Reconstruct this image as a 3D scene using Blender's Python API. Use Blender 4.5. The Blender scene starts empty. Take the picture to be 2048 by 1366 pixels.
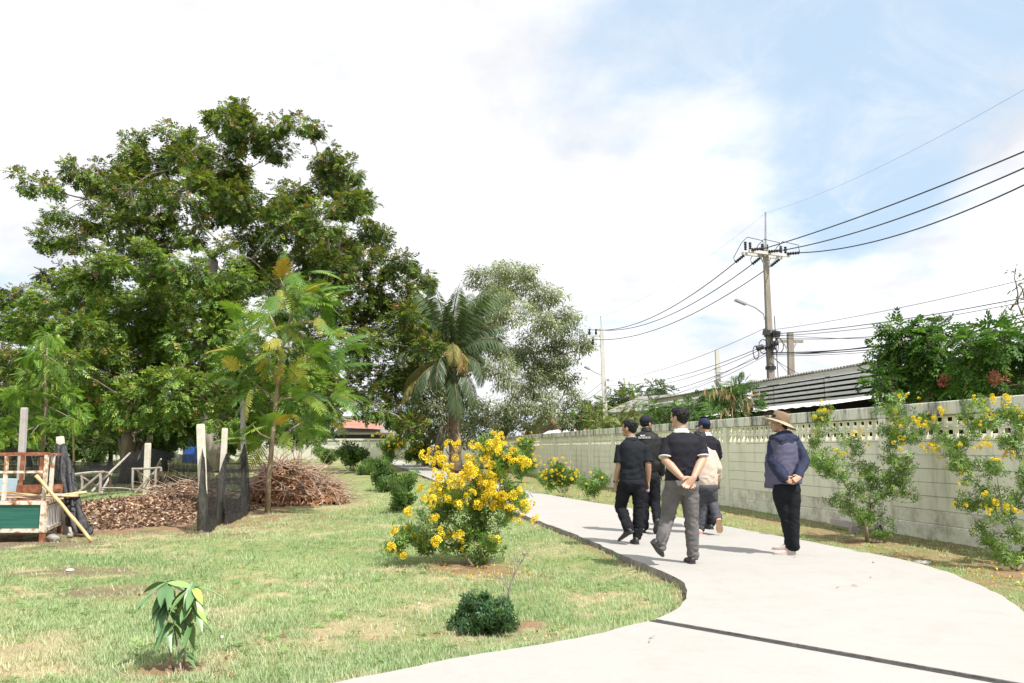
import bpy, math, random
import numpy as np
from mathutils import Vector, Matrix, noise as mnoise

SC = bpy.context.scene
COL = SC.collection
R = math.radians
# ------------------------------------------------------------------ camera
FPX, CAM_H = 1600.0, 1.36
PITCH = math.atan(213.0 / FPX)
cam_d = bpy.data.cameras.new('camera')
cam_d.sensor_width = 36.0
cam_d.lens = FPX / 2048.0 * 36.0
cam_d.clip_start, cam_d.clip_end = 0.1, 3000.0
cam = bpy.data.objects.new('camera', cam_d)
COL.objects.link(cam)
cam.location = (0, 0, CAM_H)
cam.rotation_euler = (R(90) + PITCH, 0, 0)
SC.camera = cam
# ------------------------------------------------------------------ exposure
SC.view_settings.view_transform = 'Standard'
SC.view_settings.look = 'None'
SC.view_settings.exposure = 1.12
SC.view_settings.gamma = 1.0
SC.view_settings.use_curve_mapping = False
SC.render.engine = 'CYCLES'
SC.cycles.use_denoising = True
SC.cycles.max_bounces = 8
SC.cycles.diffuse_bounces = 4
SC.cycles.transparent_max_bounces = 12
SC.cycles.caustics_reflective = False
SC.cycles.caustics_refractive = False
# ------------------------------------------------------------------ sky and sun
SUN_EL, SUN_AZ = R(55), R(136)      # azimuth clockwise from the view direction (+Y): behind, over the right shoulder
sun_dir = Vector((math.sin(SUN_AZ) * math.cos(SUN_EL), math.cos(SUN_AZ) * math.cos(SUN_EL), math.sin(SUN_EL)))
W = bpy.data.worlds.new('World')
SC.world = W
W.use_nodes = True
nt = W.node_tree
nt.nodes.clear()
def wn(t, **k):
    n = nt.nodes.new(t)
    for a, b in k.items():
        setattr(n, a, b)
    return n
def wl(a, b):
    nt.links.new(a, b)
sky = wn('ShaderNodeTexSky', sky_type='NISHITA', sun_disc=False, sun_elevation=SUN_EL, sun_rotation=SUN_AZ,
         air_density=1.0, dust_density=1.5, ozone_density=1.5)
bg_sky = wn('ShaderNodeBackground'); bg_sky.inputs['Strength'].default_value = 0.09
wl(sky.outputs[0], bg_sky.inputs[0])
tc = wn('ShaderNodeTexCoord')
sep = wn('ShaderNodeSeparateXYZ'); wl(tc.outputs['Generated'], sep.inputs[0])
zz = wn('ShaderNodeMath', operation='MAXIMUM'); wl(sep.outputs[2], zz.inputs[0]); zz.inputs[1].default_value = 0.0
za = wn('ShaderNodeMath', operation='ADD'); wl(zz.outputs[0], za.inputs[0]); za.inputs[1].default_value = 0.28
dx = wn('ShaderNodeMath', operation='DIVIDE'); wl(sep.outputs[0], dx.inputs[0]); wl(za.outputs[0], dx.inputs[1])
dy = wn('ShaderNodeMath', operation='DIVIDE'); wl(sep.outputs[1], dy.inputs[0]); wl(za.outputs[0], dy.inputs[1])
cmb = wn('ShaderNodeCombineXYZ'); wl(dx.outputs[0], cmb.inputs[0]); wl(dy.outputs[0], cmb.inputs[1])
def cloud_noise(loc, scale, detail, rough, dist=0.0):
    mp = wn('ShaderNodeMapping'); mp.inputs['Location'].default_value = loc
    wl(cmb.outputs[0], mp.inputs[0])
    n = wn('ShaderNodeTexNoise'); n.inputs['Scale'].default_value = scale; n.inputs['Detail'].default_value = detail
    n.inputs['Roughness'].default_value = rough; n.inputs['Distortion'].default_value = dist
    wl(mp.outputs[0], n.inputs['Vector'])
    return n.outputs[0]
CLOUD_LOC = (7.374, 14.507, 0.0)
n1 = cloud_noise(CLOUD_LOC, 1.05, 8.0, 0.56, 0.25)
mask = wn('ShaderNodeMapRange', interpolation_type='SMOOTHSTEP')
mask.inputs['From Min'].default_value = 0.34; mask.inputs['From Max'].default_value = 0.50; mask.inputs['To Max'].default_value = 0.92
wl(n1, mask.inputs['Value'])
n2 = cloud_noise((7.3, 2.2, 0.0), 1.9, 7.0, 0.58, .3)
shade = wn('ShaderNodeMapRange'); shade.inputs['From Min'].default_value = 0.3; shade.inputs['From Max'].default_value = 0.62
shade.inputs['To Min'].default_value = 0.405; shade.inputs['To Max'].default_value = 0.63
wl(n2, shade.inputs['Value'])
bg_c = wn('ShaderNodeBackground'); bg_c.inputs['Color'].default_value = (0.985, 0.975, 1.0, 1)
wl(shade.outputs[0], bg_c.inputs['Strength'])
# thin bright veil over all of the sky (humid tropical air): the blue never goes deep
bg_v = wn('ShaderNodeBackground'); bg_v.inputs['Color'].default_value = (0.64, 0.82, 1.0, 1); bg_v.inputs['Strength'].default_value = 0.475
mv = wn('ShaderNodeMixShader'); mv.inputs[0].default_value = 0.82
wl(bg_sky.outputs[0], mv.inputs[1]); wl(bg_v.outputs[0], mv.inputs[2])
mx = wn('ShaderNodeMixShader'); wl(mask.outputs[0], mx.inputs[0]); wl(mv.outputs[0], mx.inputs[1]); wl(bg_c.outputs[0], mx.inputs[2])
# thin torn wisps over the blue
n3 = cloud_noise((2.1, 9.4, 0.0), 3.4, 10.0, 0.66, 0.6)
wm = wn('ShaderNodeMapRange', interpolation_type='SMOOTHSTEP'); wm.inputs['From Min'].default_value = 0.44; wm.inputs['From Max'].default_value = 0.72; wm.inputs['To Max'].default_value = 0.45
wl(n3, wm.inputs['Value'])
mw = wn('ShaderNodeMixShader'); wl(wm.outputs[0], mw.inputs[0]); wl(mx.outputs[0], mw.inputs[1]); wl(bg_c.outputs[0], mw.inputs[2])
wo = wn('ShaderNodeOutputWorld'); wl(mw.outputs[0], wo.inputs[0])

sd = bpy.data.lights.new('sun', 'SUN'); sd.energy = 3.15; sd.angle = R(0.53); sd.color = (1.0, 0.955, 0.88)
so = bpy.data.objects.new('sun', sd); COL.objects.link(so)
so.rotation_euler = sun_dir.to_track_quat('Z', 'Y').to_euler()

# ------------------------------------------------------------------ helpers
rng = np.random.default_rng(11)
random.seed(11)
CP, SP = math.cos(PITCH), math.sin(PITCH)
def ray(px, py):
    a, b = (px - 1024.0) / FPX, (683.0 - py) / FPX
    return Vector((a, CP - b * SP, SP + b * CP))
def gp(px, py, z=0.0):
    d = ray(px, py); t = (z - CAM_H) / d.z
    return Vector((d.x * t, d.y * t, z))
def at(px, py, y):
    d = ray(px, py); t = y / d.y
    return Vector((d.x * t, y, CAM_H + d.z * t))
def mpp(y):
    return y / FPX / CP
def V3(*a):
    return Vector(a)

def tag(o, label=None, cat=None, group=None, kind=None):
    if label: o['label'] = label
    if cat: o['category'] = cat
    if group: o['group'] = group
    if kind: o['kind'] = kind
    return o
def thing(name, label, cat, loc=(0, 0, 0), group=None):
    o = bpy.data.objects.new(name, None); COL.objects.link(o)
    o.location = loc; o.empty_display_size = 0.2
    return tag(o, label, cat, group, 'thing')
def link(name, me, parent=None, loc=(0, 0, 0)):
    o = bpy.data.objects.new(name, me); COL.objects.link(o)
    if parent is not None: o.parent = parent
    o.location = loc
    return o

class MB:
    def __init__(s):
        s.v = []; s.f = []
    def add(s, vs, fs):
        b = len(s.v); s.v.extend([tuple(x) for x in vs]); s.f.extend([tuple(i + b for i in q) for q in fs])
    def box(s, c, size, rot=None, taper=1.0):
        c = Vector(c); hx, hy, hz = size[0] / 2, size[1] / 2, size[2] / 2
        vs = []
        for z, t in ((-hz, 1.0), (hz, taper)):
            for x, y in ((-hx, -hy), (hx, -hy), (hx, hy), (-hx, hy)):
                p = Vector((x * t, y * t, z))
                if rot is not None: p = rot @ p
                vs.append(c + p)
        s.add(vs, [(3, 2, 1, 0), (4, 5, 6, 7), (0, 1, 5, 4), (1, 2, 6, 5), (2, 3, 7, 6), (3, 0, 4, 7)])
    def beam(s, a, b, w, h, up=(0, 0, 1)):
        a, b = Vector(a), Vector(b); d = b - a; L = d.length; d.normalize()
        x = Vector(up).cross(d)
        if x.length < 1e-4: x = Vector((1, 0, 0)).cross(d)
        x.normalize(); z = d.cross(x)
        m = Matrix((x, d, z)).transposed()
        s.box((a + b) / 2, (w, L, h), m)
    def tube(s, pts, rad, n=6, hint=(0.13, 0.21, 1), flat=None, round_caps=False):
        pts = [Vector(p) for p in pts]
        if not hasattr(rad, '__len__'): rad = [rad] * len(pts)
        rad = list(rad)
        if round_caps:
            d0 = (pts[0] - pts[1]).normalized(); d1 = (pts[-1] - pts[-2]).normalized()
            r0, r1 = rad[0], rad[-1]
            pts = [pts[0] + d0 * r0 * .97, pts[0] + d0 * r0 * .7] + pts + [pts[-1] + d1 * r1 * .7, pts[-1] + d1 * r1 * .97]
            rad = [r0 * .25, r0 * .72] + rad + [r1 * .72, r1 * .25]
        k = len(pts); vs = []
        hint = Vector(hint)
        for i, p in enumerate(pts):
            t = (pts[min(i + 1, k - 1)] - pts[max(i - 1, 0)])
            if t.length < 1e-9: t = Vector((0, 0, 1))
            t.normalize()
            x = hint.cross(t)
            if x.length < 1e-3: x = Vector((1, 0, 0)).cross(t)
            x.normalize(); y = t.cross(x)
            fl = 1.0 if flat is None else flat
            for j in range(n):
                a = 2 * math.pi * j / n
                vs.append(p + x * (math.cos(a) * rad[i]) + y * (math.sin(a) * rad[i] * fl))
        fs = []
        for i in range(k - 1):
            for j in range(n):
                a, b = i * n + j, i * n + (j + 1) % n
                fs.append((a, b, b + n, a + n))
        fs.append(tuple(reversed(range(n)))); fs.append(tuple((k - 1) * n + j for j in range(n)))
        s.add(vs, fs)
    def loft(s, rings):
        n = len(rings[0]); vs = [p for r in rings for p in r]; fs = []
        for i in range(len(rings) - 1):
            for j in range(n):
                a, b = i * n + j, i * n + (j + 1) % n
                fs.append((a, b, b + n, a + n))
        fs.append(tuple(reversed(range(n)))); fs.append(tuple((len(rings) - 1) * n + j for j in range(n)))
        s.add(vs, fs)
    def ell(s, c, r, X=(1, 0, 0), Y=(0, 1, 0), nu=14, nv=9, zmin=-1.0):
        c = Vector(c); X = Vector(X).normalized(); Z = X.cross(Vector(Y)).normalized(); Y = Z.cross(X)
        rings = []
        for i in range(nv):
            ph = -math.pi / 2 * 0.96 + math.pi * 0.96 * i / (nv - 1)
            z = max(math.sin(ph), zmin); cr = math.cos(ph) if math.sin(ph) >= zmin else math.cos(math.asin(zmin))
            rings.append([c + X * (r[0] * cr * math.cos(2 * math.pi * j / nu)) + Y * (r[1] * cr * math.sin(2 * math.pi * j / nu)) + Z * (r[2] * z) for j in range(nu)])
        s.loft(rings)
    def mesh(s, name, mat, origin=(0, 0, 0), smooth=False):
        me = bpy.data.meshes.new(name)
        o = Vector(origin)
        me.from_pydata([(v[0] - o[0], v[1] - o[1], v[2] - o[2]) for v in s.v], [], s.f)
        me.materials.append(mat)
        if smooth: me.shade_smooth()
        me.update()
        return me
    def build(s, name, mat, parent=None, smooth=False, origin=None):
        o0 = Vector(origin) if origin is not None else (parent_origin(parent) if parent is not None else s.base())
        me = s.mesh(name, mat, o0, smooth)
        ob = link(name, me, parent, (0, 0, 0) if parent is not None else o0)
        if parent is not None and origin is not None:
            ob.location = o0 - parent_origin(parent)
        return ob
    def base(s):
        a = np.array(s.v); return Vector(((a[:, 0].min() + a[:, 0].max()) / 2, (a[:, 1].min() + a[:, 1].max()) / 2, a[:, 2].min()))
def parent_origin(p):
    o = Vector((0, 0, 0))
    while p is not None:
        o += p.location; p = p.parent
    return o

def voxel(mb, size, smooth=4, fac=0.5, dec=None):
    """union of the closed pieces of mb as one continuous skin"""
    me = bpy.data.meshes.new('tmp'); me.from_pydata(mb.v, [], mb.f)
    o = bpy.data.objects.new('tmp', me); COL.objects.link(o)
    m = o.modifiers.new('r', 'REMESH'); m.mode = 'VOXEL'; m.voxel_size = size
    if smooth:
        k = o.modifiers.new('s', 'SMOOTH'); k.factor = fac; k.iterations = smooth
    if dec:
        k = o.modifiers.new('d', 'DECIMATE'); k.ratio = dec
    dg = bpy.context.evaluated_depsgraph_get(); dg.update()
    out = bpy.data.meshes.new_from_object(o.evaluated_get(dg))
    bpy.data.objects.remove(o); bpy.data.meshes.remove(me)
    return out
def skin_object(name, me, mat, parent, fn=None):
    """link a voxel mesh (world coords) under parent; fn(co, no) -> co gives wrinkles"""
    n = len(me.vertices)
    co = np.empty(n * 3); me.vertices.foreach_get('co', co); co = co.reshape(-1, 3)
    if fn is not None:
        no = np.empty(n * 3, dtype=np.float32); me.vertices.foreach_get('normal', no); no = no.reshape(-1, 3)
        co = fn(co, no)
    co = co - np.array(parent_origin(parent))
    me.vertices.foreach_set('co', co.astype(np.float32).ravel())
    me.materials.clear(); me.materials.append(mat); me.shade_smooth(); me.update(); me.name = name
    return link(name, me, parent)

def np_mesh(name, v, f, mat, cols=None, origin=(0, 0, 0), smooth=False):
    """quads (or tris) mesh from numpy arrays, optional per-vertex colour"""
    v = np.asarray(v, dtype=np.float32) - np.asarray(origin, dtype=np.float32); f = np.asarray(f, dtype=np.int32)
    me = bpy.data.meshes.new(name); m, k = f.shape
    me.vertices.add(len(v)); me.vertices.foreach_set('co', v.ravel())
    me.loops.add(m * k); me.loops.foreach_set('vertex_index', f.ravel())
    me.polygons.add(m); me.polygons.foreach_set('loop_start', np.arange(0, m * k, k, dtype=np.int32))
    try: me.polygons.foreach_set('loop_total', np.full(m, k, dtype=np.int32))
    except Exception: pass
    if cols is not None:
        a = me.color_attributes.new('Col', 'FLOAT_COLOR', 'POINT')
        c = np.ones((len(v), 4), dtype=np.float32); c[:, :3] = cols
        a.data.foreach_set('color', c.ravel())
    me.materials.append(mat)
    me.update(calc_edges=True)
    if smooth: me.shade_smooth()
    return me

def nrm(a):
    return a / np.maximum(np.linalg.norm(a, axis=-1, keepdims=True), 1e-9)
def frames(ax, up):
    x = nrm(ax); y = nrm(np.cross(up, x)); z = np.cross(x, y)
    return np.stack([x, y, z], axis=2)
def scatter(tv, tf, pos, ax, up, sc, cols):
    """template (tv, tf) placed at pos along ax; returns v, f, c"""
    M = frames(ax, up); n, k = len(pos), len(tv)
    v = np.einsum('nij,kj->nki', M, tv) * np.asarray(sc).reshape(-1, 1, 1) + pos[:, None, :]
    f = tf[None, :, :] + (np.arange(n) * k)[:, None, None]
    c = np.repeat(cols[:, None, :], k, axis=1)
    return v.reshape(-1, 3), f.reshape(-1, tf.shape[1]), c.reshape(-1, 3)
def join(parts):
    V, F, C, b = [], [], [], 0
    for v, f, c in parts:
        V.append(v); F.append(f + b); C.append(c); b += len(v)
    return np.concatenate(V), np.concatenate(F), np.concatenate(C)

# leaf templates -------------------------------------------------------------
def leaf_quad(L=1.0, w=0.36, fold=0.06, droop=0.12, x0=0.0):
    v = np.array([(x0, 0, 0), (x0 + L * .45, w / 2 * L, fold), (x0 + L, 0, -droop * L), (x0 + L * .45, -w / 2 * L, fold)])
    return v, np.array([(0, 3, 2, 1)])
def pinnate(pairs=5, leaf=0.42, w=0.42, droop=0.25, ang=62, taper=0.6):
    V, F = [], []
    for i in range(pairs):
        t = (i + 0.7) / pairs
        for sgn in (1, -1):
            L = leaf * (1 - taper * abs(t - 0.45))
            lv, lf = leaf_quad(L, w, 0.02, 0.25)
            a = R(ang - 22 * t) * sgn
            rot = np.array([(math.cos(a), -math.sin(a), 0), (math.sin(a), math.cos(a), 0), (0, 0, 1)])
            lv = lv @ rot.T + np.array((t * .85, 0, -droop * t * t))
            F.append(lf + 4 * len(V)); V.append(lv)
    lv, lf = leaf_quad(leaf * .7, w, .02, .3, 0); lv = lv + np.array((.85, 0, -droop * .8)); F.append(lf + 4 * len(V)); V.append(lv)
    return np.concatenate(V), np.concatenate(F)
def whorl(k=5, L=1.0, w=0.34, lift=0.25, droop=0.35):
    V, F = [], []
    for i in range(k):
        a = 2 * math.pi * i / k + 0.35 * (i % 2)
        lv, lf = leaf_quad(L * (0.8 + .25 * ((i * 7) % 3) / 2), w, 0.05, droop)
        lv = lv + np.array((0.05, 0, 0)); lv[:, 2] += lift * lv[:, 0] - (.3 * lv[:, 0] ** 2)
        # whorl opens round +x
        rot = np.array([(0, 0, 1), (math.sin(a), math.cos(a), 0), (math.cos(a), -math.sin(a), 0)])
        q = lv[:, [2, 1, 0]]
        q = np.stack([lv[:, 2] + .35 * lv[:, 0], lv[:, 0] * math.cos(a) - lv[:, 1] * math.sin(a), lv[:, 0] * math.sin(a) + lv[:, 1] * math.cos(a)], axis=1)
        F.append(lf + 4 * len(V)); V.append(q)
    return np.concatenate(V), np.concatenate(F)
T_LEAF = leaf_quad()
T_PIN = pinnate(4, .45, .5, .3)
T_PINF = pinnate(7, .34, .34, .35)
T_WH = whorl(5, 1.0, .27)

# materials ------------------------------------------------------------------
def mk(name):
    m = bpy.data.materials.new(name); m.use_nodes = True
    t = m.node_tree; b = t.nodes['Principled BSDF']
    return m, t, b
def nnoise(t, scale, detail=5.0, rough=0.6, coord='Object', sc3=None):
    tcn = t.nodes.new('ShaderNodeTexCoord'); mp = t.nodes.new('ShaderNodeMapping')
    if sc3: mp.inputs['Scale'].default_value = sc3
    t.links.new(tcn.outputs[coord], mp.inputs[0])
    n = t.nodes.new('ShaderNodeTexNoise'); n.inputs['Scale'].default_value = scale; n.inputs['Detail'].default_value = detail
    n.inputs['Roughness'].default_value = rough
    t.links.new(mp.outputs[0], n.inputs['Vector'])
    return n.outputs[0]
def ramp(t, fac, stops):
    r = t.nodes.new('ShaderNodeValToRGB'); t.links.new(fac, r.inputs[0])
    e = r.color_ramp.elements
    while len(e) < len(stops): e.new(0.5)
    for i, (p, c) in enumerate(stops):
        e[i].position = p; e[i].color = (*c, 1)
    return r.outputs[0]
def mixc(t, fac, a, b, mode='MIX'):
    m = t.nodes.new('ShaderNodeMix'); m.data_type = 'RGBA'; m.blend_type = mode
    if hasattr(fac, 'links') or hasattr(fac, 'is_linked'): t.links.new(fac, m.inputs[0])
    else: m.inputs[0].default_value = fac
    for q, i in ((a, 6), (b, 7)):
        if hasattr(q, 'is_linked'): t.links.new(q, m.inputs[i])
        else: m.inputs[i].default_value = (*q, 1)
    return m.outputs[2]
def bumpit(t, b, h, dist=0.01, strength=0.6):
    n = t.nodes.new('ShaderNodeBump'); n.inputs['Distance'].default_value = dist; n.inputs['Strength'].default_value = strength
    t.links.new(h, n.inputs['Height']); t.links.new(n.outputs[0], b.inputs['Normal'])
def pm(name, stops, scale=6, rough=0.7, bump=0.006, coord='Object', sc3=None, detail=6, metal=0.0, spec=None, bscale=None):
    """procedural surface: colour stops over noise plus fine relief"""
    m, t, b = mk(name)
    n = nnoise(t, scale, detail, 0.62, coord, sc3)
    if len(stops) == 2 and len(stops[0]) == 3:
        stops = [(0.32, stops[0]), (0.68, stops[1])]
    t.links.new(ramp(t, n, stops), b.inputs['Base Color'])
    b.inputs['Roughness'].default_value = rough; b.inputs['Metallic'].default_value = metal
    if spec is not None: b.inputs['Specular IOR Level'].default_value = spec
    if bump: bumpit(t, b, nnoise(t, bscale or scale * 4, 6, .65, coord, sc3), bump, .7)
    return m
def leafmat(name, trans=0.36, rough=0.45, tint=(1.0, 1.15, 0.45), spec=0.35):
    m, t, b = mk(name)
    a = t.nodes.new('ShaderNodeAttribute'); a.attribute_name = 'Col'
    t.links.new(a.outputs['Color'], b.inputs['Base Color'])
    b.inputs['Roughness'].default_value = rough; b.inputs['Specular IOR Level'].default_value = spec
    tr = t.nodes.new('ShaderNodeBsdfTranslucent')
    t.links.new(mixc(t, 1.0, a.outputs['Color'], tint, 'MULTIPLY'), tr.inputs[0])
    mxs = t.nodes.new('ShaderNodeMixShader'); mxs.inputs[0].default_value = trans
    t.links.new(b.outputs[0], mxs.inputs[1]); t.links.new(tr.outputs[0], mxs.inputs[2])
    t.links.new(mxs.outputs[0], t.nodes['Material Output'].inputs[0])
    return m
M = {}
M['leaf'] = leafmat('leaf')
M['litter'] = leafmat('dead_leaf', .12, .8, (1, .9, .75), .15)
M['petal'] = leafmat('petal', 0.35, 0.5, (1, 1, .8))
M['grass'] = leafmat('grass_blade', 0.3, 0.6)
M['bark'] = pm('bark', ((0.07, 0.05, 0.036), (0.20, 0.16, 0.12)), 5, .9, .02, sc3=(1, 1, .25))
M['bark_pale'] = pm('pale_bark', ((0.16, 0.135, 0.11), (0.38, 0.34, 0.30)), 5, .9, .01, sc3=(1, 1, .3))
M['twig'] = pm('twig', ((0.14, 0.10, 0.07), (0.30, 0.24, 0.18)), 8, .9, .004)
M['wire'] = pm('black_cable', ((0.018, 0.018, 0.02), (0.03, 0.03, 0.032)), 4, .5, 0)
M['rubber'] = pm('black_rubber', ((0.012, 0.012, 0.013), (0.03, 0.03, 0.032)), 9, .55, .002)

# value noise (numpy) for ground patches
_tab = rng.random((256, 256))
def vnoise(x, y):
    xi, yi = np.floor(x).astype(int), np.floor(y).astype(int); fx, fy = x - xi, y - yi
    fx = fx * fx * (3 - 2 * fx); fy = fy * fy * (3 - 2 * fy)
    g = lambda a, b: _tab[a & 255, b & 255]
    return (g(xi, yi) * (1 - fx) + g(xi + 1, yi) * fx) * (1 - fy) + (g(xi, yi + 1) * (1 - fx) + g(xi + 1, yi + 1) * fx) * fy
def fbm(x, y, o=4):
    s, a, k = 0, .5, 1.0
    for i in range(o):
        s = s + a * vnoise(x * k + 17.3 * i, y * k + 5.1 * i); a *= .5; k *= 2.03
    return s / (1 - .5 ** o)
# ------------------------------------------------------------------ setting: path
def catmull(P, step=0.12):
    P = [np.array(p[:2], float) for p in P]; out = []
    for i in range(len(P) - 1):
        p0, p1, p2, p3 = P[max(i - 1, 0)], P[i], P[i + 1], P[min(i + 2, len(P) - 1)]
        n = max(2, int(np.linalg.norm(p2 - p1) / step))
        for k in range(n):
            t = k / n
            out.append(0.5 * ((2 * p1) + (-p0 + p2) * t + (2 * p0 - 5 * p1 + 4 * p2 - p3) * t * t + (-p0 + 3 * p1 - 3 * p2 + p3) * t ** 3))
    out.append(P[-1]); return np.array(out)
L_EDGE = [(-9, -0.6), (-4.6, 1.7), (-2.3, 3.45), (-0.98, 4.53), (-0.37, 5.03), (0.42, 5.58), (1.07, 6.18), (1.36, 6.70), (1.54, 7.27), (1.61, 7.79), (1.58, 8.3), (1.46, 9.01),
          (1.28, 9.98), (0.93, 12.1), (0.33, 14.93), (-0.82, 20.89), (-2.75, 30.5), (-6.0, 46.8), (-10.4, 68), (-15.2, 90)]
R_EDGE = [(-9, -4.2), (-4.0, -1.5), (-1.0, 0.9), (1.0, 2.5), (2.4, 4.0), (3.3, 5.2), (3.96, 6.4), (4.31, 7.52), (4.48, 8.58), (4.46, 9.2), (4.34, 9.94), (3.98, 11.38), (3.47, 13.32), (2.58, 16.99),
          (1.98, 18.9), (1.05, 21.99), (-0.25, 27.4), (-4.1, 46.8), (-8.5, 68), (-13.2, 90)]
Lc, Rc = catmull(L_EDGE), catmull(R_EDGE)
def closest(c, p):
    return int(np.argmin(((c - np.array(p)) ** 2).sum(1)))
def cement(name, c1, c2, stain):
    m, t, b = mk(name)
    big = nnoise(t, 0.7, 6, .6, 'World'); fine = nnoise(t, 26, 6, .7, 'World'); mid = nnoise(t, 4.5, 8, .72, 'World')
    c = ramp(t, big, [(0.3, c1), (0.7, c2)])
    c = mixc(t, ramp(t, mid, [(0.48, (0, 0, 0)), (0.80, (.6, .6, .6))]), c, stain)
    c = mixc(t, ramp(t, fine, [(0.35, (.10, .10, .10)), (0.65, (0, 0, 0))]), c, stain)
    t.links.new(c, b.inputs['Base Color']); b.inputs['Roughness'].default_value = .85
    b.inputs['Specular IOR Level'].default_value = .25
    bumpit(t, b, fine, .003, .5)
    return m
_nn = nnoise
def nnoise(t, scale, detail=5.0, rough=0.6, coord='Object', sc3=None):
    if coord != 'World': return _nn(t, scale, detail, rough, coord, sc3)
    g = t.nodes.new('ShaderNodeNewGeometry'); mp = t.nodes.new('ShaderNodeMapping')
    if sc3: mp.inputs['Scale'].default_value = sc3
    t.links.new(g.outputs['Position'], mp.inputs[0])
    n = t.nodes.new('ShaderNodeTexNoise'); n.inputs['Scale'].default_value = scale; n.inputs['Detail'].default_value = detail
    n.inputs['Roughness'].default_value = rough; t.links.new(mp.outputs[0], n.inputs['Vector'])
    return n.outputs[0]
M['path'] = cement('path_concrete', (0.358, 0.346, 0.325), (0.382, 0.370, 0.350), (0.295, 0.278, 0.252))
M['path_edge'] = pm('broken_concrete_edge', [(.3, (.13, .105, .085)), (.5, (.26, .24, .21)), (.7, (.36, .34, .31))], 9, .95, .02, coord='World')
M['joint'] = pm('bitumen', ((0.015, 0.015, 0.016), (0.06, 0.058, 0.055)), 30, .8, .012)
import bmesh
def slab(poly, z0, z1, name, mat, parent, bev=0.012, rough=0.0):
    bm = bmesh.new()
    vs = [bm.verts.new((p[0], p[1], z1)) for p in poly]
    f = bm.faces.new(vs); f.normal_update()
    if f.normal.z < 0: f.normal_flip()
    top = list(f.edges)
    r = bmesh.ops.extrude_face_region(bm, geom=[f])
    nv = [e for e in r['geom'] if isinstance(e, bmesh.types.BMVert)]
    # the extruded copy becomes the top, the old one the bottom
    for v in nv: v.co.z = z1
    for v in vs: v.co.z = z0
    edges = [e for e in bm.edges if all(v in nv for v in e.verts)]
    bmesh.ops.bevel(bm, geom=edges, offset=bev, segments=2, affect='EDGES', profile=.6)
    bmesh.ops.recalc_face_normals(bm, faces=bm.faces)
    me = bpy.data.meshes.new(name); bm.to_mesh(me); bm.free()
    me.materials.append(mat); me.materials.append(M['path_edge'])
    for f_ in me.polygons:
        if abs(f_.normal.z) < .35: f_.material_index = 1
    return link(name, me, parent)
path = bpy.data.objects.new('path', None); COL.objects.link(path); tag(path, kind='structure')
PZ = 0.10
def jag(c, side):
    o = c.copy(); n = len(o)
    for i in range(n):
        t = o[min(i + 1, n - 1)] - o[max(i - 1, 0)]; t /= max(np.linalg.norm(t), 1e-6)
        k = 0.034 * (fbm(np.array(o[i, 0] * 5.0), np.array(o[i, 1] * 5.0)) - .5) * 2
        o[i] += np.array((-t[1], t[0])) * k * side
    return o
Lj, Rj = jag(Lc, 1), jag(Rc, 1)
jl, jr = closest(Lj, (1.07, 6.18)), closest(Rj, (3.35, 5.25))
def strip(l0, l1, r0, r1):
    return [tuple(p) for p in Lj[l0:l1 + 1]] + [tuple(p) for p in Rj[r0:r1 + 1][::-1]]
# front slab, then slabs up to the far end, split at the joints
A, B = np.array((1.07, 6.18)), np.array((2.77, 4.53)); jd = (B - A) / np.linalg.norm(B - A); jn = np.array((jd[1], -jd[0]))
if jn[1] > 0: jn = -jn
E_ = A + jd * 2.95
gapw = 0.105
near_poly = [tuple(p) for p in Lj[:jl - 1] if (p - A) @ jn > gapw * .8] + [tuple(A + jn * gapw), tuple(E_ + jn * gapw)] + [tuple(p) for p in Rj[::-1] if (p - A) @ jn > gapw and p[1] < 5.6]
slab(near_poly, -0.05, PZ, 'slab', M['path'], path, .008)
cuts = [(1.30, 9.92), (0.33, 14.93), (-0.82, 20.89), (-2.75, 30.5), (-6.0, 46.8), (-15.2, 90)]
rcuts = [(4.38, 9.75), (3.0, 15.2), (1.25, 21.3), (-1.0, 30.9), (-4.1, 46.8), (-13.2, 90)]
pl, pr = jl, None
def cutpt(c, q):
    i = closest(c, q); i = min(max(i, 1), len(c) - 2); t = c[i + 1] - c[i - 1]; t /= np.linalg.norm(t); return i, c[i], t
for i, (cl, cr) in enumerate(zip(cuts, rcuts)):
    a, pa, ta = cutpt(Lj, cl); b, pb_, tb = cutpt(Rj, cr); g = .004 if i == 0 else .003
    endL, endR = tuple(pa - ta * g), tuple(pb_ - tb * g)
    if i == 0:
        poly = [tuple(A)] + [tuple(p) for p in Lj[jl + 1:a]] + [endL, endR] + [tuple(p) for p in Rj[:b][::-1] if (p - A) @ jn < 0 and p[1] > 4.4] + [tuple(E_)]
    else:
        poly = [stL] + [tuple(p) for p in Lj[pl + 1:a]] + [endL, endR] + [tuple(p) for p in Rj[pr + 1:b][::-1]] + [stR]
    slab(poly, -0.05, PZ, 'slab', M['path'], path, .006)
    pl, pr = a, b; stL, stR = tuple(pa + ta * g), tuple(pb_ + tb * g)
fb = MB()
ks = np.linspace(-0.0, 2.95, 60)
rings = []
for k in ks:
    c = A + jd * k; w0 = 0.012 * (vnoise(np.array(k * 9.0), np.array(1.3)) - .5); hh = PZ - 0.014 + 0.012 * vnoise(np.array(k * 14.0), np.array(7.7))
    a_, b_ = c + jn * (0.004 + w0 * .3), c + jn * (gapw - 0.003)
    rings.append([V3(a_[0], a_[1], -.03), V3(b_[0], b_[1], -.03), V3(b_[0], b_[1], hh - .004), V3((a_[0] + b_[0]) / 2, (a_[1] + b_[1]) / 2, hh), V3(a_[0], a_[1], hh - .005)])
fb.loft(rings); fb.build('joint_filler', M['joint'], path)

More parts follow.
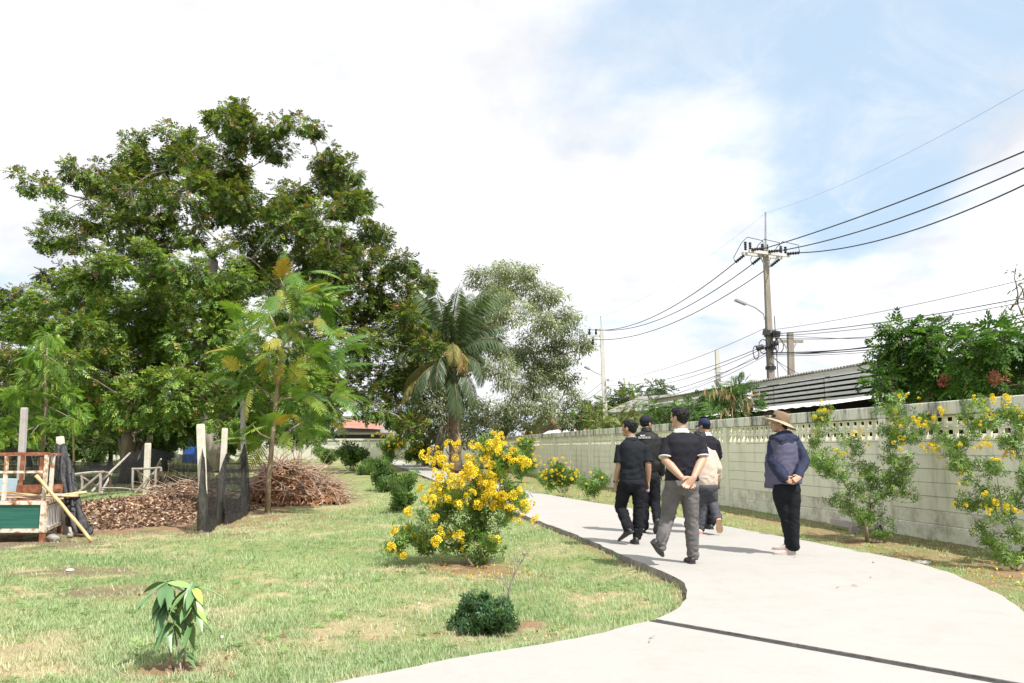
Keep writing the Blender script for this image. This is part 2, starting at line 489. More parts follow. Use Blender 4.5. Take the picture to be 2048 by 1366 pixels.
# ------------------------------------------------------------------ setting: ground (one sheet to the horizon)
def path_dist(x, y):
    """signed-ish distance to the path strip: negative inside"""
    P = np.stack([x, y], -1)
    li = np.interp(y, Lc[:, 1], Lc[:, 0]) if False else None
    d = np.full(x.shape, 1e9)
    for c in (Lc[::3], Rc[::3]):
        for i in range(0, len(c), 64):
            q = c[i:i + 64]
            dd = np.sqrt(((P[..., None, :] - q) ** 2).sum(-1)).min(-1); d = np.minimum(d, dd)
    poly = np.concatenate([Lc, Rc[::-1]]); inside = np.zeros(x.shape, bool); j = len(poly) - 1
    for i in range(0, len(poly)):
        xi, yi = poly[i]; xj, yj = poly[j]
        if yi != yj:
            hit = ((yi > y) != (yj > y)) & (x < (xj - xi) * (y - yi) / (yj - yi) + xi)
            inside ^= hit
        j = i
    return np.where(inside, -d, d)
WALL_C, WALL_K = 8.6, 0.179
# bare patches: (x, y, rx, ry, strength, kind) kind 0 straw/soil, 1 dark soil, 2 red-brown mulch
PATCH = []
def patch(px, py, rx, ry, s, kind=0):
    p = gp(px, py); PATCH.append((p.x, p.y, rx, ry, s, kind))
patch(155, 1142, .85, .40, .78, 1); patch(245, 1182, .70, .36, .72, 1); patch(330, 1190, .6, .3, .5, 2); patch(60, 1300, .5, .5, .6); patch(30, 1335, .4, .3, .7)
patch(730, 1255, .42, .5, .62); patch(640, 1290, .35, .3, .4); patch(360, 1336, .34, .24, .95, 2); patch(1055, 1252, .16, .2, 1.0, 2); patch(965, 1266, .36, .2, .9, 2)
patch(930, 1135, .62, .55, .9, 2); patch(1010, 1150, .5, .5, .5, 2); patch(1230, 1090, .5, .9, .6); patch(1290, 1150, .3, .5, .45); patch(1180, 1065, .4, 1.2, .6); patch(1100, 1100, .5, .7, .35)
patch(540, 1032, .55, .5, 1.0, 2); patch(470, 1050, .5, .5, .7, 2); patch(280, 1040, 3.0, 3.4, 1.1, 2); patch(420, 1020, 2.2, 3.4, 1.1, 2); patch(230, 1062, 1.4, .6, .9, 1); patch(60, 1085, 1.6, .8, .9, 1)
patch(400, 1068, 1.0, .35, .7, 1); patch(1740, 1082, .75, .6, 1.0, 2); patch(1850, 1110, .6, .8, .7, 2); patch(1640, 1065, .5, .7, .8, 2); patch(1530, 1040, .45, 1.0, .7, 2); patch(2030, 1140, .6, .8, .9, 2)
patch(1320, 1020, .3, 1.2, .4); patch(1120, 962, .9, 3.0, .8, 2); patch(1060, 950, .9, 5, .8, 2); patch(640, 1010, 1.2, 2.5, .5); patch(900, 948, 1.2, 8, .9, 2); patch(560, 1280, .3, .3, .4); patch(450, 1230, .35, .3, .35)
def dirt_of(x, y):
    n = .6 * fbm(x * 1.3 + 3, y * 1.3 + 9, 5) + .4 * fbm(x * 3.1 + 13, y * 3.1 + 2, 4); n2 = fbm(x * 5.1 + 40, y * 5.1, 4)
    base = np.clip((n - .52) * 2.6 + (n2 - .5) * 1.3 + .04, 0, .66)
    far = np.clip((y - 13) / 20, 0, 1); base = base * (1 - .25 * far)
    kind = np.zeros(x.shape); d = base
    for (cx, cy, rx, ry, s, k) in PATCH:
        q = np.sqrt(((x - cx) / rx) ** 2 + ((y - cy) / ry) ** 2) + (n2 - .5) * 1.7 + (n - .5) * 1.1
        w = np.clip((1.25 - q) / .75, 0, 1) * s
        kind = np.where(w > d, k, kind); d = np.maximum(d, w)
    for c_, s0 in ((Lc, .85), (Rc, .55)):
        q_ = c_[(c_[:, 1] > 4) & (c_[:, 1] < 32)][::2]; e_ = np.full(x.shape, 9.0)
        for i in range(0, len(q_), 40): e_ = np.minimum(e_, np.sqrt(((np.stack([x, y], -1)[..., None, :] - q_[i:i + 40]) ** 2).sum(-1)).min(-1))
        w = np.clip((.17 - e_ + (n2 - .5) * .22) / .12, 0, 1) * s0; kind = np.where(w > d, 2, kind); d = np.maximum(d, w)
    verge = ((WALL_C - WALL_K * y) - x)
    inv = (verge < 4.5) & (verge > -.3) & (path_x_right(y) < x)
    wv = np.clip(.12 + (n - .42) * 2.2 + (n2 - .5) * .8, 0, .9) * inv
    kind = np.where(wv > d, 2, kind); d = np.maximum(d, wv)
    return np.clip(d, 0, 1), kind
def path_x_right(y):
    o = np.argsort(Rc[:, 1]); return np.interp(y, Rc[o, 1], Rc[o, 0])
def axis(lo, hi, a, b, st, grow=1.28):
    c = list(np.arange(a, b + 1e-6, st)); s = st
    while c[-1] < hi: s *= grow; c.append(min(c[-1] + s, hi))
    s = st; c = c[::-1]
    while c[-1] > lo: s *= grow; c.append(max(c[-1] - s, lo))
    return np.array(c[::-1])
gx, gy = axis(-900, 900, -10, 7.5, .085), axis(-500, 1500, 3.6, 21, .10, 1.18)
X, Y = np.meshgrid(gx, gy)
D, K = dirt_of(X, Y)
Z = (fbm(X * .8, Y * .8, 3) - .5) * .05 * np.clip(D + .4, 0, 1) + (vnoise(X * 9, Y * 9) - .5) * .022
Z = np.where((Y > 60) | (Y < 0) | (abs(X) > 60), 0, Z) - 0.012
straw, soil, mulch = np.array((0.50, 0.38, 0.285)), np.array((0.19, 0.14, 0.115)), np.array((0.27, 0.18, 0.125))
g1, g2 = np.array((0.17, 0.235, 0.09)), np.array((0.27, 0.31, 0.14))
gm = fbm(X * .9 + 70, Y * .9, 4)[..., None]
green = g1 * (1 - gm) + g2 * gm
bare = np.where(K[..., None] == 1, soil, np.where(K[..., None] == 2, mulch, straw)) * (.75 + .5 * fbm(X * 7, Y * 7, 3)[..., None])
Cg = green * (1 - D[..., None]) + bare * D[..., None]
ny, nx = X.shape
ii = np.arange(ny * nx).reshape(ny, nx)
F = np.stack([ii[:-1, :-1], ii[:-1, 1:], ii[1:, 1:], ii[1:, :-1]], -1).reshape(-1, 4)
m, t, b = mk('lawn_soil')
a = t.nodes.new('ShaderNodeAttribute'); a.attribute_name = 'Col'
fine = nnoise(t, 38, 6, .75, 'World'); mid = nnoise(t, 5, 6, .7, 'World')
c = mixc(t, 1.0, a.outputs['Color'], ramp(t, fine, [(.3, (.55, .55, .5)), (.7, (1.35, 1.3, 1.2))]), 'MULTIPLY')
c = mixc(t, 1.0, c, ramp(t, mid, [(.3, (.8, .82, .78)), (.7, (1.15, 1.12, 1.1))]), 'MULTIPLY')
t.links.new(c, b.inputs['Base Color']); b.inputs['Roughness'].default_value = .95; b.inputs['Specular IOR Level'].default_value = .1
bumpit(t, b, fine, .02, .8); M['ground'] = m
PDG = np.full(X.shape, 9.0); nr_ = (Y > 2) & (Y < 60) & (abs(X) < 14); PDG[nr_] = path_dist(X[nr_], Y[nr_])
Z = Z + np.where(nr_, .042 * np.clip(1 - np.abs(PDG) / .7, 0, 1) * (.6 + .8 * fbm(X * 2.2, Y * 2.2, 3)), 0)
me = np_mesh('ground', np.stack([X, Y, Z], -1).reshape(-1, 3), F, M['ground'], Cg.reshape(-1, 3), smooth=True)
tag(link('ground', me), kind='structure')

# grass blades: short lawn, thick near the camera and thinning with distance ------------------------------
def tuft(k=7, seed=0):
    r = np.random.default_rng(seed); V, Fq = [], []
    for i in range(k):
        a = r.uniform(0, 6.28); L = r.uniform(.55, 1.1); w = .042; lean = r.uniform(.25, .95)
        d = np.array((math.cos(a), math.sin(a), 0)); s_ = np.array((-d[1], d[0], 0)); o = np.array((r.normal(0, .3), r.normal(0, .3), 0))
        q = [o - s_ * w, o + s_ * w, o + d * lean * .8 * L + np.array((0, 0, .95 * L * (1 - .3 * lean)))]
        V.append(np.array(q)); Fq.append(np.array([[0, 1, 2]]) + 3 * i)
    return np.concatenate(V), np.concatenate(Fq)
def grass_field(name, n, xr, yr, ypow, hmul, only=None):
    u = rng.random(n); y0, y1 = yr
    p = 1 - ypow; y = (y0 ** p + u * (y1 ** p - y0 ** p)) ** (1 / p)
    x = (xr[0] + rng.random(n) * (xr[1] - xr[0])) * y
    if only is not None: k = only(x, y); x, y = x[k], y[k]
    pd = path_dist(x, y); k = pd > 0.015; x, y, pd = x[k], y[k], pd[k]
    d, kd = dirt_of(x, y)
    k = (rng.random(len(x)) > d * 1.15 + .04) & (WALL_C - WALL_K * y - x > .12)
    x, y, d, pd = x[k], y[k], d[k], pd[k]; n = len(x)
    parts = []; sel = rng.integers(0, 3, n)
    h = hmul * .84 * (0.022 + .028 * rng.random(n) ** 1.5 + .045 * rng.random(n) ** 9) * (0.75 + .9 * fbm(x * 1.1 + 9, y * 1.1 + 4, 3)) * np.where(pd < .14, 1.55, 1)
    gmix = np.clip(fbm(x * .8 + 31, y * .8 + 8, 4) * 1.6 - .3 + rng.normal(0, .16, n), 0, 1)[:, None]
    dry = np.clip(d * .85 + .05 + rng.normal(0, .13, n), 0, 1)[:, None]
    ca, cb, cd = np.array((0.22, 0.34, 0.155)), np.array((0.39, 0.48, 0.26)), np.array((0.62, 0.53, 0.41))
    c = (ca * (1 - gmix) + cb * gmix) * (1 - dry) + cd * dry
    c = c * rng.uniform(.8, 1.2, (n, 1))
    sc = np.maximum(h, 0)
    wide = np.clip(y / 9, 1, 2.6)
    ang = rng.random(n) * 6.283
    ax = np.stack([np.cos(ang), np.sin(ang), rng.normal(0, .12, n)], 1); up = np.tile((0., 0, 1), (n, 1))
    for s_ in range(3):
        q = sel == s_; tv, tf = tuft(7, 100 + s_); tv = tv * np.array((1.25, 1.25, 1))
        # far tufts are wider clumps
        V, Fx, C = scatter(tv, tf, np.stack([x, y, -.012 + .042 * np.clip(1 - pd / .7, 0, 1) * (.6 + .8 * fbm(x * 2.2, y * 2.2, 3))], 1)[q], ax[q], up[q], (sc * wide ** .5)[q], c[q])
        parts.append((V, Fx, C))
    V, Fx, C = join(parts)
    me = np_mesh(name, V, Fx, M['grass'], C)
    return tag(link(name, me), label='short green and straw coloured lawn grass', kind='stuff')
grass_field('grass', 150000, (-.70, .36), (4.3, 34), 1.35, 1.0, lambda x, y: x < path_x_right(y))
grass_field('verge_grass', 34000, (-.2, .72), (5.6, 30), 1.2, 1.15, lambda x, y: x > path_x_right(y))

def ground_scatter(name, label, n, tmpl, cols, size, flat, seed, ymax=24, mat='grass', dm=1.0):
    r = np.random.default_rng(seed); y = 4.4 * (ymax / 4.4) ** r.random(n); x = (r.random(n) * 1.35 - .70) * y
    pd = path_dist(x, y); d, kd = dirt_of(x, y); cl = fbm(x * .9 + 55, y * .9 + 12, 3); k = (pd > .05) & (WALL_C - WALL_K * y - x > .2) & (cl > .45) & (d < dm); x, y = x[k], y[k]; n = len(x); a = r.random(n) * 6.283
    ax = np.stack([np.cos(a), np.sin(a), r.normal(0, flat, n)], 1) if flat < 5 else np.stack([r.normal(0, .15, n), r.normal(0, .15, n), np.ones(n)], 1)
    up = np.array((0, 0, 1.)) + r.normal(0, .25, (n, 3)) if flat < 5 else np.stack([np.cos(a), np.sin(a), np.zeros(n)], 1)
    c = np.array(cols)[r.integers(0, len(cols), n)] * r.uniform(.8, 1.2, (n, 1))
    v, f, cc = scatter(tmpl[0], tmpl[1], np.stack([x, y, np.full(n, .012)], 1), ax, up, size * r.uniform(.5, 1.35, n), c)
    return tag(link(name, np_mesh(name, v, f, M[mat], cc)), label, kind='stuff')
ground_scatter('weeds', 'low broad leaved weeds among the lawn grass', 900, whorl(6, 1, .42, .1, .1), [(.20, .34, .11), (.26, .40, .15), (.17, .29, .10)], .052, 9, 21, dm=.8)
ground_scatter('fallen_leaves', 'small brown fallen leaves scattered over the lawn', 900, leaf_quad(1, .45, .15, .2), [(.30, .17, .09), (.42, .28, .16), (.20, .12, .07)], .055, .25, 22, mat='litter', dm=2)
# ------------------------------------------------------------------ boundary wall of precast planks, along the path
def wallmat(name, c1, c2, grime, lo, hi, streak=True):
    m, t, b = mk(name)
    base = ramp(t, nnoise(t, 1.1, 5, .6, 'World'), [(.3, c1), (.7, c2)])
    st = nnoise(t, 3.0, 7, .7, 'World', (1, 1, .18) if streak else (1, 1, 1))
    st2 = nnoise(t, 14.0, 6, .7, 'World', (1, 1, .5))
    f = ramp(t, st, [(lo, (0, 0, 0)), (hi, (1, 1, 1))]); f = mixc(t, 1.0, f, ramp(t, st2, [(.3, (.45, .45, .45)), (.6, (1, 1, 1))]), 'MULTIPLY')
    c = mixc(t, f, base, grime)
    t.links.new(c, b.inputs['Base Color']); b.inputs['Roughness'].default_value = .8; b.inputs['Specular IOR Level'].default_value = .2
    bumpit(t, b, st2, .004, .5)
    return m
WG1, WG2 = (0.75, 0.745, 0.60), (0.79, 0.785, 0.64)
M['wall'] = wallmat('pale_green_paint', WG1, WG2, (0.34, 0.345, 0.27), .50, .78)
M['wall_cope'] = wallmat('streaked_pale_green_paint', (0.67, 0.68, 0.58), (0.72, 0.725, 0.62), (0.07, 0.07, 0.058), .47, .60)
M['wall_low'] = wallmat('grimy_pale_green_paint', WG1, WG2, (0.27, 0.235, 0.18), .43, .72, False)
wd = Vector((-WALL_K, 1, 0)).normalized(); wn_ = Vector((-wd.y, wd.x, 0))     # along the wall; towards the path
wrot = Matrix((wd, -wn_, Vector((0, 0, 1)))).transposed()
W0 = Vector((WALL_C - WALL_K * 7.48, 7.48, 0)); BAY = 2.96 * math.sqrt(1 + WALL_K ** 2); PIL = 0.20
wall = thing('boundary_wall', 'long pale green precast concrete wall with perforated top beside the path', 'wall', W0)
def wbox(mb, s0, s1, z0, z1, o0, o1):
    c = wd * ((s0 + s1) / 2) + wn_ * ((o0 + o1) / 2) + V3(0, 0, (z0 + z1) / 2)
    mb.box(c, (abs(s1 - s0), abs(o1 - o0), z1 - z0), wrot)
def wmesh(name, mat, boxes, bevel=0.0):
    mb = MB()
    for q in boxes: wbox(mb, *q)
    me = mb.mesh(name, mat)
    if bevel:
        bm = bmesh.new(); bm.from_mesh(me); bmesh.ops.bevel(bm, geom=list(bm.edges), offset=bevel, segments=1, affect='EDGES'); bm.to_mesh(me); bm.free()
    return me
CL = BAY - PIL
pil_me = wmesh('pillar', M['wall'], [(-PIL / 2, PIL / 2, 0, 1.848, -.10, .045)], .008)
cope_me = wmesh('coping_beam', M['wall_cope'], [(-BAY / 2 + .002, BAY / 2 - .002, 1.85, 2.05, -.10, .05)], .01)
plinth_me = wmesh('plinth_beam', M['wall_low'], [(-CL / 2 + .002, CL / 2 - .002, -.05, .215, -.09, .03)], .012)
NP_, Z0, Z1 = 6, .22, 1.462
ph = (Z1 - Z0) / NP_
plank_me = wmesh('concrete_plank', M['wall'], [(-CL / 2, CL / 2, .003, ph - .004, -.035, 0), (-CL / 2, CL / 2, 0, ph, -.07, -.036)])
plank_low = wmesh('concrete_plank', M['wall_low'], [(-CL / 2, CL / 2, .003, ph - .004, -.035, 0), (-CL / 2, CL / 2, 0, ph, -.07, -.036)])
NB = 13; bw = CL / NB
def ventblock(h, slope):
    bx = []
    q = .018
    bx += [(-bw / 2 + .001, -bw / 2 + q, 0, h, -.07, 0), (bw / 2 - q, bw / 2 - .001, 0, h, -.07, 0), (-bw / 2 + q, bw / 2 - q, 0, .022, -.07, -.002), (-bw / 2 + q, bw / 2 - q, h - .022, h, -.07, -.002)]
    mb = MB()
    for z in bx: wbox(mb, *z)
    # slanting louvre behind the opening
    a, b_ = wd * (-bw / 2 + q + .001), wd * (bw / 2 - q - .001)
    zt, zb = (h - .03, .022) if slope else (h - .022, .04)
    o1, o2 = (wn_ * -.066, wn_ * -.012) if slope else (wn_ * -.066, wn_ * -.03)
    th = V3(0, 0, -.012)
    P = [a + o1 + V3(0, 0, zt * .62), b_ + o1 + V3(0, 0, zt * .62), b_ + o2 + V3(0, 0, zb), a + o2 + V3(0, 0, zb)]
    mb.add(P + [p + th for p in P], [(0, 1, 2, 3), (7, 6, 5, 4), (0, 4, 5, 1), (2, 6, 7, 3)])
    return mb.mesh('vent_block', M['wall'])
vb_up, vb_lo = ventblock(.185, False), ventblock(.185, True)
nbay = 31
for i in range(nbay):
    sc_ = i * BAY
    link('pillar', pil_me, wall, wd * sc_); link('coping_beam', cope_me, wall, wd * (sc_ + BAY / 2) + V3(0, 0, .0006 * (i % 3)))
    mid_ = wd * (sc_ + BAY / 2)
    link('plinth_beam', plinth_me, wall, mid_)
    for k in range(NP_):
        link('concrete_plank', plank_low if k == 0 else plank_me, wall, mid_ + V3(0, 0, Z0 + k * ph) + wn_ * (0.0035 * math.sin(i * 7.1 + k * 3.3)))
    if i < 11:
        for k in range(NB):
            s_ = sc_ + PIL / 2 + bw * (k + .5)
            link('vent_block', vb_lo, wall, wd * s_ + V3(0, 0, 1.466)); link('vent_block', vb_up, wall, wd * s_ + V3(0, 0, 1.655))
    else:
        mb = MB()
        for k in range(NB + 1):
            s_ = -CL / 2 + bw * k; wbox(mb, s_ - .02, s_ + .02, 1.47, 1.846, -.07, -.004)
        for z in (1.467, 1.645, 1.822): wbox(mb, -CL / 2, CL / 2, z, z + .022, -.072, -.002)
        o = mb.build('vent_grille', M['wall'], wall); o.location = mid_
        for v in o.data.vertices: v.co += W0
        tag(o, kind='stuff')

# ------------------------------------------------------------------ far wall across the garden
M['fwall'] = wallmat('cream_paint', (0.50, 0.50, 0.42), (0.55, 0.55, 0.46), (0.24, 0.25, 0.19), .60, .85)
fw = thing('garden_wall', 'cream wall with a perforated top band across the far end of the lawn', 'wall', (-38, 99, 0))
def fb_mesh(name, bxs):
    mb = MB()
    for (x0, x1, z0, z1, y0, y1) in bxs: mb.box(((x0 + x1) / 2, (y0 + y1) / 2, (z0 + z1) / 2), (x1 - x0, y1 - y0, z1 - z0))
    return mb.mesh(name, M['fwall'])
FB = 3.4
fp = fb_mesh('pillar', [(-.13, .13, 0, 2.28, -.16, .1)]); fpan = fb_mesh('wall_panel', [(-FB / 2 + .132, FB / 2 - .132, 0, 1.62, -.08, .06)]); fc = fb_mesh('coping_beam', [(-FB / 2, FB / 2 - .003, 2.285, 2.5, -.18, .12)])
vb = []
for k in range(12):
    x = -FB / 2 + .15 + (FB - .3) / 11 * k; vb.append((x - .05, x + .05, 1.63, 2.27, -.06, .05))
vb += [(-FB / 2 + .132, FB / 2 - .132, 1.91, 2.0, -.065, .055)]
fv = fb_mesh('vent_grille', vb)
for i in range(-10, 9):
    x = i * FB
    link('pillar', fp, fw, (x, 0, 0)); link('wall_panel', fpan, fw, (x + FB / 2, 0, 0)); link('coping_beam', fc, fw, (x + FB / 2, 0, 0)); tag(link('vent_grille', fv, fw, (x + FB / 2, 0, 0)), kind='stuff')
# ------------------------------------------------------------------ trees
def bend(a, b, k, sag=0.0, wob=0.06):
    a, b = Vector(a), Vector(b); L = (b - a).length; out = []
    w1 = Vector(rng.normal(0, 1, 3)) * L * wob; 
    for i in range(k + 1):
        t = i / k; p = a.lerp(b, t) + w1 * math.sin(t * math.pi) + V3(0, 0, sag * L * math.sin(t * math.pi))
        if 0 < i < k: p += Vector(rng.normal(0, 1, 3)) * L * wob * .3
        out.append(p)
    return out
def pal(P, n, jit=.16):
    """P: list of (weight, colour); returns n colours with brightness and hue jitter"""
    w = np.array([p[0] for p in P], float); w /= w.sum(); c = np.array([p[1] for p in P])
    k = rng.choice(len(P), n, p=w)
    return np.clip(c[k] * rng.uniform(1 - jit * 1.6, 1 + jit * 1.6, (n, 1)) * rng.uniform(1 - jit * .5, 1 + jit * .5, (n, 3)), .004, 1)
def unit(n):
    return nrm(rng.normal(0, 1, (n, 3)))
def lobes_w(lobes, depth, dj, zsq=1.0):
    """lobes in photograph pixels -> world spheres (centre, radius)"""
    out = []
    for q in lobes:
        px, py, r = q[:3]; d = depth + (q[3] if len(q) > 3 else rng.normal(0, dj))
        out.append((np.array(at(px, py, d)), r * mpp(d)))
    return out
def crown(name, lobes, parent, pals, clump_r, n_clump, n_leaf, leaf_s, tmpl, droop=.25, tw=None, twr=.012, limbs=None, shell=.45, flat=1.0, mat=None, top_highlight=None, kind_stuff=False):
    pos, ax, up, cs, sc = [], [], [], [], []
    z0, z1 = min(l[0][2] for l in lobes), max(l[0][2] for l in lobes)
    for (c, r) in lobes:
        k = max(3, int(n_clump * r * r)); u = unit(k); rad = r * (shell + (1 - shell) * rng.random(k) ** .6)
        u2 = u * np.array((1, 1, flat)); cl = c + u2 * rad[:, None]
        hue = rng.normal(0, 1)
        for q, d in zip(cl, u):
            if tw is not None:
                tw.tube(bend(c + d * r * .1, q, 3, 0, .08), [twr * 1.6, twr * 1.3, twr, twr * .4], 3)
            m_ = n_leaf if isinstance(n_leaf, int) else int(n_leaf[0] + rng.random() * (n_leaf[1] - n_leaf[0]))
            o = unit(m_) * (rng.random((m_, 1)) ** .5) * clump_r * np.array((1.15, 1.15, .75))
            pos.append(q + o); a = nrm(o + 1e-3) * .8 + d * .6 + rng.normal(0, .35, (m_, 3)) - np.array((0, 0, droop)); ax.append(a)
            up.append(np.array((0, 0, 1.0)) + rng.normal(0, .38, (m_, 3)))
            cc = pal(pals, m_); 
            if top_highlight is not None:  # clump tops tinted warmer and brighter: sunlit highlights put into leaf colour
                f = np.clip((o[:, 2:3] / clump_r) * .7 + d[2] * .5, 0, 1) * top_highlight[1] * rng.random((m_, 1)); cc = cc * (1 - f) + np.array(top_highlight[0]) * f
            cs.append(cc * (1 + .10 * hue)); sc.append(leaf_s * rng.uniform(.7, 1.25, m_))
    pos, ax, up, cs, sc = map(np.concatenate, (pos, ax, up, cs, sc))
    v, f, c = scatter(tmpl[0], tmpl[1], pos, ax, up, sc, np.clip(cs, .004, 1))
    o0 = parent_origin(parent)
    ob = link(name, np_mesh(name, v, f, mat or M['leaf'], c, o0), parent)
    return ob
def limbset(mb, base, fork, lobes, r0, rf=.55, wob=.07, sides=7, frac=1.0, tipr=.03):
    """trunk to the fork, then a limb to every lobe, leaving from the nearest earlier limb"""
    mb.tube(bend(base, fork, 5, 0, .03), [r0 * 1.25, r0 * 1.02, r0 * .95, r0 * .9, r0 * .86, r0 * .8], sides)
    nodes = [(np.array(fork), r0 * .7)]
    for c, r in sorted(lobes, key=lambda l: np.linalg.norm(l[0] - np.array(fork))):
        best = min(nodes, key=lambda n_: np.linalg.norm(n_[0] - c) + (0 if n_[0][2] < c[2] else 1.0 * (n_[0][2] - c[2])))
        L = np.linalg.norm(best[0] - c)
        ra = max(min(best[1] * .8, .05 + L * .018), tipr)
        pts = bend(best[0], c, 4, .04, wob)
        mb.tube(pts, [ra, ra * .85, ra * .72, ra * .6, ra * .45], max(4, sides - 2))
        nodes.append((np.array(pts[2]), ra * .7)); nodes.append((np.array(c), ra * .5))

# the great spreading tree behind everything
def tree(name, label, cat, base, fork, lobes, r0, bark, crownkw, group=None, tipr=.03, wob=.07):
    t = thing(name, label, cat, base, group)
    mb = MB(); limbset(mb, base, fork, lobes, r0, tipr=tipr, wob=wob)
    tw = MB()
    crown('crown', lobes, t, tw=tw, **crownkw)
    mb.build('trunk', bark, t, smooth=True); tw.build('twigs', bark, t)['kind'] = 'stuff'
    return t
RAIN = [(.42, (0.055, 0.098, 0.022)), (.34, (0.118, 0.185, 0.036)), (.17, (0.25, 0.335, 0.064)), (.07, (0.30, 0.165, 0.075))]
big = [(45, 365, 26), (88, 378, 28), (125, 425, 24), (110, 472, 36), (165, 480, 42), (160, 350, 34), (212, 362, 40), (205, 430, 42), (120, 560, 36), (185, 560, 40), (265, 285, 30), (300, 330, 50), (345, 270, 32),
       (385, 305, 52), (450, 240, 34), (478, 222, 26), (500, 262, 46), (555, 250, 24), (596, 245, 24), (540, 300, 42), (440, 335, 56), (380, 390, 56), (470, 400, 52), (320, 410, 52), (260, 360, 46), (255, 450, 42),
       (300, 500, 40), (640, 312, 34), (665, 352, 36), (702, 342, 30), (700, 402, 42), (735, 405, 26), (742, 462, 32), (640, 440, 48), (580, 390, 46), (590, 460, 48), (682, 490, 42), (540, 455, 36),
       (660, 535, 48), (722, 525, 38), (770, 522, 26), (802, 522, 30), (838, 552, 32), (858, 572, 20), (790, 585, 50), (826, 622, 40), (740, 605, 52), (790, 672, 48), (836, 682, 34), (732, 692, 48),
       (770, 752, 48), (818, 752, 38), (742, 805, 44), (795, 822, 42), (828, 842, 26), (700, 645, 44), (640, 605, 50), (520, 525, 46), (470, 570, 46), (560, 575, 46), (610, 520, 40), (28, 605, 32), (62, 600, 34),
       (18, 650, 26), (60, 655, 36), (20, 720, 34), (70, 760, 44), (25, 800, 34), (120, 700, 46), (620, 680, 40), (690, 760, 44), (640, 800, 36)]
BD = 46.0
big += [(380, 470, 34), (430, 430, 38), (500, 475, 34), (345, 460, 34), (560, 505, 34), (250, 500, 30), (450, 500, 26)]
bl = lobes_w([q + ((51 + rng.normal(0, .6)),) if q[0] > 795 and q[1] > 560 else q for q in big], BD, 2.6)
for q in big[10:40:2] + big[45:60:3]:
    bl += lobes_w([(q[0] + rng.normal(0, 18), q[1] + 22 + rng.normal(0, 12), q[2] * .95)], BD + rng.choice((-3.5, 3.5, 5)), .5)
rt = tree('rain_tree', 'tallest spreading dark green tree towering behind the compost pen', 'tree', gp(432, 950) * (BD / gp(432, 950).y), np.array(at(424, 520, BD)), bl, .46, M['bark_pale'],
     dict(pals=RAIN, clump_r=.36, n_clump=16, n_leaf=(18, 26), leaf_s=.34, tmpl=pinnate(3, .55, .52, .3), droop=.3, shell=.35, flat=.85, top_highlight=((.46, .30, .09), .55)), tipr=.05)
# yellow-flowering spreading tree nearer
CASS = [(.36, (0.084, 0.155, 0.037)), (.36, (0.158, 0.258, 0.055)), (.24, (0.290, 0.398, 0.085)), (.04, (0.371, 0.251, 0.087))]
cas = [(300, 525, 52), (220, 545, 46), (160, 580, 50), (370, 535, 48), (420, 600, 56), (100, 610, 46), (330, 610, 64), (240, 640, 64), (160, 665, 56), (400, 680, 60), (300, 700, 64), (220, 745, 60), (470, 640, 46),
       (480, 720, 52), (350, 780, 58), (270, 805, 50), (420, 790, 50), (180, 785, 46), (495, 790, 44), (330, 835, 34), (235, 840, 30), (440, 835, 34), (130, 725, 42), (60, 655, 40), (470, 560, 40), (560, 700, 44),
       (565, 800, 46), (630, 725, 46), (600, 770, 50), (660, 790, 36), (140, 800, 40), (560, 620, 40), (520, 850, 24)]
CD = 32.0
cl_ = lobes_w(cas, CD, 1.5) + lobes_w([(x_, y_, 52) for x_, y_ in ((160, 700), (250, 690), (340, 680), (430, 690), (150, 790), (230, 800), (320, 790), (410, 770), (500, 760), (300, 610), (400, 600), (560, 760), (200, 610), (80, 690), (90, 780), (480, 830))], CD + 2.6, .6)
cassia = tree('cassia_tree', 'wide bushy mid green tree with small yellow flowers before the tallest tree', 'tree', gp(254, 966), np.array(at(256, 868, CD)), cl_, .30, M['bark'],
     dict(pals=CASS, clump_r=.27, n_clump=28, n_leaf=(19, 27), leaf_s=.26, tmpl=pinnate(3, .55, .52, .3), droop=.35, shell=.3, flat=.9, top_highlight=((.44, .40, .085), .6)))
stm = MB()
for px, py, dd in ((280, 880, .4), (300, 868, -.2), (240, 872, .6)):
    e = at(px, py, CD + dd); stm.tube(bend(gp(258, 965), e, 5, 0, .06), [.2, .17, .15, .13, .12, .1], 7)
stm.build('limb', M['bark'], cassia, smooth=True)
for px, fx, lean in ((362, 362, 8), (372, 370, -2), (352, 350, 3)):
    pass
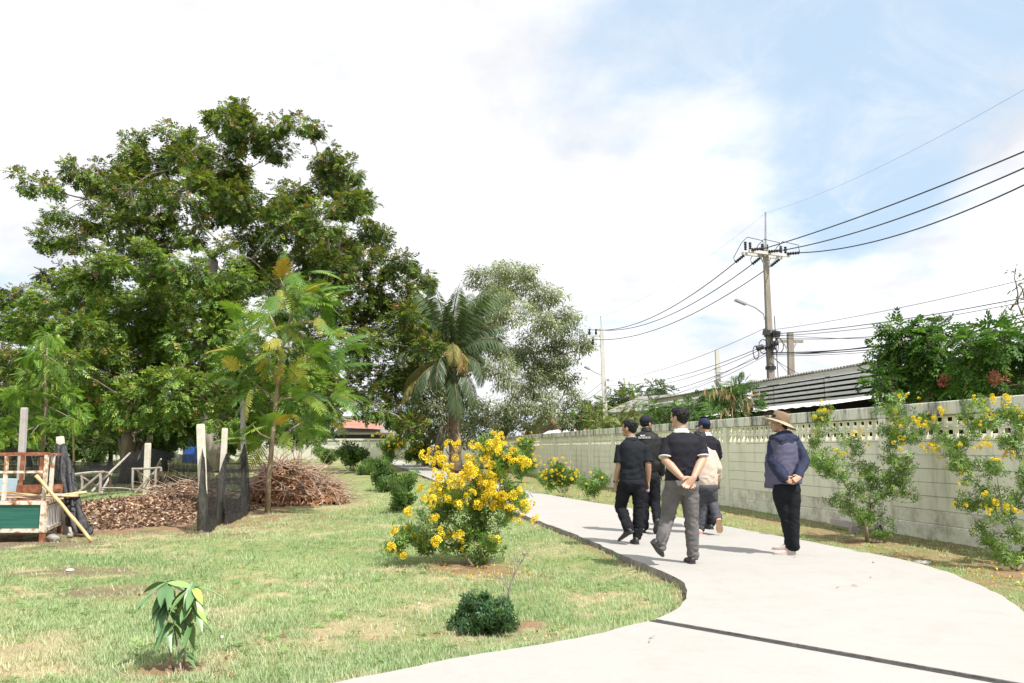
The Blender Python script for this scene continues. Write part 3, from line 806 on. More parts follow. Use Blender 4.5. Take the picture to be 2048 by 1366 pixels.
# trumpet flower cluster (shared by all yellow elder shrubs) ---------------------------------------------
def flower_cluster(seed, nfl=6, R0=.05):
    r = np.random.default_rng(seed); V, F, C = [], [], []; b = 0
    for i in range(nfl):
        d = nrm(r.normal(0, 1, 3) + np.array((0, 0, .45))); cpos = d * R0 * r.uniform(.35, .68)
        x = nrm(np.cross(d, np.array((.3, .8, .2)))); y = np.cross(d, x); L = .034; col = np.array((.88, .71, .045)) * r.uniform(.85, 1.12)
        n = 5
        ring0 = [cpos + (x * math.cos(6.283 * k / n) + y * math.sin(6.283 * k / n)) * .005 for k in range(n)]
        ring1 = [cpos + d * L * .75 + (x * math.cos(6.283 * k / n) + y * math.sin(6.283 * k / n)) * .013 for k in range(n)]
        for k in range(n):
            k2 = (k + 1) % n
            V += [ring0[k], ring0[k2], ring1[k2], ring1[k]]; F.append((b, b + 1, b + 2, b + 3)); b += 4; C += [col * np.array((.9, .8, .8))] * 4
            a = 6.283 * (k + .5) / n; o = x * math.cos(a) + y * math.sin(a); s_ = -x * math.sin(a) + y * math.cos(a)
            p0 = cpos + d * L * .75 + o * .011
            V += [p0 - s_ * .008, p0 + o * .016 - s_ * .013 + d * .008, p0 + o * .027 + d * .004, p0 + o * .016 + s_ * .013 + d * .008]
            F.append((b, b + 1, b + 2, b + 3)); b += 4; C += [col] * 4
    return np_mesh('flower_cluster', np.array(V), np.array(F), M['petal'], np.clip(np.array(C), 0, 1))
FLOW = [flower_cluster(40 + i, 6 + i % 3) for i in range(5)]
ELDER = [(.38, (.10, .185, .05)), (.38, (.165, .275, .068)), (.24, (.26, .37, .09))]
def flower_obj(parent, p, s, mesh=None):
    o = link('flower_cluster', mesh or FLOW[int(rng.integers(5))], parent, Vector(p) - parent_origin(parent))
    o.rotation_euler = (rng.normal(0, .3), rng.normal(0, .3), rng.uniform(0, 6.28)); o.scale = (s, s, s)
    return o
def shrub(name, label, cat, base, D, lobes, flowers, stems=True, pals=ELDER, leaf_s=.075, n_clump=120, n_leaf=(7, 12), clump_r=.09, tmpl=None, group=None, fs=1.0, rad=.016, dj=.18, shell=.25, stemlobes=None, mat=None):
    t = thing(name, label, cat, base, group)
    L = lobes_w(lobes, D, dj)
    mb = MB(); b0 = np.array(base)
    nodes = [(b0 + np.array((q, w, 0.)), rad * 1.25, 0.0) for q, w in rng.normal(0, rad * 1.6, (4, 2))]; H_ = max(c[2] for c, r in L); L2 = []
    for (c, r) in sorted(L, key=lambda l: np.linalg.norm(l[0] - b0)) if stems else []:
        cost = [np.linalg.norm(n_[0] - c) * (1 + (.8 if n_[0][2] > c[2] - .05 * H_ else 0)) + n_[2] for n_ in nodes]; i = int(np.argmin(cost)); n0, ra, _ = nodes[i]
        ra = min(ra, rad * 1.25); nodes[i] = (n0, ra * .92, nodes[i][2] + .04 * H_)
        mid = n0 * .5 + c * .5 + rng.normal(0, .035 * H_, 3); mid[:2] -= (c - n0)[:2] * .10; mid[2] = max(mid[2], .03)
        k = [n0, n0 * .55 + mid * .45 + rng.normal(0, .008, 3), mid, mid * .45 + c * .55 + rng.normal(0, .015 * H_, 3), c]
        mb.tube(k, [ra, ra * .9, ra * .78, ra * .66, ra * .5], 5)
        nodes.append((np.array(mid), ra * .8, 0.0)); nodes.append((np.array(c), ra * .62, 0.0))
        L2 += [(np.array(k[3]), r * .46), (np.array(mid), r * .34)]
    tw = MB()
    if stems: L = L + L2
    crown('foliage', L, t, pals, clump_r, n_clump, n_leaf, leaf_s, tmpl or T_WH, droop=.3, tw=tw, twr=rad * .18, shell=shell, mat=mat)
    if mb.v: mb.build('stem', M['twig'], t, smooth=True)
    if tw.v: tw.build('twigs', M['twig'], t)['kind'] = 'stuff'
    for q in flowers:
        px, py = q[:2]; d = D + (q[2] if len(q) > 2 else rng.normal(-.10 * D / 10, dj * .75))
        flower_obj(t, at(px, py, d), fs * .64 * rng.uniform(.5, 1.25))
    return t
def around(lst, n, sx, sy):
    out = []
    for i in range(n):
        p = lst[int(rng.integers(len(lst)))]; out.append((p[0] + rng.normal(0, sx), p[1] + rng.normal(0, sy)))
    return out
# foreground yellow elder
fl = around([(885, 920), (910, 940), (940, 935), (970, 945), (985, 960), (1000, 990), (1010, 1000), (1030, 1010), (870, 985), (890, 975), (930, 965), (960, 975), (905, 1000), (1000, 1010), (980, 985), (1045, 1000), (880, 925), (860, 1000)], 205, 20, 16) \
   + around([(975, 890), (990, 900), (1005, 905), (960, 900), (1000, 882)], 30, 9, 8) + around([(1030, 920), (1050, 922), (1020, 915)], 20, 9, 7) \
   + around([(905, 1075), (918, 1080), (940, 1095)], 12, 7, 5) + around([(790, 1055), (785, 1095), (815, 1062), (805, 1108), (860, 1102), (868, 1092), (830, 1075)], 20, 6, 5) + around([(870, 1035), (1065, 1045), (985, 1075), (880, 1060)], 10, 5, 5)
shrub('yellow_elder_shrub', 'largest yellow flowering shrub standing alone on the lawn by the path edge', 'shrub', gp(945, 1132), 9.75,
      [(870, 1080, 34), (830, 1070, 30), (900, 1045, 38), (950, 1062, 40), (990, 1072, 26), (900, 985, 34), (950, 960, 34), (1000, 965, 30), (955, 1005, 42), (880, 1015, 36), (1020, 985, 28), (1040, 1005, 18), (985, 920, 30), (970, 893, 22),
       (1035, 925, 16), (805, 1062, 18), (850, 1100, 24), (925, 1090, 30), (975, 1040, 36), (1005, 925, 18), (790, 1095, 12)], fl, n_clump=165, n_leaf=(8, 13), leaf_s=.068, clump_r=.10, rad=.015, dj=.22, fs=1.28)
# two tall elders against the wall
shrub('yellow_elder_shrub', 'leggy yellow flowering shrub against the wall behind the person in the sun hat', 'shrub', gp(1742, 1086), 12.0,
      [(1650, 820, 22), (1640, 870, 22), (1665, 915, 24), (1640, 925, 16), (1700, 880, 26), (1720, 925, 30), (1740, 960, 24), (1700, 985, 32), (1680, 1000, 26), (1740, 1010, 30), (1770, 960, 18), (1790, 860, 30), (1770, 810, 26), (1820, 850, 28),
       (1780, 900, 26), (1815, 920, 24), (1800, 960, 18), (1820, 985, 16), (1790, 800, 22), (1850, 830, 22), (1870, 850, 14), (1720, 1040, 22), (1760, 1050, 18), (1630, 920, 10)],
      around([(1640, 830), (1630, 850), (1650, 820), (1625, 912), (1650, 905), (1680, 905), (1685, 910), (1810, 800), (1845, 800), (1870, 825), (1880, 820), (1785, 825), (1820, 840), (1840, 850), (1860, 845), (1875, 835), (1800, 850), (1795, 882), (1800, 872), (1848, 898), (1865, 895), (1870, 908), (1712, 877), (1720, 868), (1830, 835)], 96, 8, 7)
      + [(1692, 974), (1800, 987), (1700, 966), (1735, 890), (1650, 830)], n_clump=105, n_leaf=(7, 13), leaf_s=.068, clump_r=.12, rad=.024, dj=.25, fs=.85)
shrub('yellow_elder_shrub', 'straggly yellow flowering shrub against the wall cut by the picture edge', 'shrub', gp(2030, 1140), 9.5,
      [(1960, 810, 18), (1990, 830, 22), (2035, 830, 26), (1930, 880, 18), (1900, 905, 16), (1960, 850, 18), (2010, 880, 24), (2045, 920, 24), (1985, 930, 18), (1910, 940, 14), (1930, 1000, 14), (2000, 990, 20), (2040, 1000, 26), (2030, 1060, 26),
       (2000, 1100, 24), (2045, 1100, 28), (2060, 860, 26), (2070, 960, 30), (1960, 1060, 12), (1890, 880, 10)],
      around([(1960, 800), (1985, 800), (2010, 795), (1970, 830), (2025, 820), (2040, 830), (1950, 850), (1965, 865), (1930, 887), (1960, 893), (2020, 898), (2035, 880), (1920, 967), (1925, 1012), (1980, 1005), (1985, 1015), (2010, 1008), (2040, 960), (2040, 1030), (2000, 930), (1990, 920), (1912, 940), (2045, 870), (1950, 1062)], 92, 9, 7),
      n_clump=100, n_leaf=(7, 12), leaf_s=.062, clump_r=.11, rad=.018, dj=.2, fs=.8)
# elders and low bushes along the path
shrub('yellow_elder_shrub', 'rounded yellow flowering shrub beside the far stretch of wall', 'shrub', gp(1120, 985), 23.0, [(1090, 950, 18), (1112, 945, 22), (1135, 952, 20), (1150, 955, 14), (1115, 925, 14), (1128, 968, 16), (1100, 968, 14)],
      around([(1095, 940), (1120, 935), (1145, 945), (1110, 960), (1135, 950), (1100, 925)], 70, 13, 10), n_clump=45, leaf_s=.12, clump_r=.16, n_leaf=(8, 14), fs=1.15, dj=.3)
shrub('leafy_bush', 'small round leafy bush with few yellow flowers on the verge', 'shrub', gp(1188, 995), 20.5, [(1185, 968, 16), (1200, 970, 14), (1170, 972, 13), (1190, 952, 12), (1208, 958, 10), (1188, 982, 12)],
      [(1172, 968), (1205, 955), (1208, 965), (1180, 945), (1195, 960)], n_clump=60, leaf_s=.11, clump_r=.13, dj=.2)
shrub('yellow_elder_shrub', 'tall thin yellow flowering shrub beyond the largest one near the wall', 'shrub', gp(1045, 962), 32.0, [(1040, 905, 16), (1055, 895, 14), (1048, 925, 18), (1060, 935, 14), (1035, 930, 14), (1052, 885, 9)],
      around([(1045, 895), (1060, 890), (1065, 905), (1035, 885), (1050, 920)], 44, 10, 10), n_clump=26, leaf_s=.17, clump_r=.22, fs=1.4, dj=.3)
for i, (px, py, D_, lab) in enumerate(((785, 885, 60, 'tallest yellow flowering shrub beyond the path bend by the cream wall'), (830, 900, 56, 'wide yellow flowering shrub left of the palm trunk'))):
    shrub('yellow_elder_shrub', lab, 'shrub', gp(px, 932), D_, [(px - 14, py + 6, 15), (px + 10, py, 16), (px, py - 10, 13), (px + 22, py + 8, 12), (px - 5, py + 16, 14)], around([(px - 10, py - 6), (px + 10, py - 8), (px, py + 3), (px + 20, py + 4)], 60, 12, 8), n_clump=9, leaf_s=.30, clump_r=.40, fs=2.3, dj=.5, rad=.03)
for i, (bx, by, D_, lob, lab) in enumerate((
        ((706), 938, 48, [(700, 908, 22), (715, 915, 18), (690, 902, 14), (722, 905, 12)], 'dark clipped bush furthest along the lawn beside the path'),
        ((742), 950, 42, [(735, 930, 18), (752, 935, 18), (762, 925, 14), (728, 940, 12)], 'mid green bush second furthest along the lawn edge'),
        ((765), 985, 26, [(765, 945, 16), (775, 955, 18), (755, 960, 14), (770, 970, 14), (762, 930, 12)], 'loose upright bush with pale stems third along the lawn edge'),
        ((806), 1022, 17.5, [(800, 990, 18), (812, 1000, 16), (790, 975, 14), (806, 960, 12), (826, 955, 10), (795, 1008, 12)], 'sparse leafy shrub closest to the largest yellow shrub'))):
    shrub('leafy_bush', lab, 'shrub', gp(bx, by), D_, lob, [], n_clump=(5, 7, 17, 34)[i] , leaf_s=(.34, .28, .17, .115)[i], clump_r=(.4, .34, .2, .12)[i], n_leaf=(8, 14), dj=.3, rad=.02,
          pals=[(.5, (.08, .15, .04)), (.5, (.15, .24, .065))], group='low bushes along the lawn edge of the path')
# dark clipped low bush in front
DK = [(.45, (.05, .115, .05)), (.33, (.085, .17, .07)), (.22, (.14, .24, .10))]
lob = [(930, 1240, 28), (965, 1232, 34), (1000, 1240, 28), (950, 1210, 26), (985, 1212, 24), (915, 1252, 18), (1015, 1250, 20), (965, 1195, 16), (990, 1255, 20), (940, 1255, 18), (1005, 1222, 18)]
shrub('low_bush', 'small dense dark green bush in a mulch ring near the front', 'shrub', gp(966, 1268), 6.2, lob, [], n_clump=1300, n_leaf=(4, 7), leaf_s=.054, clump_r=.032, pals=DK, dj=.08, rad=.006, shell=.3)
# dry forked twig standing by it
p0 = gp(1014, 1222, 0); tg = MB(); D_ = p0.y
def P(px, py, d=0): return at(px, py, D_ + d)
tg.tube([p0 - V3(0, 0, .03), P(1016, 1190), P(1022, 1165), P(1034, 1140), P(1040, 1125), P(1044, 1114)], [.011, .010, .009, .007, .005, .0035], 6)
tg.tube([P(1027, 1153), P(1031, 1140), P(1028, 1125), P(1030, 1108), P(1027, 1100)], [.006, .005, .004, .003, .002], 5)
tg.tube([P(1038, 1130), P(1050, 1112), P(1057, 1100), P(1060, 1094)], [.005, .004, .003, .0018], 5)
tg.tube([P(1018, 1180), P(1010, 1168), P(1006, 1160)], [.006, .004, .002], 5)
tg.tube([gp(1009, 1230) , P(1008, 1190, .02), P(1005, 1148, .03)], [.006, .005, .004], 5)
t = thing('dry_sapling', 'leafless grey forked twig stuck up behind the small dark bush', 'sapling', p0)
tg.build('stem', M['bark_pale'], t, smooth=True)
mb = MB(); mb.ell(P(1048, 1107), (.016, .016, .018)); mb.build('seed_ball', M['bark_pale'], t, smooth=True)

# mango seedling, every leaf its own -----------------------------------------------------------------------
def big_leaf(seed):
    r = np.random.default_rng(seed); n = 7; rows = []
    for i in range(n):
        t_ = i / (n - 1); w = .135 * math.sin(math.pi * min(1, t_ * .93 + .05)) ** .8 * (1 - .25 * t_); z = -.30 * t_ ** 1.8 + .02
        x = t_ * (1 - .1 * t_); wv = .012 * math.sin(t_ * 9 + seed)
        rows.append([(x, -w, z + .030 + wv), (x, 0, z), (x, w, z + .030 - wv)])
    V = np.array(rows).reshape(-1, 3); F = []
    for i in range(n - 1):
        for j in range(2): a = i * 3 + j; F.append((a, a + 1, a + 4, a + 3))
    return V, np.array(F)
m, tt, b = mk('glossy_leaf')
oi = tt.nodes.new('ShaderNodeObjectInfo'); tt.links.new(ramp(tt, oi.outputs['Random'], [(0, (.085, .185, .065)), (.6, (.14, .255, .09)), (.93, (.20, .32, .11)), (1.0, (.36, .48, .08))]), b.inputs['Base Color'])
b.inputs['Roughness'].default_value = .38; M['glossy'] = m
ms = thing('mango_seedling', 'young mango seedling with long drooping leaves tied to a thin stake', 'seedling', gp(358, 1336))
D_ = gp(358, 1336).y
LM = [np_mesh('leaf', *big_leaf(s_), M['glossy'], smooth=True) for s_ in range(4)]
st = MB()
stems = [[(346, 1338), (338, 1290), (334, 1240), (334, 1190), (334, 1164)], [(366, 1336), (372, 1290), (380, 1240), (385, 1200), (386, 1172)]]
for s_ in stems: st.tube([P(*q) for q in s_], [.0075, .006, .005, .004, .003], 6)
st.build('stem', M['twig'], ms, smooth=True)
sk = MB(); sk.tube([gp(362, 1340), P(354, 1290, .03), P(347, 1250, .05)], [.005, .005, .005], 6); sk.build('stake', M['bark_pale'], ms)
def add_leaf(px, py, d, az, pitch, L):
    o = link('leaf', LM[int(rng.integers(4))], ms, P(px, py, d) - parent_origin(ms)); o.rotation_euler = (rng.normal(0, .25), pitch, az); o.scale = (L, L, L)
for (sx, tip) in ((334, 1166), (386, 1174)):
    for k in range(9): add_leaf(sx, tip + 2, 0, 6.283 * k / 9 + rng.normal(0, .2), rng.uniform(-.1, .5), rng.uniform(.20, .27))
    for lvl, cnt in ((1178, 4), (1196, 6), (1222, 6), (1248, 4)):
        for k in range(cnt): add_leaf(sx + rng.normal(0, 2), lvl + rng.normal(0, 6), 0, 6.283 * k / cnt + rng.normal(0, .5), rng.uniform(.25, .85), rng.uniform(.15, .22))
for k in range(4): add_leaf(370, 1312 - 5 * k, 0, rng.uniform(0, 6.28), rng.uniform(.2, .8), .12)

# oil palm ---------------------------------------------------------------------------------------------------
PD = 46.0
pb = gp(911, 945.5); pt = thing('oil_palm', 'ragged palm with drooping yellowing fronds beside the path', 'palm tree', pb)
top = at(899, 722, PD); pm_ = mpp(PD)
mb = MB(); tp = [pb, at(910, 880, PD), at(905, 800, PD), at(901, 750, PD), top]
mb.tube(tp, [.42, .36, .34, .36, .30], 12); mb.build('trunk', pm('palm_trunk', ((0.09, 0.06, 0.04), (0.27, 0.20, 0.13)), 3, .95, .05, sc3=(1, 1, 1.6)), pt, smooth=True)
st = MB()
for i in range(46):
    z = rng.uniform(.05, .98); p_ = np.array(tp[0]) * (1 - z) + np.array(tp[-1]) * z; a = rng.uniform(0, 6.28); o = V3(math.cos(a), math.sin(a), 0)
    st.tube([Vector(p_) + o * .30, Vector(p_) + o * .50 + V3(0, 0, .28)], [.07, .03], 4)
q = st.build('frond_stub', bpy.data.materials['palm_trunk'], pt); q['kind'] = 'stuff'
def frond(az, elev, L, curve, col, seed, hang=.75):
    L = L * (1.08 if elev > 1 else .9)
    if .3 < elev < 1.3 and curve < 2: elev = min(1.45, elev + .28); curve = curve * 1.15
    """arched rachis with two rows of leaflets"""
    o = V3(math.cos(az), math.sin(az), 0); n = 16; pts = []; p = Vector(top) + o * .12 + V3(0, 0, .25 * elev); e = elev
    for i in range(n + 1):
        pts.append(np.array(p)); d = o * math.cos(e) + V3(0, 0, math.sin(e)); p = p + d * (L / n); e -= curve / n * (.5 + 1.2 * i / n)
    pts = np.array(pts); side = np.cross(np.array(o), (0, 0, 1.)); k = 86
    ti = np.linspace(.14, 1, k); idx = ti * n; i0 = np.minimum(idx.astype(int), n - 1); fr = (idx - i0)[:, None]
    pos = pts[i0] * (1 - fr) + pts[i0 + 1] * fr; tan = nrm(pts[i0 + 1] - pts[i0]); parts = []
    for sg in (1, -1):
        ax = nrm(tan * .55 + side * sg * .8 + rng.normal(0, .08, (k, 3))) - np.array((0, 0, hang)) + np.cross(side, tan) * 0.0
        Ls = L * .27 * np.sin(np.clip(ti * .9 + .12, 0, 1) * math.pi) ** .6 * rng.uniform(.8, 1.1, k)
        tv, tf = leaf_quad(1, .075, 0, .22); up = np.cross(ax, tan) * sg + rng.normal(0, .2, (k, 3))
        cc = np.array(col) * rng.uniform(.75, 1.25, (k, 1))
        parts.append(scatter(tv, tf, pos, ax, up, Ls, cc))
    rm = MB(); rm.tube([Vector(q_) for q_ in pts[::2]], list(np.linspace(.055, .012, len(pts[::2]))), 4)
    rv = np.array(rm.v); parts.append((rv, np.array([f_ for f_ in rm.f if len(f_) == 4]), np.tile(np.array((.20, .17, .09)), (len(rv), 1))))
    v, f, c = join(parts); link('frond', np_mesh('frond', v, f, M['leaf'], c, parent_origin(pt)), pt)
gr, gd, ye = (.125, .175, .085), (.095, .14, .07), (.38, .35, .14)
F_ = [(1.45, 1.35, 5.2, .9, gr), (1.2, 1.2, 5.4, 1.2, gr), (2.0, 1.25, 5.0, 1.2, gr), (.6, 1.15, 5.4, 1.25, gr), (.1, 1.05, 5.2, 1.2, gr), (-.5, 1.2, 5.0, 1.3, gr), (2.6, 1.1, 4.8, 1.4, gr), (3.3, 1.2, 4.6, 1.0, gr), (-1.3, 1.35, 4.4, 1.0, gr), (4.4, 1.3, 4.6, .9, gr), (3.0, .75, 4.4, 1.5, gd), (.3, .75, 4.8, 1.3, gd),
      (-.25, .5, 4.6, 1.6, gd), (3.5, .35, 4.4, 1.9, gd), (2.8, .05, 4.4, 1.7, ye), (3.25, -.3, 4.6, 1.3, ye), (4.9, .9, 3.9, 3.6, ye), (5.2, .6, 3.6, 3.4, (.34, .24, .08)), (4.5, .2, 4.2, 2.4, gd), (5.6, .3, 4.2, 2.6, gd), (-.9, -.3, 4.4, 1.5, gd), (3.9, -.2, 4.4, 1.6, gd), (5.0, -.6, 4.6, 1.1, gd), (1.0, .4, 4.5, 1.6, gd), (4.1, .95, 4.2, 1.6, gr)]
for i, q in enumerate(F_): frond(*q, seed=i)

# bodhi tree with thin pale foliage ---------------------------------------------------------------------------
BO = [(.36, (.22, .25, .145)), (.36, (.33, .36, .235)), (.14, (.12, .155, .07)), (.14, (.45, .46, .35))]
bo = [(1000, 560, 34), (960, 560, 28), (1040, 562, 38), (1080, 592, 34), (1020, 622, 44), (1090, 640, 38), (1128, 640, 28), (1160, 680, 20), (1060, 692, 44), (1112, 712, 40), (1132, 760, 30), (1062, 762, 42), (1000, 742, 40), (1092, 812, 36), (1030, 822, 42),
      (980, 832, 40), (1126, 822, 22), (965, 645, 38), (945, 722, 36), (925, 802, 36), (870, 805, 40), (882, 862, 30), (930, 868, 30), (1050, 860, 26), (990, 690, 36), (1085, 740, 36), (985, 595, 30), (1010, 865, 26), (860, 760, 36), (1163, 705, 20), (1150, 645, 18), (1105, 590, 22), (1150, 800, 20), (1122, 690, 28), (1010, 540, 20), (1060, 545, 20)]
bol = lobes_w(bo, 54, 1.6)
tree('bodhi_tree', 'airy tree with sparse pale grey green leaves behind the palm', 'tree', gp(873, 936), np.array(at(885, 850, 53.5)), bol, .36, M['bark_pale'],
     dict(pals=BO, clump_r=.50, n_clump=21, n_leaf=(42, 64), leaf_s=.215, tmpl=T_LEAF, droop=.8, shell=.25), tipr=.06, wob=.1)
bd2 = lobes_w([(880, 700, 40), (850, 790, 40), (880, 850, 36), (935, 845, 36), (990, 860, 30), (830, 850, 26)], 56, 1.0)
tree('shade_tree', 'dark leafy tree filling the gap behind the palm trunk', 'tree', gp(850, 930), np.array(at(855, 880, 56)), bd2, .25, M['bark'], dict(pals=RAIN[:2], clump_r=.55, n_clump=10, n_leaf=(18, 28), leaf_s=.42, tmpl=T_PIN, shell=.3), tipr=.05)

# young flame tree with feathery fronds, every frond its own ----------------------------------------------------
YD = 17.2
yb = gp(535, 1026); yt = thing('flame_tree_sapling', 'young tree with bright feathery fronds standing in a mulch ring on the lawn', 'tree', yb)
mb = MB(); tr_ = [yb, at(537, 960, YD), at(543, 900, YD), at(550, 820, YD), at(556, 760, YD), at(566, 690, YD), at(585, 620, YD), at(600, 565, YD)]
mb.tube(tr_, [.065, .055, .05, .046, .04, .032, .022, .012], 8)
br = [((552, 800), (500, 760), (470, 730)), ((556, 770), (610, 720), (660, 690)), ((545, 880), (520, 868), (505, 850)), ((556, 770), (530, 700), (505, 660)), ((566, 690), (620, 640), (655, 610)), ((585, 620), (570, 580), (560, 555)), ((552, 800), (620, 790), (680, 800)), ((543, 890), (580, 860), (610, 840)), ((566, 690), (540, 630), (520, 620))]
tips = []
for b_ in br:
    dd = rng.normal(0, .45); pts = [at(b_[0][0], b_[0][1], YD), at(b_[1][0], b_[1][1], YD + dd * .6), at(b_[2][0], b_[2][1], YD + dd)]
    mb.tube(pts, [.028, .018, .008], 6); tips.append((b_, dd))
mb.build('trunk', pm('young_bark', ((0.24, 0.17, 0.11), (0.40, 0.31, 0.22)), 9, .85, .006, sc3=(1, 1, .4)), yt, smooth=True)
def bipinnate(seed):
    r = np.random.default_rng(seed); V, F, b = [], [], 0
    for i in range(13):
        t_ = (i + .8) / 13.5
        for sg in (1, -1):
            L = .36 * (1 - abs(t_ - .42) * 1.05) * r.uniform(.88, 1.1); a = R(72 - 28 * t_) * sg + r.normal(0, .05)
            d = np.array((math.cos(a), math.sin(a), -.22)); o = np.array((t_ * .92, 0, -.30 * t_ * t_)); s_ = np.array((-math.sin(a), math.cos(a), 0)) * .030 * L / .3
            # a pinna: two notched half blades
            for k in range(3):
                p_, q_ = o + d * L * (k / 3), o + d * L * ((k + 1) / 3) - np.array((0, 0, .015 * k)); w0, w1 = (.9, 1.0, .75)[k], (.8, .6, .12)[k]
                V += [p_ - s_ * w0, p_ + s_ * w0, q_ + s_ * w1, q_ - s_ * w1]; F.append((b, b + 1, b + 2, b + 3)); b += 4
    return np.array(V), np.array(F)
m, tt, b = mk('feathery_leaf')
oi = tt.nodes.new('ShaderNodeObjectInfo'); cc = ramp(tt, oi.outputs['Random'], [(0, (.07, .15, .03)), (.45, (.13, .25, .04)), (.80, (.24, .36, .055)), (.93, (.38, .36, .06)), (1.0, (.42, .23, .05))])
tt.links.new(cc, b.inputs['Base Color']); b.inputs['Roughness'].default_value = .5
tr = tt.nodes.new('ShaderNodeBsdfTranslucent'); tt.links.new(mixc(tt, 1.0, cc, (1, 1.1, .5), 'MULTIPLY'), tr.inputs[0]); mxs = tt.nodes.new('ShaderNodeMixShader'); mxs.inputs[0].default_value = .35
tt.links.new(b.outputs[0], mxs.inputs[1]); tt.links.new(tr.outputs[0], mxs.inputs[2]); tt.links.new(mxs.outputs[0], tt.nodes['Material Output'].inputs[0]); M['feather'] = m
BM = [np_mesh('frond', *bipinnate(s_), M['feather']) for s_ in range(3)]
def put_frond(parent, p, ax, L, pool=BM):
    o = link('frond', pool[int(rng.integers(len(pool)))], parent, Vector(p) - parent_origin(parent)); x = Vector(ax).normalized(); u = (V3(0, 0, 1) + Vector(rng.normal(0, .3, 3))); y = u.cross(x).normalized(); z = x.cross(y)
    o.rotation_euler = Matrix((x, y, z)).transposed().to_euler(); o.scale = (L, L, L)
for (px, py, sx, sy, n_) in ((600, 610, 32, 42, 36), (630, 600, 20, 30, 18), (560, 640, 36, 40, 26), (505, 680, 26, 40, 20), (630, 700, 30, 36, 26), (560, 720, 36, 40, 24), (480, 740, 18, 24, 10), (685, 715, 14, 18, 9), (675, 790, 18, 14, 10), (610, 800, 36, 28, 20), (540, 850, 24, 18, 18), (515, 880, 14, 12, 10), (610, 850, 18, 14, 10), (565, 560, 12, 16, 10), (500, 780, 24, 22, 14)):
    for i in range(n_):
        x, y = px + rng.normal(0, sx * .75), py + rng.normal(0, sy * .75); p_ = at(x, y, YD + rng.normal(0, .5)); c0 = at(560, min(y + 10, 870), YD)
        d = (p_ - c0); d.z *= .4; d = d.normalized() * .8 + Vector(rng.normal(0, .45, 3)); d.z += rng.normal(.0, .3) - .1
        put_frond(yt, p_, d, rng.uniform(.46, .76))

# sapling at the left edge -------------------------------------------------------------------------------------
SD = 21.0
sb = gp(78, 1000 - 20); sl = lobes_w([(100, 690, 26), (75, 715, 26), (120, 730, 26), (90, 760, 34), (60, 790, 30), (130, 790, 30), (150, 815, 26), (30, 800, 26), (100, 820, 34), (60, 840, 32), (20, 850, 28), (150, 840, 22), (110, 860, 26), (60, 870, 26), (10, 880, 22), (95, 675, 14)], SD, .7)
st = thing('sapling_tree', 'slim young tree with light green layered leaves behind the rusty trailer', 'tree', sb)
mb = MB(); mb.tube([sb, at(84, 900, SD), at(92, 830, SD), at(90, 760, SD), at(95, 690, SD)], [.07, .06, .05, .035, .015], 7)
for c, r in sl: mb.tube([at(90, min(max(c[2] * 0 + 870 - (c[2] - 1.2) * 70, 690), 890), SD), Vector(c)], [.02, .008], 4)
mb.build('trunk', M['twig'], st, smooth=True)
crown('crown', sl, st, [(.3, (.10, .19, .035)), (.5, (.17, .29, .045)), (.2, (.28, .38, .06))], .22, 34, (16, 24), .24, T_PINF, droop=.5, shell=.3, flat=.7)
# screen of trees; the dark low ones are added to deepen the shade here
for k, (px, D_, lob, pl_, lab) in enumerate((
        (60, 60, [(20, 830, 50), (70, 840, 50), (120, 850, 44), (20, 880, 30), (90, 885, 26)], RAIN, 'dark bushy tree behind the slim young tree at the picture edge'),
        (15, 70, [(10, 740, 34), (30, 780, 40), (0, 820, 40), (5, 700, 24)], [(.6, (.10, .13, .04)), (.4, (.17, .18, .06))], 'olive tree crown at the very edge of the lawn'),
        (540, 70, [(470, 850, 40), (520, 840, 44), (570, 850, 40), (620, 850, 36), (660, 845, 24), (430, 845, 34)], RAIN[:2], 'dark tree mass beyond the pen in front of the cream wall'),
        (330, 50, [(310, 850, 34), (370, 848, 36), (430, 850, 36), (480, 848, 34), (400, 830, 36), (450, 826, 34), (340, 826, 34), (300, 880, 22), (345, 885, 20), (400, 885, 22), (450, 885, 24)], RAIN[:2], 'added dark low tree deepening the shade between the two bare white posts'),
        (110, 48, [(110, 842, 36), (160, 838, 36), (210, 846, 34), (60, 845, 34), (20, 850, 34), (140, 866, 26), (180, 880, 22), (220, 885, 20), (60, 885, 24), (100, 888, 22), (20, 890, 24)], RAIN[:2], 'added dark low tree deepening the shade behind the stub post with the bunched net'),
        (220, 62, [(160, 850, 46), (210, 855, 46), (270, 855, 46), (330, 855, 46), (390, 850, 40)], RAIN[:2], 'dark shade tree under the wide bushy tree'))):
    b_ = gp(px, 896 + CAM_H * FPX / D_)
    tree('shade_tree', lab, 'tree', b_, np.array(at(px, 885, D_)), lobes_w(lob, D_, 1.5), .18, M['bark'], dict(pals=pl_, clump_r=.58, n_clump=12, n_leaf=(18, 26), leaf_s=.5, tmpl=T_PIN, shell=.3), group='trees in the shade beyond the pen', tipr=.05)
for i, (px, py, D_, w) in enumerate(((150, 905, 62, 22), (330, 900, 60, 16), (440, 905, 70, 14), (190, 915, 55, 20), (300, 912, 58, 18), (640, 905, 80, 16), (660, 912, 60, 14))):
    shrub('garden_plant', ('low plant under the trees near the dark trunk', 'leafy plant by the cream wall', 'pale leafy plant by the blue tank', 'leafy plant seen through the netting', 'bushy plant seen through the netting', 'small plant by the cream wall', 'low leafy plant beyond the brush heap')[i], 'plant', gp(px, 896 + CAM_H * FPX / D_), D_,
          [(px - w * .5, py, w * .7), (px + w * .5, py + 2, w * .7), (px, py - w * .5, w * .6)], [], n_clump=8, leaf_s=.32, clump_r=.4, dj=.4, pals=[(.5, (.08, .15, .04)), (.5, (.16, .24, .07))])
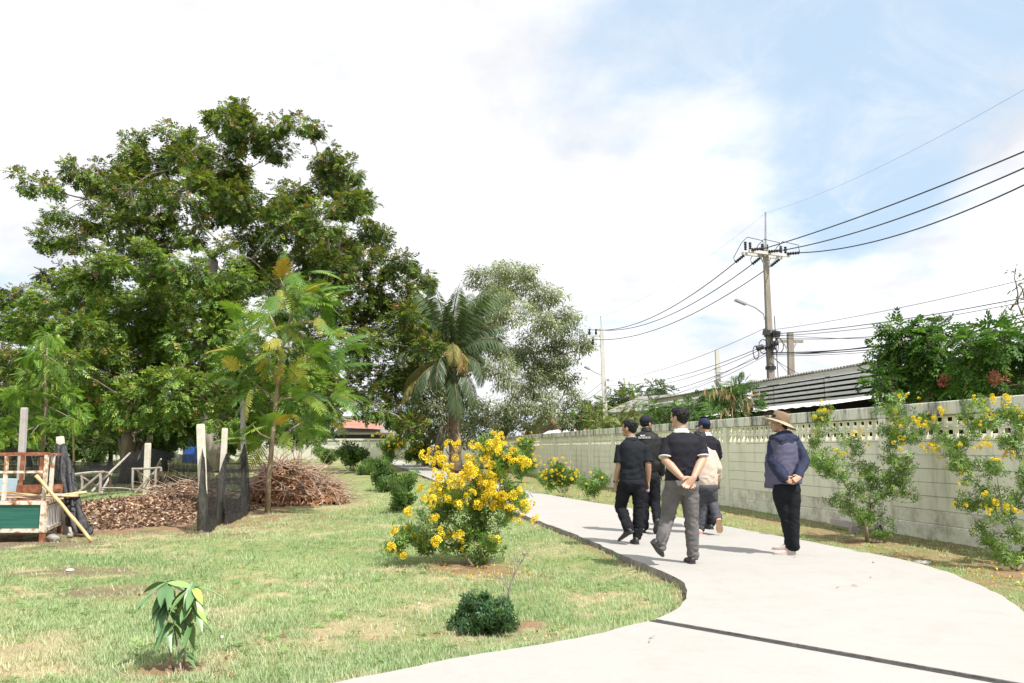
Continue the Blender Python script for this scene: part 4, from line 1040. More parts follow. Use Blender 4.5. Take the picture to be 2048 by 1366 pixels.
# ------------------------------------------------------------------ planting behind the wall
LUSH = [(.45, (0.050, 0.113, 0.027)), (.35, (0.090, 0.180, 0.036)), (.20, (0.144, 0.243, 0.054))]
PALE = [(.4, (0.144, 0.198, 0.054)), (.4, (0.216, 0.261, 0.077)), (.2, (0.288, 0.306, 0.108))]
PINK = [(.6, (.40, .12, .11)), (.4, (.50, .21, .17))]
def backtree(name, label, px, D, lob, pals, leaf, tm, cr, nc, cat='tree', nl=(14, 22), droop=.3, pink=None, group=None, shell=.25, r0=.10):
    b_ = at(px, 896, D); b_ = V3(b_.x, b_.y, 0)
    L = lobes_w(lob, D, .5); c0 = np.mean([l[0] for l in L], 0); fork = np.array((b_.x * .5 + c0[0] * .5, b_.y * .5 + c0[1] * .5, max(c0[2] - 1.0, .8)))
    t = tree(name, label, cat, b_, fork, L, r0, M['bark'], dict(pals=pals, clump_r=cr, n_clump=nc, n_leaf=nl, leaf_s=leaf, tmpl=tm, droop=droop, shell=shell), group=group, tipr=.02)
    if pink: crown('red_leaves', lobes_w(pink, D - .5, .15), t, PINK, cr * .7, nc * 1.6, (5, 9), leaf * .38, T_WH, droop=.5)
    return t
backtree('garden_tree', 'dense green tree rising over the wall behind the leggy yellow shrub', 1810, 16.5,
         [(1790, 740, 34), (1830, 700, 30), (1860, 690, 30), (1885, 665, 16), (1850, 740, 36), (1770, 700, 18), (1790, 662, 9), (1800, 690, 18), (1890, 720, 32), (1760, 760, 24), (1820, 770, 32), (1870, 770, 30), (1900, 750, 24), (1780, 790, 22), (1845, 655, 8)], LUSH, .27, T_PIN, .20, 44, pink=[(1895, 762, 12)])
backtree('garden_tree', 'dense green tree over the wall at the picture edge with reddish leaves', 1990, 15.0,
         [(1960, 690, 34), (1985, 665, 18), (2010, 690, 34), (2045, 690, 34), (1945, 730, 36), (1990, 740, 40), (2040, 740, 40), (1950, 765, 28), (2000, 775, 30), (2050, 770, 30), (2075, 710, 40), (1930, 690, 16)], LUSH, .27, T_PIN, .20, 44, pink=[(1993, 752, 11)])
tw = backtree('twiggy_tree', 'bare twiggy tree with few yellowish leaves at the picture edge', 2045, 19.0, [(2035, 570, 22), (2050, 600, 26), (2020, 620, 18), (2050, 650, 24), (2065, 560, 26), (2030, 545, 12)], PALE, .10, T_LEAF, .22, 9, nl=(4, 9), shell=.2, r0=.05)
backtree('bush_over_wall', 'bright green bush with hanging brown pods beside the power pole', 1478, 24, [(1460, 800, 20), (1485, 795, 20), (1470, 820, 20), (1500, 815, 18), (1450, 825, 16), (1478, 775, 9), (1510, 830, 14), (1442, 790, 8)], LUSH, .32, T_PINF, .22, 20, 'bush', pink=None)
backtree('bush_over_wall', 'bright green bush over the wall behind the man in the navy cap', 1402, 28, [(1400, 810, 18), (1415, 825, 18), (1390, 830, 16), (1425, 810, 14), (1430, 835, 14), (1385, 815, 10)], LUSH, .34, T_PINF, .24, 16, 'bush')
backtree('bush_over_wall', 'bright green bush over the wall behind the capped man', 1330, 32, [(1325, 825, 20), (1345, 820, 18), (1305, 830, 16), (1340, 840, 14), (1358, 830, 14), (1310, 815, 10), (1375, 840, 10)], LUSH, .36, T_PINF, .26, 14, 'bush')
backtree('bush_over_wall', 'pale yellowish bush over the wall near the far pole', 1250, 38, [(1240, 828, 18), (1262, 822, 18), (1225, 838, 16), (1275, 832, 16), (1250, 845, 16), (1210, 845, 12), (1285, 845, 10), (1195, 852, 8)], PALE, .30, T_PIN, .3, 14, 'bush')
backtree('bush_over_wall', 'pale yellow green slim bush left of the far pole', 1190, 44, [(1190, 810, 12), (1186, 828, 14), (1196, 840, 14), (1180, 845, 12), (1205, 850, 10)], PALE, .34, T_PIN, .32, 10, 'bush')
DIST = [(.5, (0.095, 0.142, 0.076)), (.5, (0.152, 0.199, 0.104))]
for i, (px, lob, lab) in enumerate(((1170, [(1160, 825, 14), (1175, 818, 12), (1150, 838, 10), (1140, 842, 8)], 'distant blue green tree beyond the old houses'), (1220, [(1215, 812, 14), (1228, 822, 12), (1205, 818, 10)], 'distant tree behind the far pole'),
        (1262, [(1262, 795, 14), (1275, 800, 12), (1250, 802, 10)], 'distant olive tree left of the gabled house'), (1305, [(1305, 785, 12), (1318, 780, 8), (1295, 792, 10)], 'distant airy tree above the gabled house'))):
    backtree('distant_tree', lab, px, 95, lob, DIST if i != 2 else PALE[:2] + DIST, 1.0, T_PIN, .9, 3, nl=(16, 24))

pod_t = [o for o in bpy.data.objects if o.name.startswith('bush_over_wall') and 'pods' in o.get('label', '')][0]
pp = np.concatenate([np.array(at(1462 + rng.normal(0, 22), 795 + rng.normal(0, 12), 23.3)) + rng.normal(0, .10, (9, 3)) for _ in range(7)]); k_ = len(pp)
v_, f_, c_ = scatter(*leaf_quad(1, .16, .01, .1), pp, np.array((0, 0, -1.)) + rng.normal(0, .22, (k_, 3)), rng.normal(0, 1, (k_, 3)), .30 * rng.uniform(.7, 1.2, k_), pal([(.6, (.36, .25, .13)), (.4, (.28, .17, .09))], k_))
link('seed_pod', np_mesh('seed_pod', v_, f_, M['litter'], c_, parent_origin(pod_t)), pod_t)['kind'] = 'stuff'
bs = thing('metal_sheet', 'pale blue metal sheet showing between the bushes by the small grey pole', 'sheet', V3(at(1430, 800, 33).x, 33, 0))
mb = MB(); mb.box(at(1430, 806, 33), (.62, .05, .52), Matrix.Rotation(.06, 3, 'Y')); mb.build('sheet', pm('pale_blue_metal', ((.42, .55, .66), (.55, .66, .74)), 3, .5, .002), bs)
mb = MB(); mb.beam(V3(at(1430, 800, 33).x, 33.06, 0), V3(at(1430, 800, 33).x, 33.06, 3.0), .07, .07, (1, 0, 0)); mb.build('post', M['bark'], bs)
# ------------------------------------------------------------------ buildings behind the wall
M['white_paint'] = pm('white_paint', ((0.62, 0.62, 0.60), (0.74, 0.74, 0.72)), 2, .6, .003)
M['grey_slat'] = pm('grey_white_slat', ((0.58, 0.58, 0.58), (0.70, 0.70, 0.70)), 3, .6, .003)
M['dark'] = pm('interior_shade_black', ((0.015, 0.014, 0.013), (0.03, 0.028, 0.025)), 2, .9, 0)  # near-black stands for shade inside: rear walls, veranda panel; posts share it
M['roof_grey'] = pm('grey_roof_sheet', ((0.20, 0.19, 0.18), (0.30, 0.285, 0.27)), 1.2, .8, .01)
M['roof_rust'] = pm('rusty_roof_sheet', ((0.28, 0.12, 0.08), (0.38, 0.22, 0.16)), 1.5, .85, .01)
M['roof_red'] = pm('red_tile_roof', ((0.30, 0.09, 0.06), (0.40, 0.15, 0.11)), 2.5, .8, .02)
M['timber'] = pm('dark_timber', ((0.10, 0.065, 0.045), (0.17, 0.115, 0.08)), 4, .8, .006)
M['steel'] = pm('galvanised_steel', ((0.30, 0.30, 0.31), (0.44, 0.44, 0.45)), 5, .5, .002, metal=.6)
M['rust'] = pm('rusty_steel', [(.30, (0.14, 0.045, 0.022)), (.5, (0.24, 0.085, 0.04)), (.62, (0.36, 0.17, 0.09)), (.75, (0.55, 0.47, 0.38))], 9, .85, .004)
M['peel'] = pm('peeling_white_steel', [(.34, (0.20, 0.07, 0.03)), (.44, (0.42, 0.24, 0.13)), (.50, (0.60, 0.56, 0.48)), (.75, (0.68, 0.65, 0.58))], 11, .75, .004)
def wx(y, c): return c - WALL_K * y
# long shed: open slatted side under a corrugated roof
SC_, sy0, sy1 = 14.0, 21.5, 40.0
def sp(y, z, off=0.0): return V3(wx(y, SC_ + off), y, z)
shed = thing('long_shed', 'long low shed with white slatted side and corrugated roof behind the wall', 'shed', sp(34, 0, 3))
seg = 6; dy_ = (sy1 - sy0) / seg
for i in range(seg):
    ya, yb_ = sy0 + i * dy_, sy0 + (i + 1) * dy_ - .06
    for k, z in enumerate((3.42, 3.27, 3.12, 2.97, 2.82)):
        mb = MB(); mb.beam(sp(ya, z - .002 * i), sp(yb_, z - .002 * i), .03, .085); mb.build('slat', M['grey_slat'], shed)
    mb = MB(); mb.beam(sp(ya, 0, .12), sp(ya, 3.55, .12), .12, .12, (1, 0, 0)); mb.build('post', M['timber'], shed)
    # corrugated sheet rising to the back
    mb = MB(); n = 60; vs = []
    for j in range(n + 1):
        y = ya - .05 + (dy_ + .1) * j / n; h = .035 * math.sin(j * 2.1)
        vs += [sp(y, 3.68 + h, -.35), sp(y, 4.45 + h, 5.6)]
    fs = [(2 * j, 2 * j + 1, 2 * j + 3, 2 * j + 2) for j in range(n)]
    mb.add(vs, fs); o = mb.build('roof_sheet', M['roof_grey'], shed); o.location.z += .012 * (i % 2)
mb = MB(); mb.beam(sp(sy0 - .1, 3.6, -.02), sp(sy1, 3.6, -.02), .04, .16); mb.build('fascia', M['white_paint'], shed)
mb = MB(); mb.beam(sp(sy0, 2.15, 5.2), sp(sy1, 2.15, 5.2), .1, 4.3); mb.build('rear_wall', M['dark'], shed)  # shaded void behind the slats put into this wall's near-black colour
mb = MB(); mb.beam(sp(27.0, 2.55, .2), sp(40.0, 2.55, .2), .04, .1); mb.build('tie_rail', M['timber'], shed)
# low white roof under the shed with dark posts
car = thing('lean_to', 'low white metal lean-to roof on dark posts under the slatted side', 'shed', V3(wx(23, 11.6), 23, 0))
mb = MB(); n = 50; vs = []
for j in range(n + 1):
    y = 19.6 + 9.0 * j / n; vs += [V3(wx(y, 11.3), y, 2.42 + .02 * math.sin(j * 2.0)), V3(wx(y, 13.6), y, 2.75 + .02 * math.sin(j * 2.0))]
mb.add(vs, [(2 * j, 2 * j + 1, 2 * j + 3, 2 * j + 2) for j in range(n)]); mb.build('roof_sheet', M['white_paint'], car)
for y in (20.3, 22.2, 24.4, 27.0):
    mb = MB(); mb.beam(V3(wx(y, 11.5), y, 0), V3(wx(y, 11.5), y, 2.41), .09, .09, (1, 0, 0)); mb.build('post', M['dark'], car)
mb = MB(); mb.beam(V3(wx(19.6, 13.7), 19.6, 1.2), V3(wx(29, 13.7), 29, 1.2), .06, 2.4); mb.build('rear_wall', M['dark'], car)  # shade under the lean-to put into the wall colour
# gabled white house
def gable_house(name, label, c, w, d, zw, zr, ov, wallm, roofm, rot=0.0, trim=None, bars=False):
    t = thing(name, label, 'house', c); Mr = Matrix.Rotation(rot, 3, 'Z')
    def q(x, y, z): return Vector(c) + Mr @ V3(x, y, z)
    mb = MB(); mb.add([q(-w, -d, 0), q(w, -d, 0), q(w, -d, zw), q(0, -d, zr - .1), q(-w, -d, zw), q(-w, d, 0), q(w, d, 0), q(w, d, zw), q(0, d, zr - .1), q(-w, d, zw)],
           [(0, 1, 2, 3, 4), (9, 8, 7, 6, 5), (0, 5, 6, 1), (1, 6, 7, 2), (0, 4, 9, 5)]); mb.build('wall', wallm, t)
    for s_ in (-1, 1):
        mb = MB(); k = (zr - zw) / w; e = w + ov
        a = [q(0, -d - ov, zr), q(s_ * e, -d - ov, zr - k * e), q(s_ * e, d + ov, zr - k * e), q(0, d + ov, zr)]
        mb.add(a + [p + V3(0, 0, .09) for p in a], [(0, 1, 2, 3), (7, 6, 5, 4), (0, 4, 5, 1), (1, 5, 6, 2), (2, 6, 7, 3), (3, 7, 4, 0)]); mb.build('roof', roofm, t)
        if trim:
            mb = MB(); mb.beam(q(0, -d - ov - .04, zr - .02), q(s_ * e, -d - ov - .04, zr - k * e - .02), .06, .22); mb.build('bargeboard', trim, t)
    if bars:
        for x in (-.5, 0, .5):
            mb = MB(); mb.beam(q(x * w, -d - .03, zw - .1), q(x * w, -d - .03, zw + (zr - zw) * (1 - abs(x)) - .15), .05, .12, (1, 0, 0)); mb.build('timber_strut', M['timber'], t)
        mb = MB(); mb.beam(q(-w, -d - .04, zw), q(w, -d - .04, zw), .06, .2); mb.build('tie_beam', M['timber'], t)
    return t
gable_house('gabled_house', 'white gabled house with rusty grey roof just over the wall', V3(12.0, 56, 0), 3.0, 3.5, 4.0, 5.05, .7, M['white_paint'], M['roof_grey'], R(38), M['roof_rust'])
gable_house('timber_house', 'old house with white timbered gable and steep dark roof', V3(9.6, 118, 0), 1.9, 3, 4.2, 6.35, .5, M['white_paint'], M['timber'], R(6), M['white_paint'], True)
gable_house('timber_house', 'old house with dark gable half hidden by the airy tree', V3(5.2, 112, 0), 2.3, 3, 3.7, 6.0, .6, M['timber'], M['timber'], R(-14), M['roof_red'], False)
sk = thing('tile_roof_house', 'long low red tiled roof below the timbered gable', 'house', V3(9.8, 110, 0))
mb = MB(); mb.add([V3(6.6, 108, 3.3), V3(13, 108, 3.5), V3(12.6, 112, 4.3), V3(6.9, 112, 4.1)], [(0, 1, 2, 3)]); mb.build('roof', M['roof_red'], sk)
mb = MB(); mb.box((9.8, 110.5, 1.65), (6, 3.8, 3.3)); mb.build('wall', M['white_paint'], sk)
sk = thing('metal_roof_shed', 'pale metal shed roof in front of the old timbered houses', 'shed', V3(5.6, 100, 0))
mb = MB(); mb.add([V3(3.4, 98, 2.9), V3(8.0, 98, 3.3), V3(7.6, 101.5, 3.9), V3(4.6, 101.5, 3.5)], [(0, 1, 2, 3)]); mb.build('roof', M['white_paint'], sk)
mb = MB(); mb.box((5.8, 100, 1.4), (4.0, 3.0, 2.8)); mb.build('wall', M['roof_grey'], sk)
# houses beyond the far wall
h = thing('far_house', 'grey roofed house beyond the cream wall at the end of the lawn', 'house', V3(-25, 128, 0))
mb = MB(); mb.box((-25, 128, 2.0), (13, 6, 4.0)); mb.build('wall', M['white_paint'], h)
mb = MB(); mb.add([V3(-32.5, 124, 3.7), V3(-17.5, 124, 3.7), V3(-19, 129, 5.6), V3(-31, 129, 5.6)], [(0, 1, 2, 3)]); mb.build('roof', M['roof_grey'], h)
mb = MB(); mb.add([V3(-27, 123.6, 4.5), V3(-20, 123.6, 4.2), V3(-20.5, 127, 5.6), V3(-26.5, 127, 5.9)], [(0, 1, 2, 3)]); mb.build('porch_roof', M['roof_rust'], h)
mb = MB(); mb.box((-24, 124.9, 2.9), (9, .1, 1.0)); mb.build('veranda_shade_panel', M['dark'], h)  # solid near-black panel; the shade of an opening put into its colour
h = thing('far_building', 'tall pale building behind the grey roofed house', 'building', V3(-27, 150, 0))
mb = MB(); mb.box((-27, 150, 3.4), (22, 8, 6.8)); mb.build('wall', M['white_paint'], h)
mb = MB(); mb.box((-27, 150, 6.95), (23, 9, .3)); mb.build('roof', M['roof_grey'], h)
h = thing('far_house', 'red roofed house glimpsed behind the blue tank', 'house', V3(-44, 118, 0))
mb = MB(); mb.box((-44, 120, 1.4), (9, 5, 2.8)); mb.build('wall', M['white_paint'], h)
mb = MB(); mb.add([V3(-49.5, 117, 2.8), V3(-38.5, 117, 2.8), V3(-39.5, 120, 3.9), V3(-48.5, 120, 3.9)], [(0, 1, 2, 3)]); mb.build('roof', M['roof_red'], h)
# blue tank, turquoise crate
tk0 = gp(382, 925); tk = thing('water_tank', 'blue plastic water tank in the shade beyond the netting', 'tank', tk0)
mb = MB(); r_ = .82; mb.tube([tk0, tk0 + V3(0, 0, .1), tk0 + V3(0, 0, .7), tk0 + V3(0, 0, .74), tk0 + V3(0, 0, 1.4), tk0 + V3(0, 0, 1.44), tk0 + V3(0, 0, 2.05), tk0 + V3(0, 0, 2.25), tk0 + V3(0, 0, 2.35)], [r_ * .96, r_, r_, r_ * .95, r_, r_ * .95, r_, r_ * .8, r_ * .3], 24)
mb.build('tank_body', pm('blue_plastic', ((0.015, 0.07, 0.30), (0.025, 0.10, 0.38)), 2, .4, 0), tk, smooth=False)
mb = MB(); mb.tube([tk0 + V3(0, 0, 2.34), tk0 + V3(0, 0, 2.44)], .24, 16); mb.build('lid', M['rubber'], tk)
M['turq'] = pm('turquoise_plastic', ((0.08, 0.42, 0.38), (0.12, 0.52, 0.47)), 3, .5, 0)
cr0 = at(425, 894, 76); cr = thing('plastic_rack', 'turquoise plastic lattice rack beyond the netting', 'rack', V3(cr0.x, cr0.y, 0))
mb = MB(); q0, q1 = at(411, 893, 76), at(438, 878, 76)
for k in range(8): x = q0.x + (q1.x - q0.x) * k / 7; mb.box((x, 76, (q0.z + q1.z) / 2), (.05, .04, abs(q1.z - q0.z)))
for k in range(4): z = q0.z + (q1.z - q0.z) * k / 3; mb.box(((q0.x + q1.x) / 2, 76.003, z), (q1.x - q0.x, .05, .05))
mb.build('lattice', M['turq'], cr)
mb = MB(); mb.box(((q0.x + q1.x) / 2, 76.4, q1.z + .05), (q1.x - q0.x + .3, .9, .08)); mb.build('top_board', M['turq'], cr)
for x in (q0.x, q1.x): mb = MB(); mb.beam((x, 76.3, 0), (x, 76.3, q1.z), .08, .08, (1, 0, 0)); mb.build('leg', M['turq'], cr)

# ------------------------------------------------------------------ utility poles and wires
M['pole'] = pm('weathered_concrete_pole', ((0.20, 0.17, 0.14), (0.33, 0.295, 0.255)), 3, .9, .01, sc3=(1, 1, .2))
M['pole_pale'] = pm('pale_concrete_pole', ((0.48, 0.46, 0.44), (0.60, 0.58, 0.55)), 3, .9, .006)
PB = V3(at(1545, 820, 30).x, 30, 0); PT = at(1531, 500, 30)
pole = thing('utility_pole', 'tall weathered power pole with double crossarms and street light behind the wall', 'utility pole', PB)
def pz(z): return PB.lerp(PT, z / PT.z)
mb = MB(); a, b_ = PB, PT; d = (b_ - a).normalized()
rings = []
for z, w_ in ((0, .145), (3, .13), (6, .108), (PT.z, .088)):
    c = pz(z); rings.append([c + V3(x * w_, y * w_, 0) for x, y in ((-1, -.8), (-.8, -1), (.8, -1), (1, -.8), (1, .8), (.8, 1), (-.8, 1), (-1, .8))])
mb.loft(rings); mb.build('shaft', M['pole'], pole)
mb = MB(); mb.tube([PT - V3(0, 0, .2), at(1531, 424, 30)], [.045, .03], 8); mb.build('lightning_rod', M['steel'], pole)
ca = V3(1.0, .42, 0).normalized(); cn = V3(-.42, 1.0, 0).normalized(); ac = PT - V3(0, 0, .18)
arms = []
for s_ in (-1, 1):
    mb = MB(); mb.beam(ac - ca * .95 + cn * (.2 * s_), ac + ca * .95 + cn * (.2 * s_), .09, .11); mb.build('crossarm', M['pole_pale'], pole)
for s_ in (-1, 1):
    mb = MB(); mb.beam(ac + ca * .5 * s_ - cn * .2 - V3(0, 0, .05), ac - V3(0, 0, .55), .04, .04); mb.build('brace', M['steel'], pole)
def insul(a, b_, r=.065, name='insulator'):
    a, b_ = Vector(a), Vector(b_); n = 5; pts, rr = [], []
    for i in range(n):
        for t_, k in ((0, .55), (.25, 1), (.6, 1), (.8, .55)): pts.append(a.lerp(b_, (i + t_) / n)); rr.append(r * k)
    mb = MB(); mb.tube(pts, rr, 8); return mb.build(name, M['rubber'], pole)
span = V3(-.166, .986, 0)          # the line runs parallel to the wall
ph_ = [ac - ca * .85, ac - ca * .05, ac + ca * .85]
starts_r, starts_l = [], []
for i, p_ in enumerate(ph_):
    a1 = p_ - cn * .22 + V3(0, 0, .06); b1 = a1 - span * .1 + ca * .42 * 0 + V3(.38, -.16, -.02); insul(a1, b1); starts_r.append(b1)
    a2 = p_ + cn * .22 - V3(0, 0, .06); b2 = a2 + V3(-.30, .18, -.24); insul(a2, b2); starts_l.append(b2)
    for o_ in (-.1, .12):
        c = p_ + ca * o_ + V3(0, 0, .08); insul(c, c + V3(0, 0, .34), .06, 'surge_arrester')
    mb = MB(); mb.tube([b1, b1 + V3(-.05, 0, .3), p_ + V3(0, 0, .6), p_ + V3(-.2, .1, .4), b2 + V3(-.05, 0, .2), b2], .014, 5); mb.build('jumper_wire', M['wire'], pole)
# lower clutter: splice boxes, cable coils, straps
for (px, py, s_) in ((1552, 668, .22), (1533, 665, .2)):
    mb = MB(); c = at(px, py, 29.7); mb.box(c, (s_ * 1.2, .2, s_), Matrix.Rotation(.2, 3, 'Y')); mb.build('splice_box', M['rubber'], pole)
for (px, py) in ((1520, 696), (1549, 688)):
    mb = MB(); c = at(px, py, 29.6); mb.tube([c - V3(.12, 0, .02), c + V3(.12, 0, .05)], [.1, .1], 10); mb.build('splice_box', M['rubber'], pole)
for (px, py, rx, rz) in ((1527, 693, .17, .26), (1512, 705, .11, .25), (1558, 691, .17, .26), (1549, 690, .15, .30)):
    c = at(px, py, 29.65); mb = MB(); mb.tube([c + V3(math.cos(k / 20 * 6.283) * rx, .03 * math.sin(k), math.sin(k / 20 * 6.283) * rz) for k in range(21)], .018, 5); mb.build('cable_coil', M['wire'], pole)
for z in (4.35, 5.1, 5.6):
    mb = MB(); mb.tube([pz(z) - V3(0, 0, .06), pz(z) + V3(0, 0, .06)], [.2, .2], 8); mb.build('strap', M['wire'], pole)
for x_ in (-.17, .18):
    mb = MB(); mb.tube([pz(6.3) + V3(x_, -.14, 0), pz(4.0) + V3(x_ * 1.15, -.17, 0), pz(1.5) + V3(x_ * 1.1, -.17, 0)], .016, 4); mb.build('riser_cable', M['wire'], pole)
lt = thing('street_light', 'slim grey street light on a bracket halfway up the tall pole', 'street light', at(1529, 632, 29.8))
mb = MB(); mb.tube([at(1529, 640, 29.8), at(1527, 628, 29.8), at(1510, 615, 29.5), at(1488, 606, 29.2)], .022, 6); mb.build('bracket', M['steel'], lt)
mb = MB(); mb.beam(at(1492, 609, 29.2), at(1471, 600, 29.0), .16, .07); mb.build('lamp_head', M['steel'], lt)
# far pole
FB_ = V3(at(1213, 820, 52).x, 52, 0); FT = at(1203, 655, 52)
fpole = thing('utility_pole', 'pale concrete power pole far along the line with bracket insulators', 'utility pole', FB_)
def shaft(t_, A_, T_, w0, w1, mat):
    mb = MB(); mb.loft([[c + V3(x * w_, y * w_, 0) for x, y in ((-1, -1), (1, -1), (1, 1), (-1, 1))] for c, w_ in ((A_, w0), (A_.lerp(T_, .5), (w0 + w1) / 2), (T_, w1))]); return mb.build('shaft', mat, t_)
shaft(fpole, FB_, FT, .17, .11, M['pole_pale'])
mb = MB(); mb.tube([FT, at(1201, 632, 52)], .025, 6); mb.build('lightning_rod', M['steel'], fpole)
mb = MB(); mb.beam(at(1204, 672, 52), at(1178, 672, 52), .1, .1); mb.build('crossarm', M['pole_pale'], fpole)
mb = MB(); mb.beam(at(1205, 692, 52), at(1186, 692, 52), .08, .08); mb.build('crossarm', M['pole_pale'], fpole)
fe = []
for px, py in ((1179, 668), (1192, 668), (1186, 688)):
    mb = MB(); c = at(px, py, 52); mb.tube([c - V3(0, 0, .05), c + V3(0, 0, .12), c + V3(0, 0, .16), c + V3(0, 0, .32)], [.07, .09, .05, .08], 8); mb.build('insulator', M['rubber'], fpole); fe.append(c + V3(0, 0, .3))
mb = MB(); mb.tube([at(1207, 752, 52), at(1190, 745, 51.5), at(1175, 736, 51)], .03, 5); mb.build('lamp_arm', M['steel'], fpole)
mb = MB(); mb.beam(at(1180, 739, 51.2), at(1170, 734, 51), .2, .1); mb.build('lamp_head', M['steel'], fpole)
for py in (760, 775, 790): mb = MB(); mb.box(at(1216, py, 51.8), (.16, .2, .16)); mb.build('spool', M['steel'], fpole)
# T pole and small pole
TB = V3(at(1581, 800, 40).x, 40, 0); tp_ = thing('utility_pole', 'shorter concrete pole with a single T crossarm behind the shed', 'utility pole', TB)
shaft(tp_, TB, at(1580, 665, 40), .17, .13, M['pole'])
mb = MB(); mb.beam(at(1555, 682, 40), at(1606, 683, 40), .12, .14); mb.build('crossarm', M['pole'], tp_)
for px in (1566, 1594): mb = MB(); mb.beam(at(px, 684, 39.95), at(1580, 708, 39.95), .05, .05); mb.build('brace', M['steel'], tp_)
SB = V3(at(1440, 810, 44).x, 44, 0); sp_ = thing('utility_pole', 'small grey pole with climbing steps left of the tall pole', 'utility pole', SB)
shaft(sp_, SB, at(1434, 700, 44), .15, .10, M['pole_pale'])
for k in range(7): mb = MB(); c = at(1437 + k * .4, 745 + k * 9, 43.8); mb.beam(c - V3(.22, 0, 0), c + V3(.22, 0, .0), .05, .05); mb.build('step', M['steel'], sp_)
mb = MB(); mb.beam(at(1428, 738, 44), at(1443, 738, 44), .1, .1); mb.build('crossarm', M['pole_pale'], sp_)
def wire(name, label, a, b_, sag, r, group=None, n=26):
    a, b_ = Vector(a), Vector(b_); pts = [a.lerp(b_, i / n) - V3(0, 0, sag * 4 * (i / n) * (1 - i / n)) for i in range(n + 1)]
    mb = MB(); mb.tube(pts, r, 5, hint=(0, 0, 1) if abs((b_ - a).normalized().z) < .9 else (1, 0, 0)); o = mb.build(name, M['wire'], None, origin=a); tag(o, label, 'cable', group, 'thing'); return o
NP = V3(13.6, 5.2, 0)     # next pole of the line, out of view beside the camera
def r_end(px, py, D_, a):
    """far end of a sagging line that passes the photograph's right edge at (px, py)"""
    q = at(px, py, D_); t_ = 1.9; return Vector(a).lerp(q, t_)
for i, (py, lab) in enumerate(((303, 'uppermost of the three thick power lines leaving the pole top to the right edge'), (336, 'middle of the three thick power lines leaving the pole top to the right edge'), (370, 'lowest of the three thick power lines leaving the pole top to the right edge'))):
    a = starts_r[i]; q = at(2048, py, 18.6); e = Vector(a).lerp(q, 1.85); e.z = a.z + .25; t_ = 1 / 1.85
    zl = a.z + (e.z - a.z) * t_; sag = (zl - q.z) / (4 * t_ * (1 - t_)); wire('power_line', lab, a, e, sag, .021, n=40)
for i, lab in enumerate(('power line from the pole top to the outer insulator of the far pole', 'power line from the middle of the crossarm to the far pole', 'power line from the near crossarm end to the low insulator of the far pole')):
    wire('power_line', lab, starts_l[i], fe[i], .85, .020)
wire('power_line', 'hair thin guard wire from the rod on the pole tip up to the right edge', at(1531, 426, 30), at(2300, 30, 12), .35, .003)
wire('power_line', 'hair thin guard wire from the rod on the pole tip down to the far pole', at(1531, 426, 30), at(1201, 634, 52), .5, .003)
tele = 'thin black telephone cables strung from the pole to the right edge'
ORD = ['highest', 'second highest', 'third highest', 'fifth highest', 'second lowest', 'thick low', 'fourth highest', 'lowest', 'short steep middle']
for i, (py0, py1, sg, r) in enumerate(((660, 552, .25, .008), (668, 585, .3, .013), (672, 590, .35, .010), (676, 610, .5, .012), (705, 618, .5, .020), (708, 640, .4, .016), (709, 600, .55, .014), (712, 660, .3, .009), (668, 640, .45, .008))):
    a = at(1543, py0, 29.8); q = at(2048, py1, 20.0); wire('telephone_cable', ORD[i] + ' telephone cable from the tall pole to the right picture edge', a, Vector(a).lerp(q, 1.5) + V3(0, 0, .2), sg, r, tele)
tele2 = 'thin black telephone cables strung from the pole towards the far pole'
for i, (py0, px1, py1, sg, r) in enumerate(((655, 1216, 762, .35, .010), (690, 1216, 770, .45, .014), (694, 1216, 775, .55, .012), (706, 1216, 790, .6, .014), (710, 1216, 793, .75, .010), (700, 1300, 800, .3, .008))):
    wire('telephone_cable', ('highest', 'second highest', 'third highest', 'second lowest', 'lowest', 'thinnest separate')[i] + ' telephone cable running from the tall pole back towards the far pole', at(1533, py0, 29.8), at(px1, py1, 51.8), sg, r, tele2)
for i, (py0, py1) in enumerate(((762, 838), (775, 845), (790, 862))):
    wire('telephone_cable', ('highest', 'middle', 'lowest')[i] + ' of three thin cables dropping from the far pole behind the airy tree', at(1208, py0, 52), at(1080, py1 + 10, 100), .3, .016, 'cables beyond the far pole')
for i, (py0, px1, py1) in enumerate(((735, 1640, 778), (740, 1700, 772))):
    wire('telephone_cable', ('shorter', 'longer')[i] + ' slack service cable dropping from the tall pole to the shed roof', at(1545, py0 - 25, 29.8), at(px1, py1, 25), .25, .010, 'service cables to the shed')

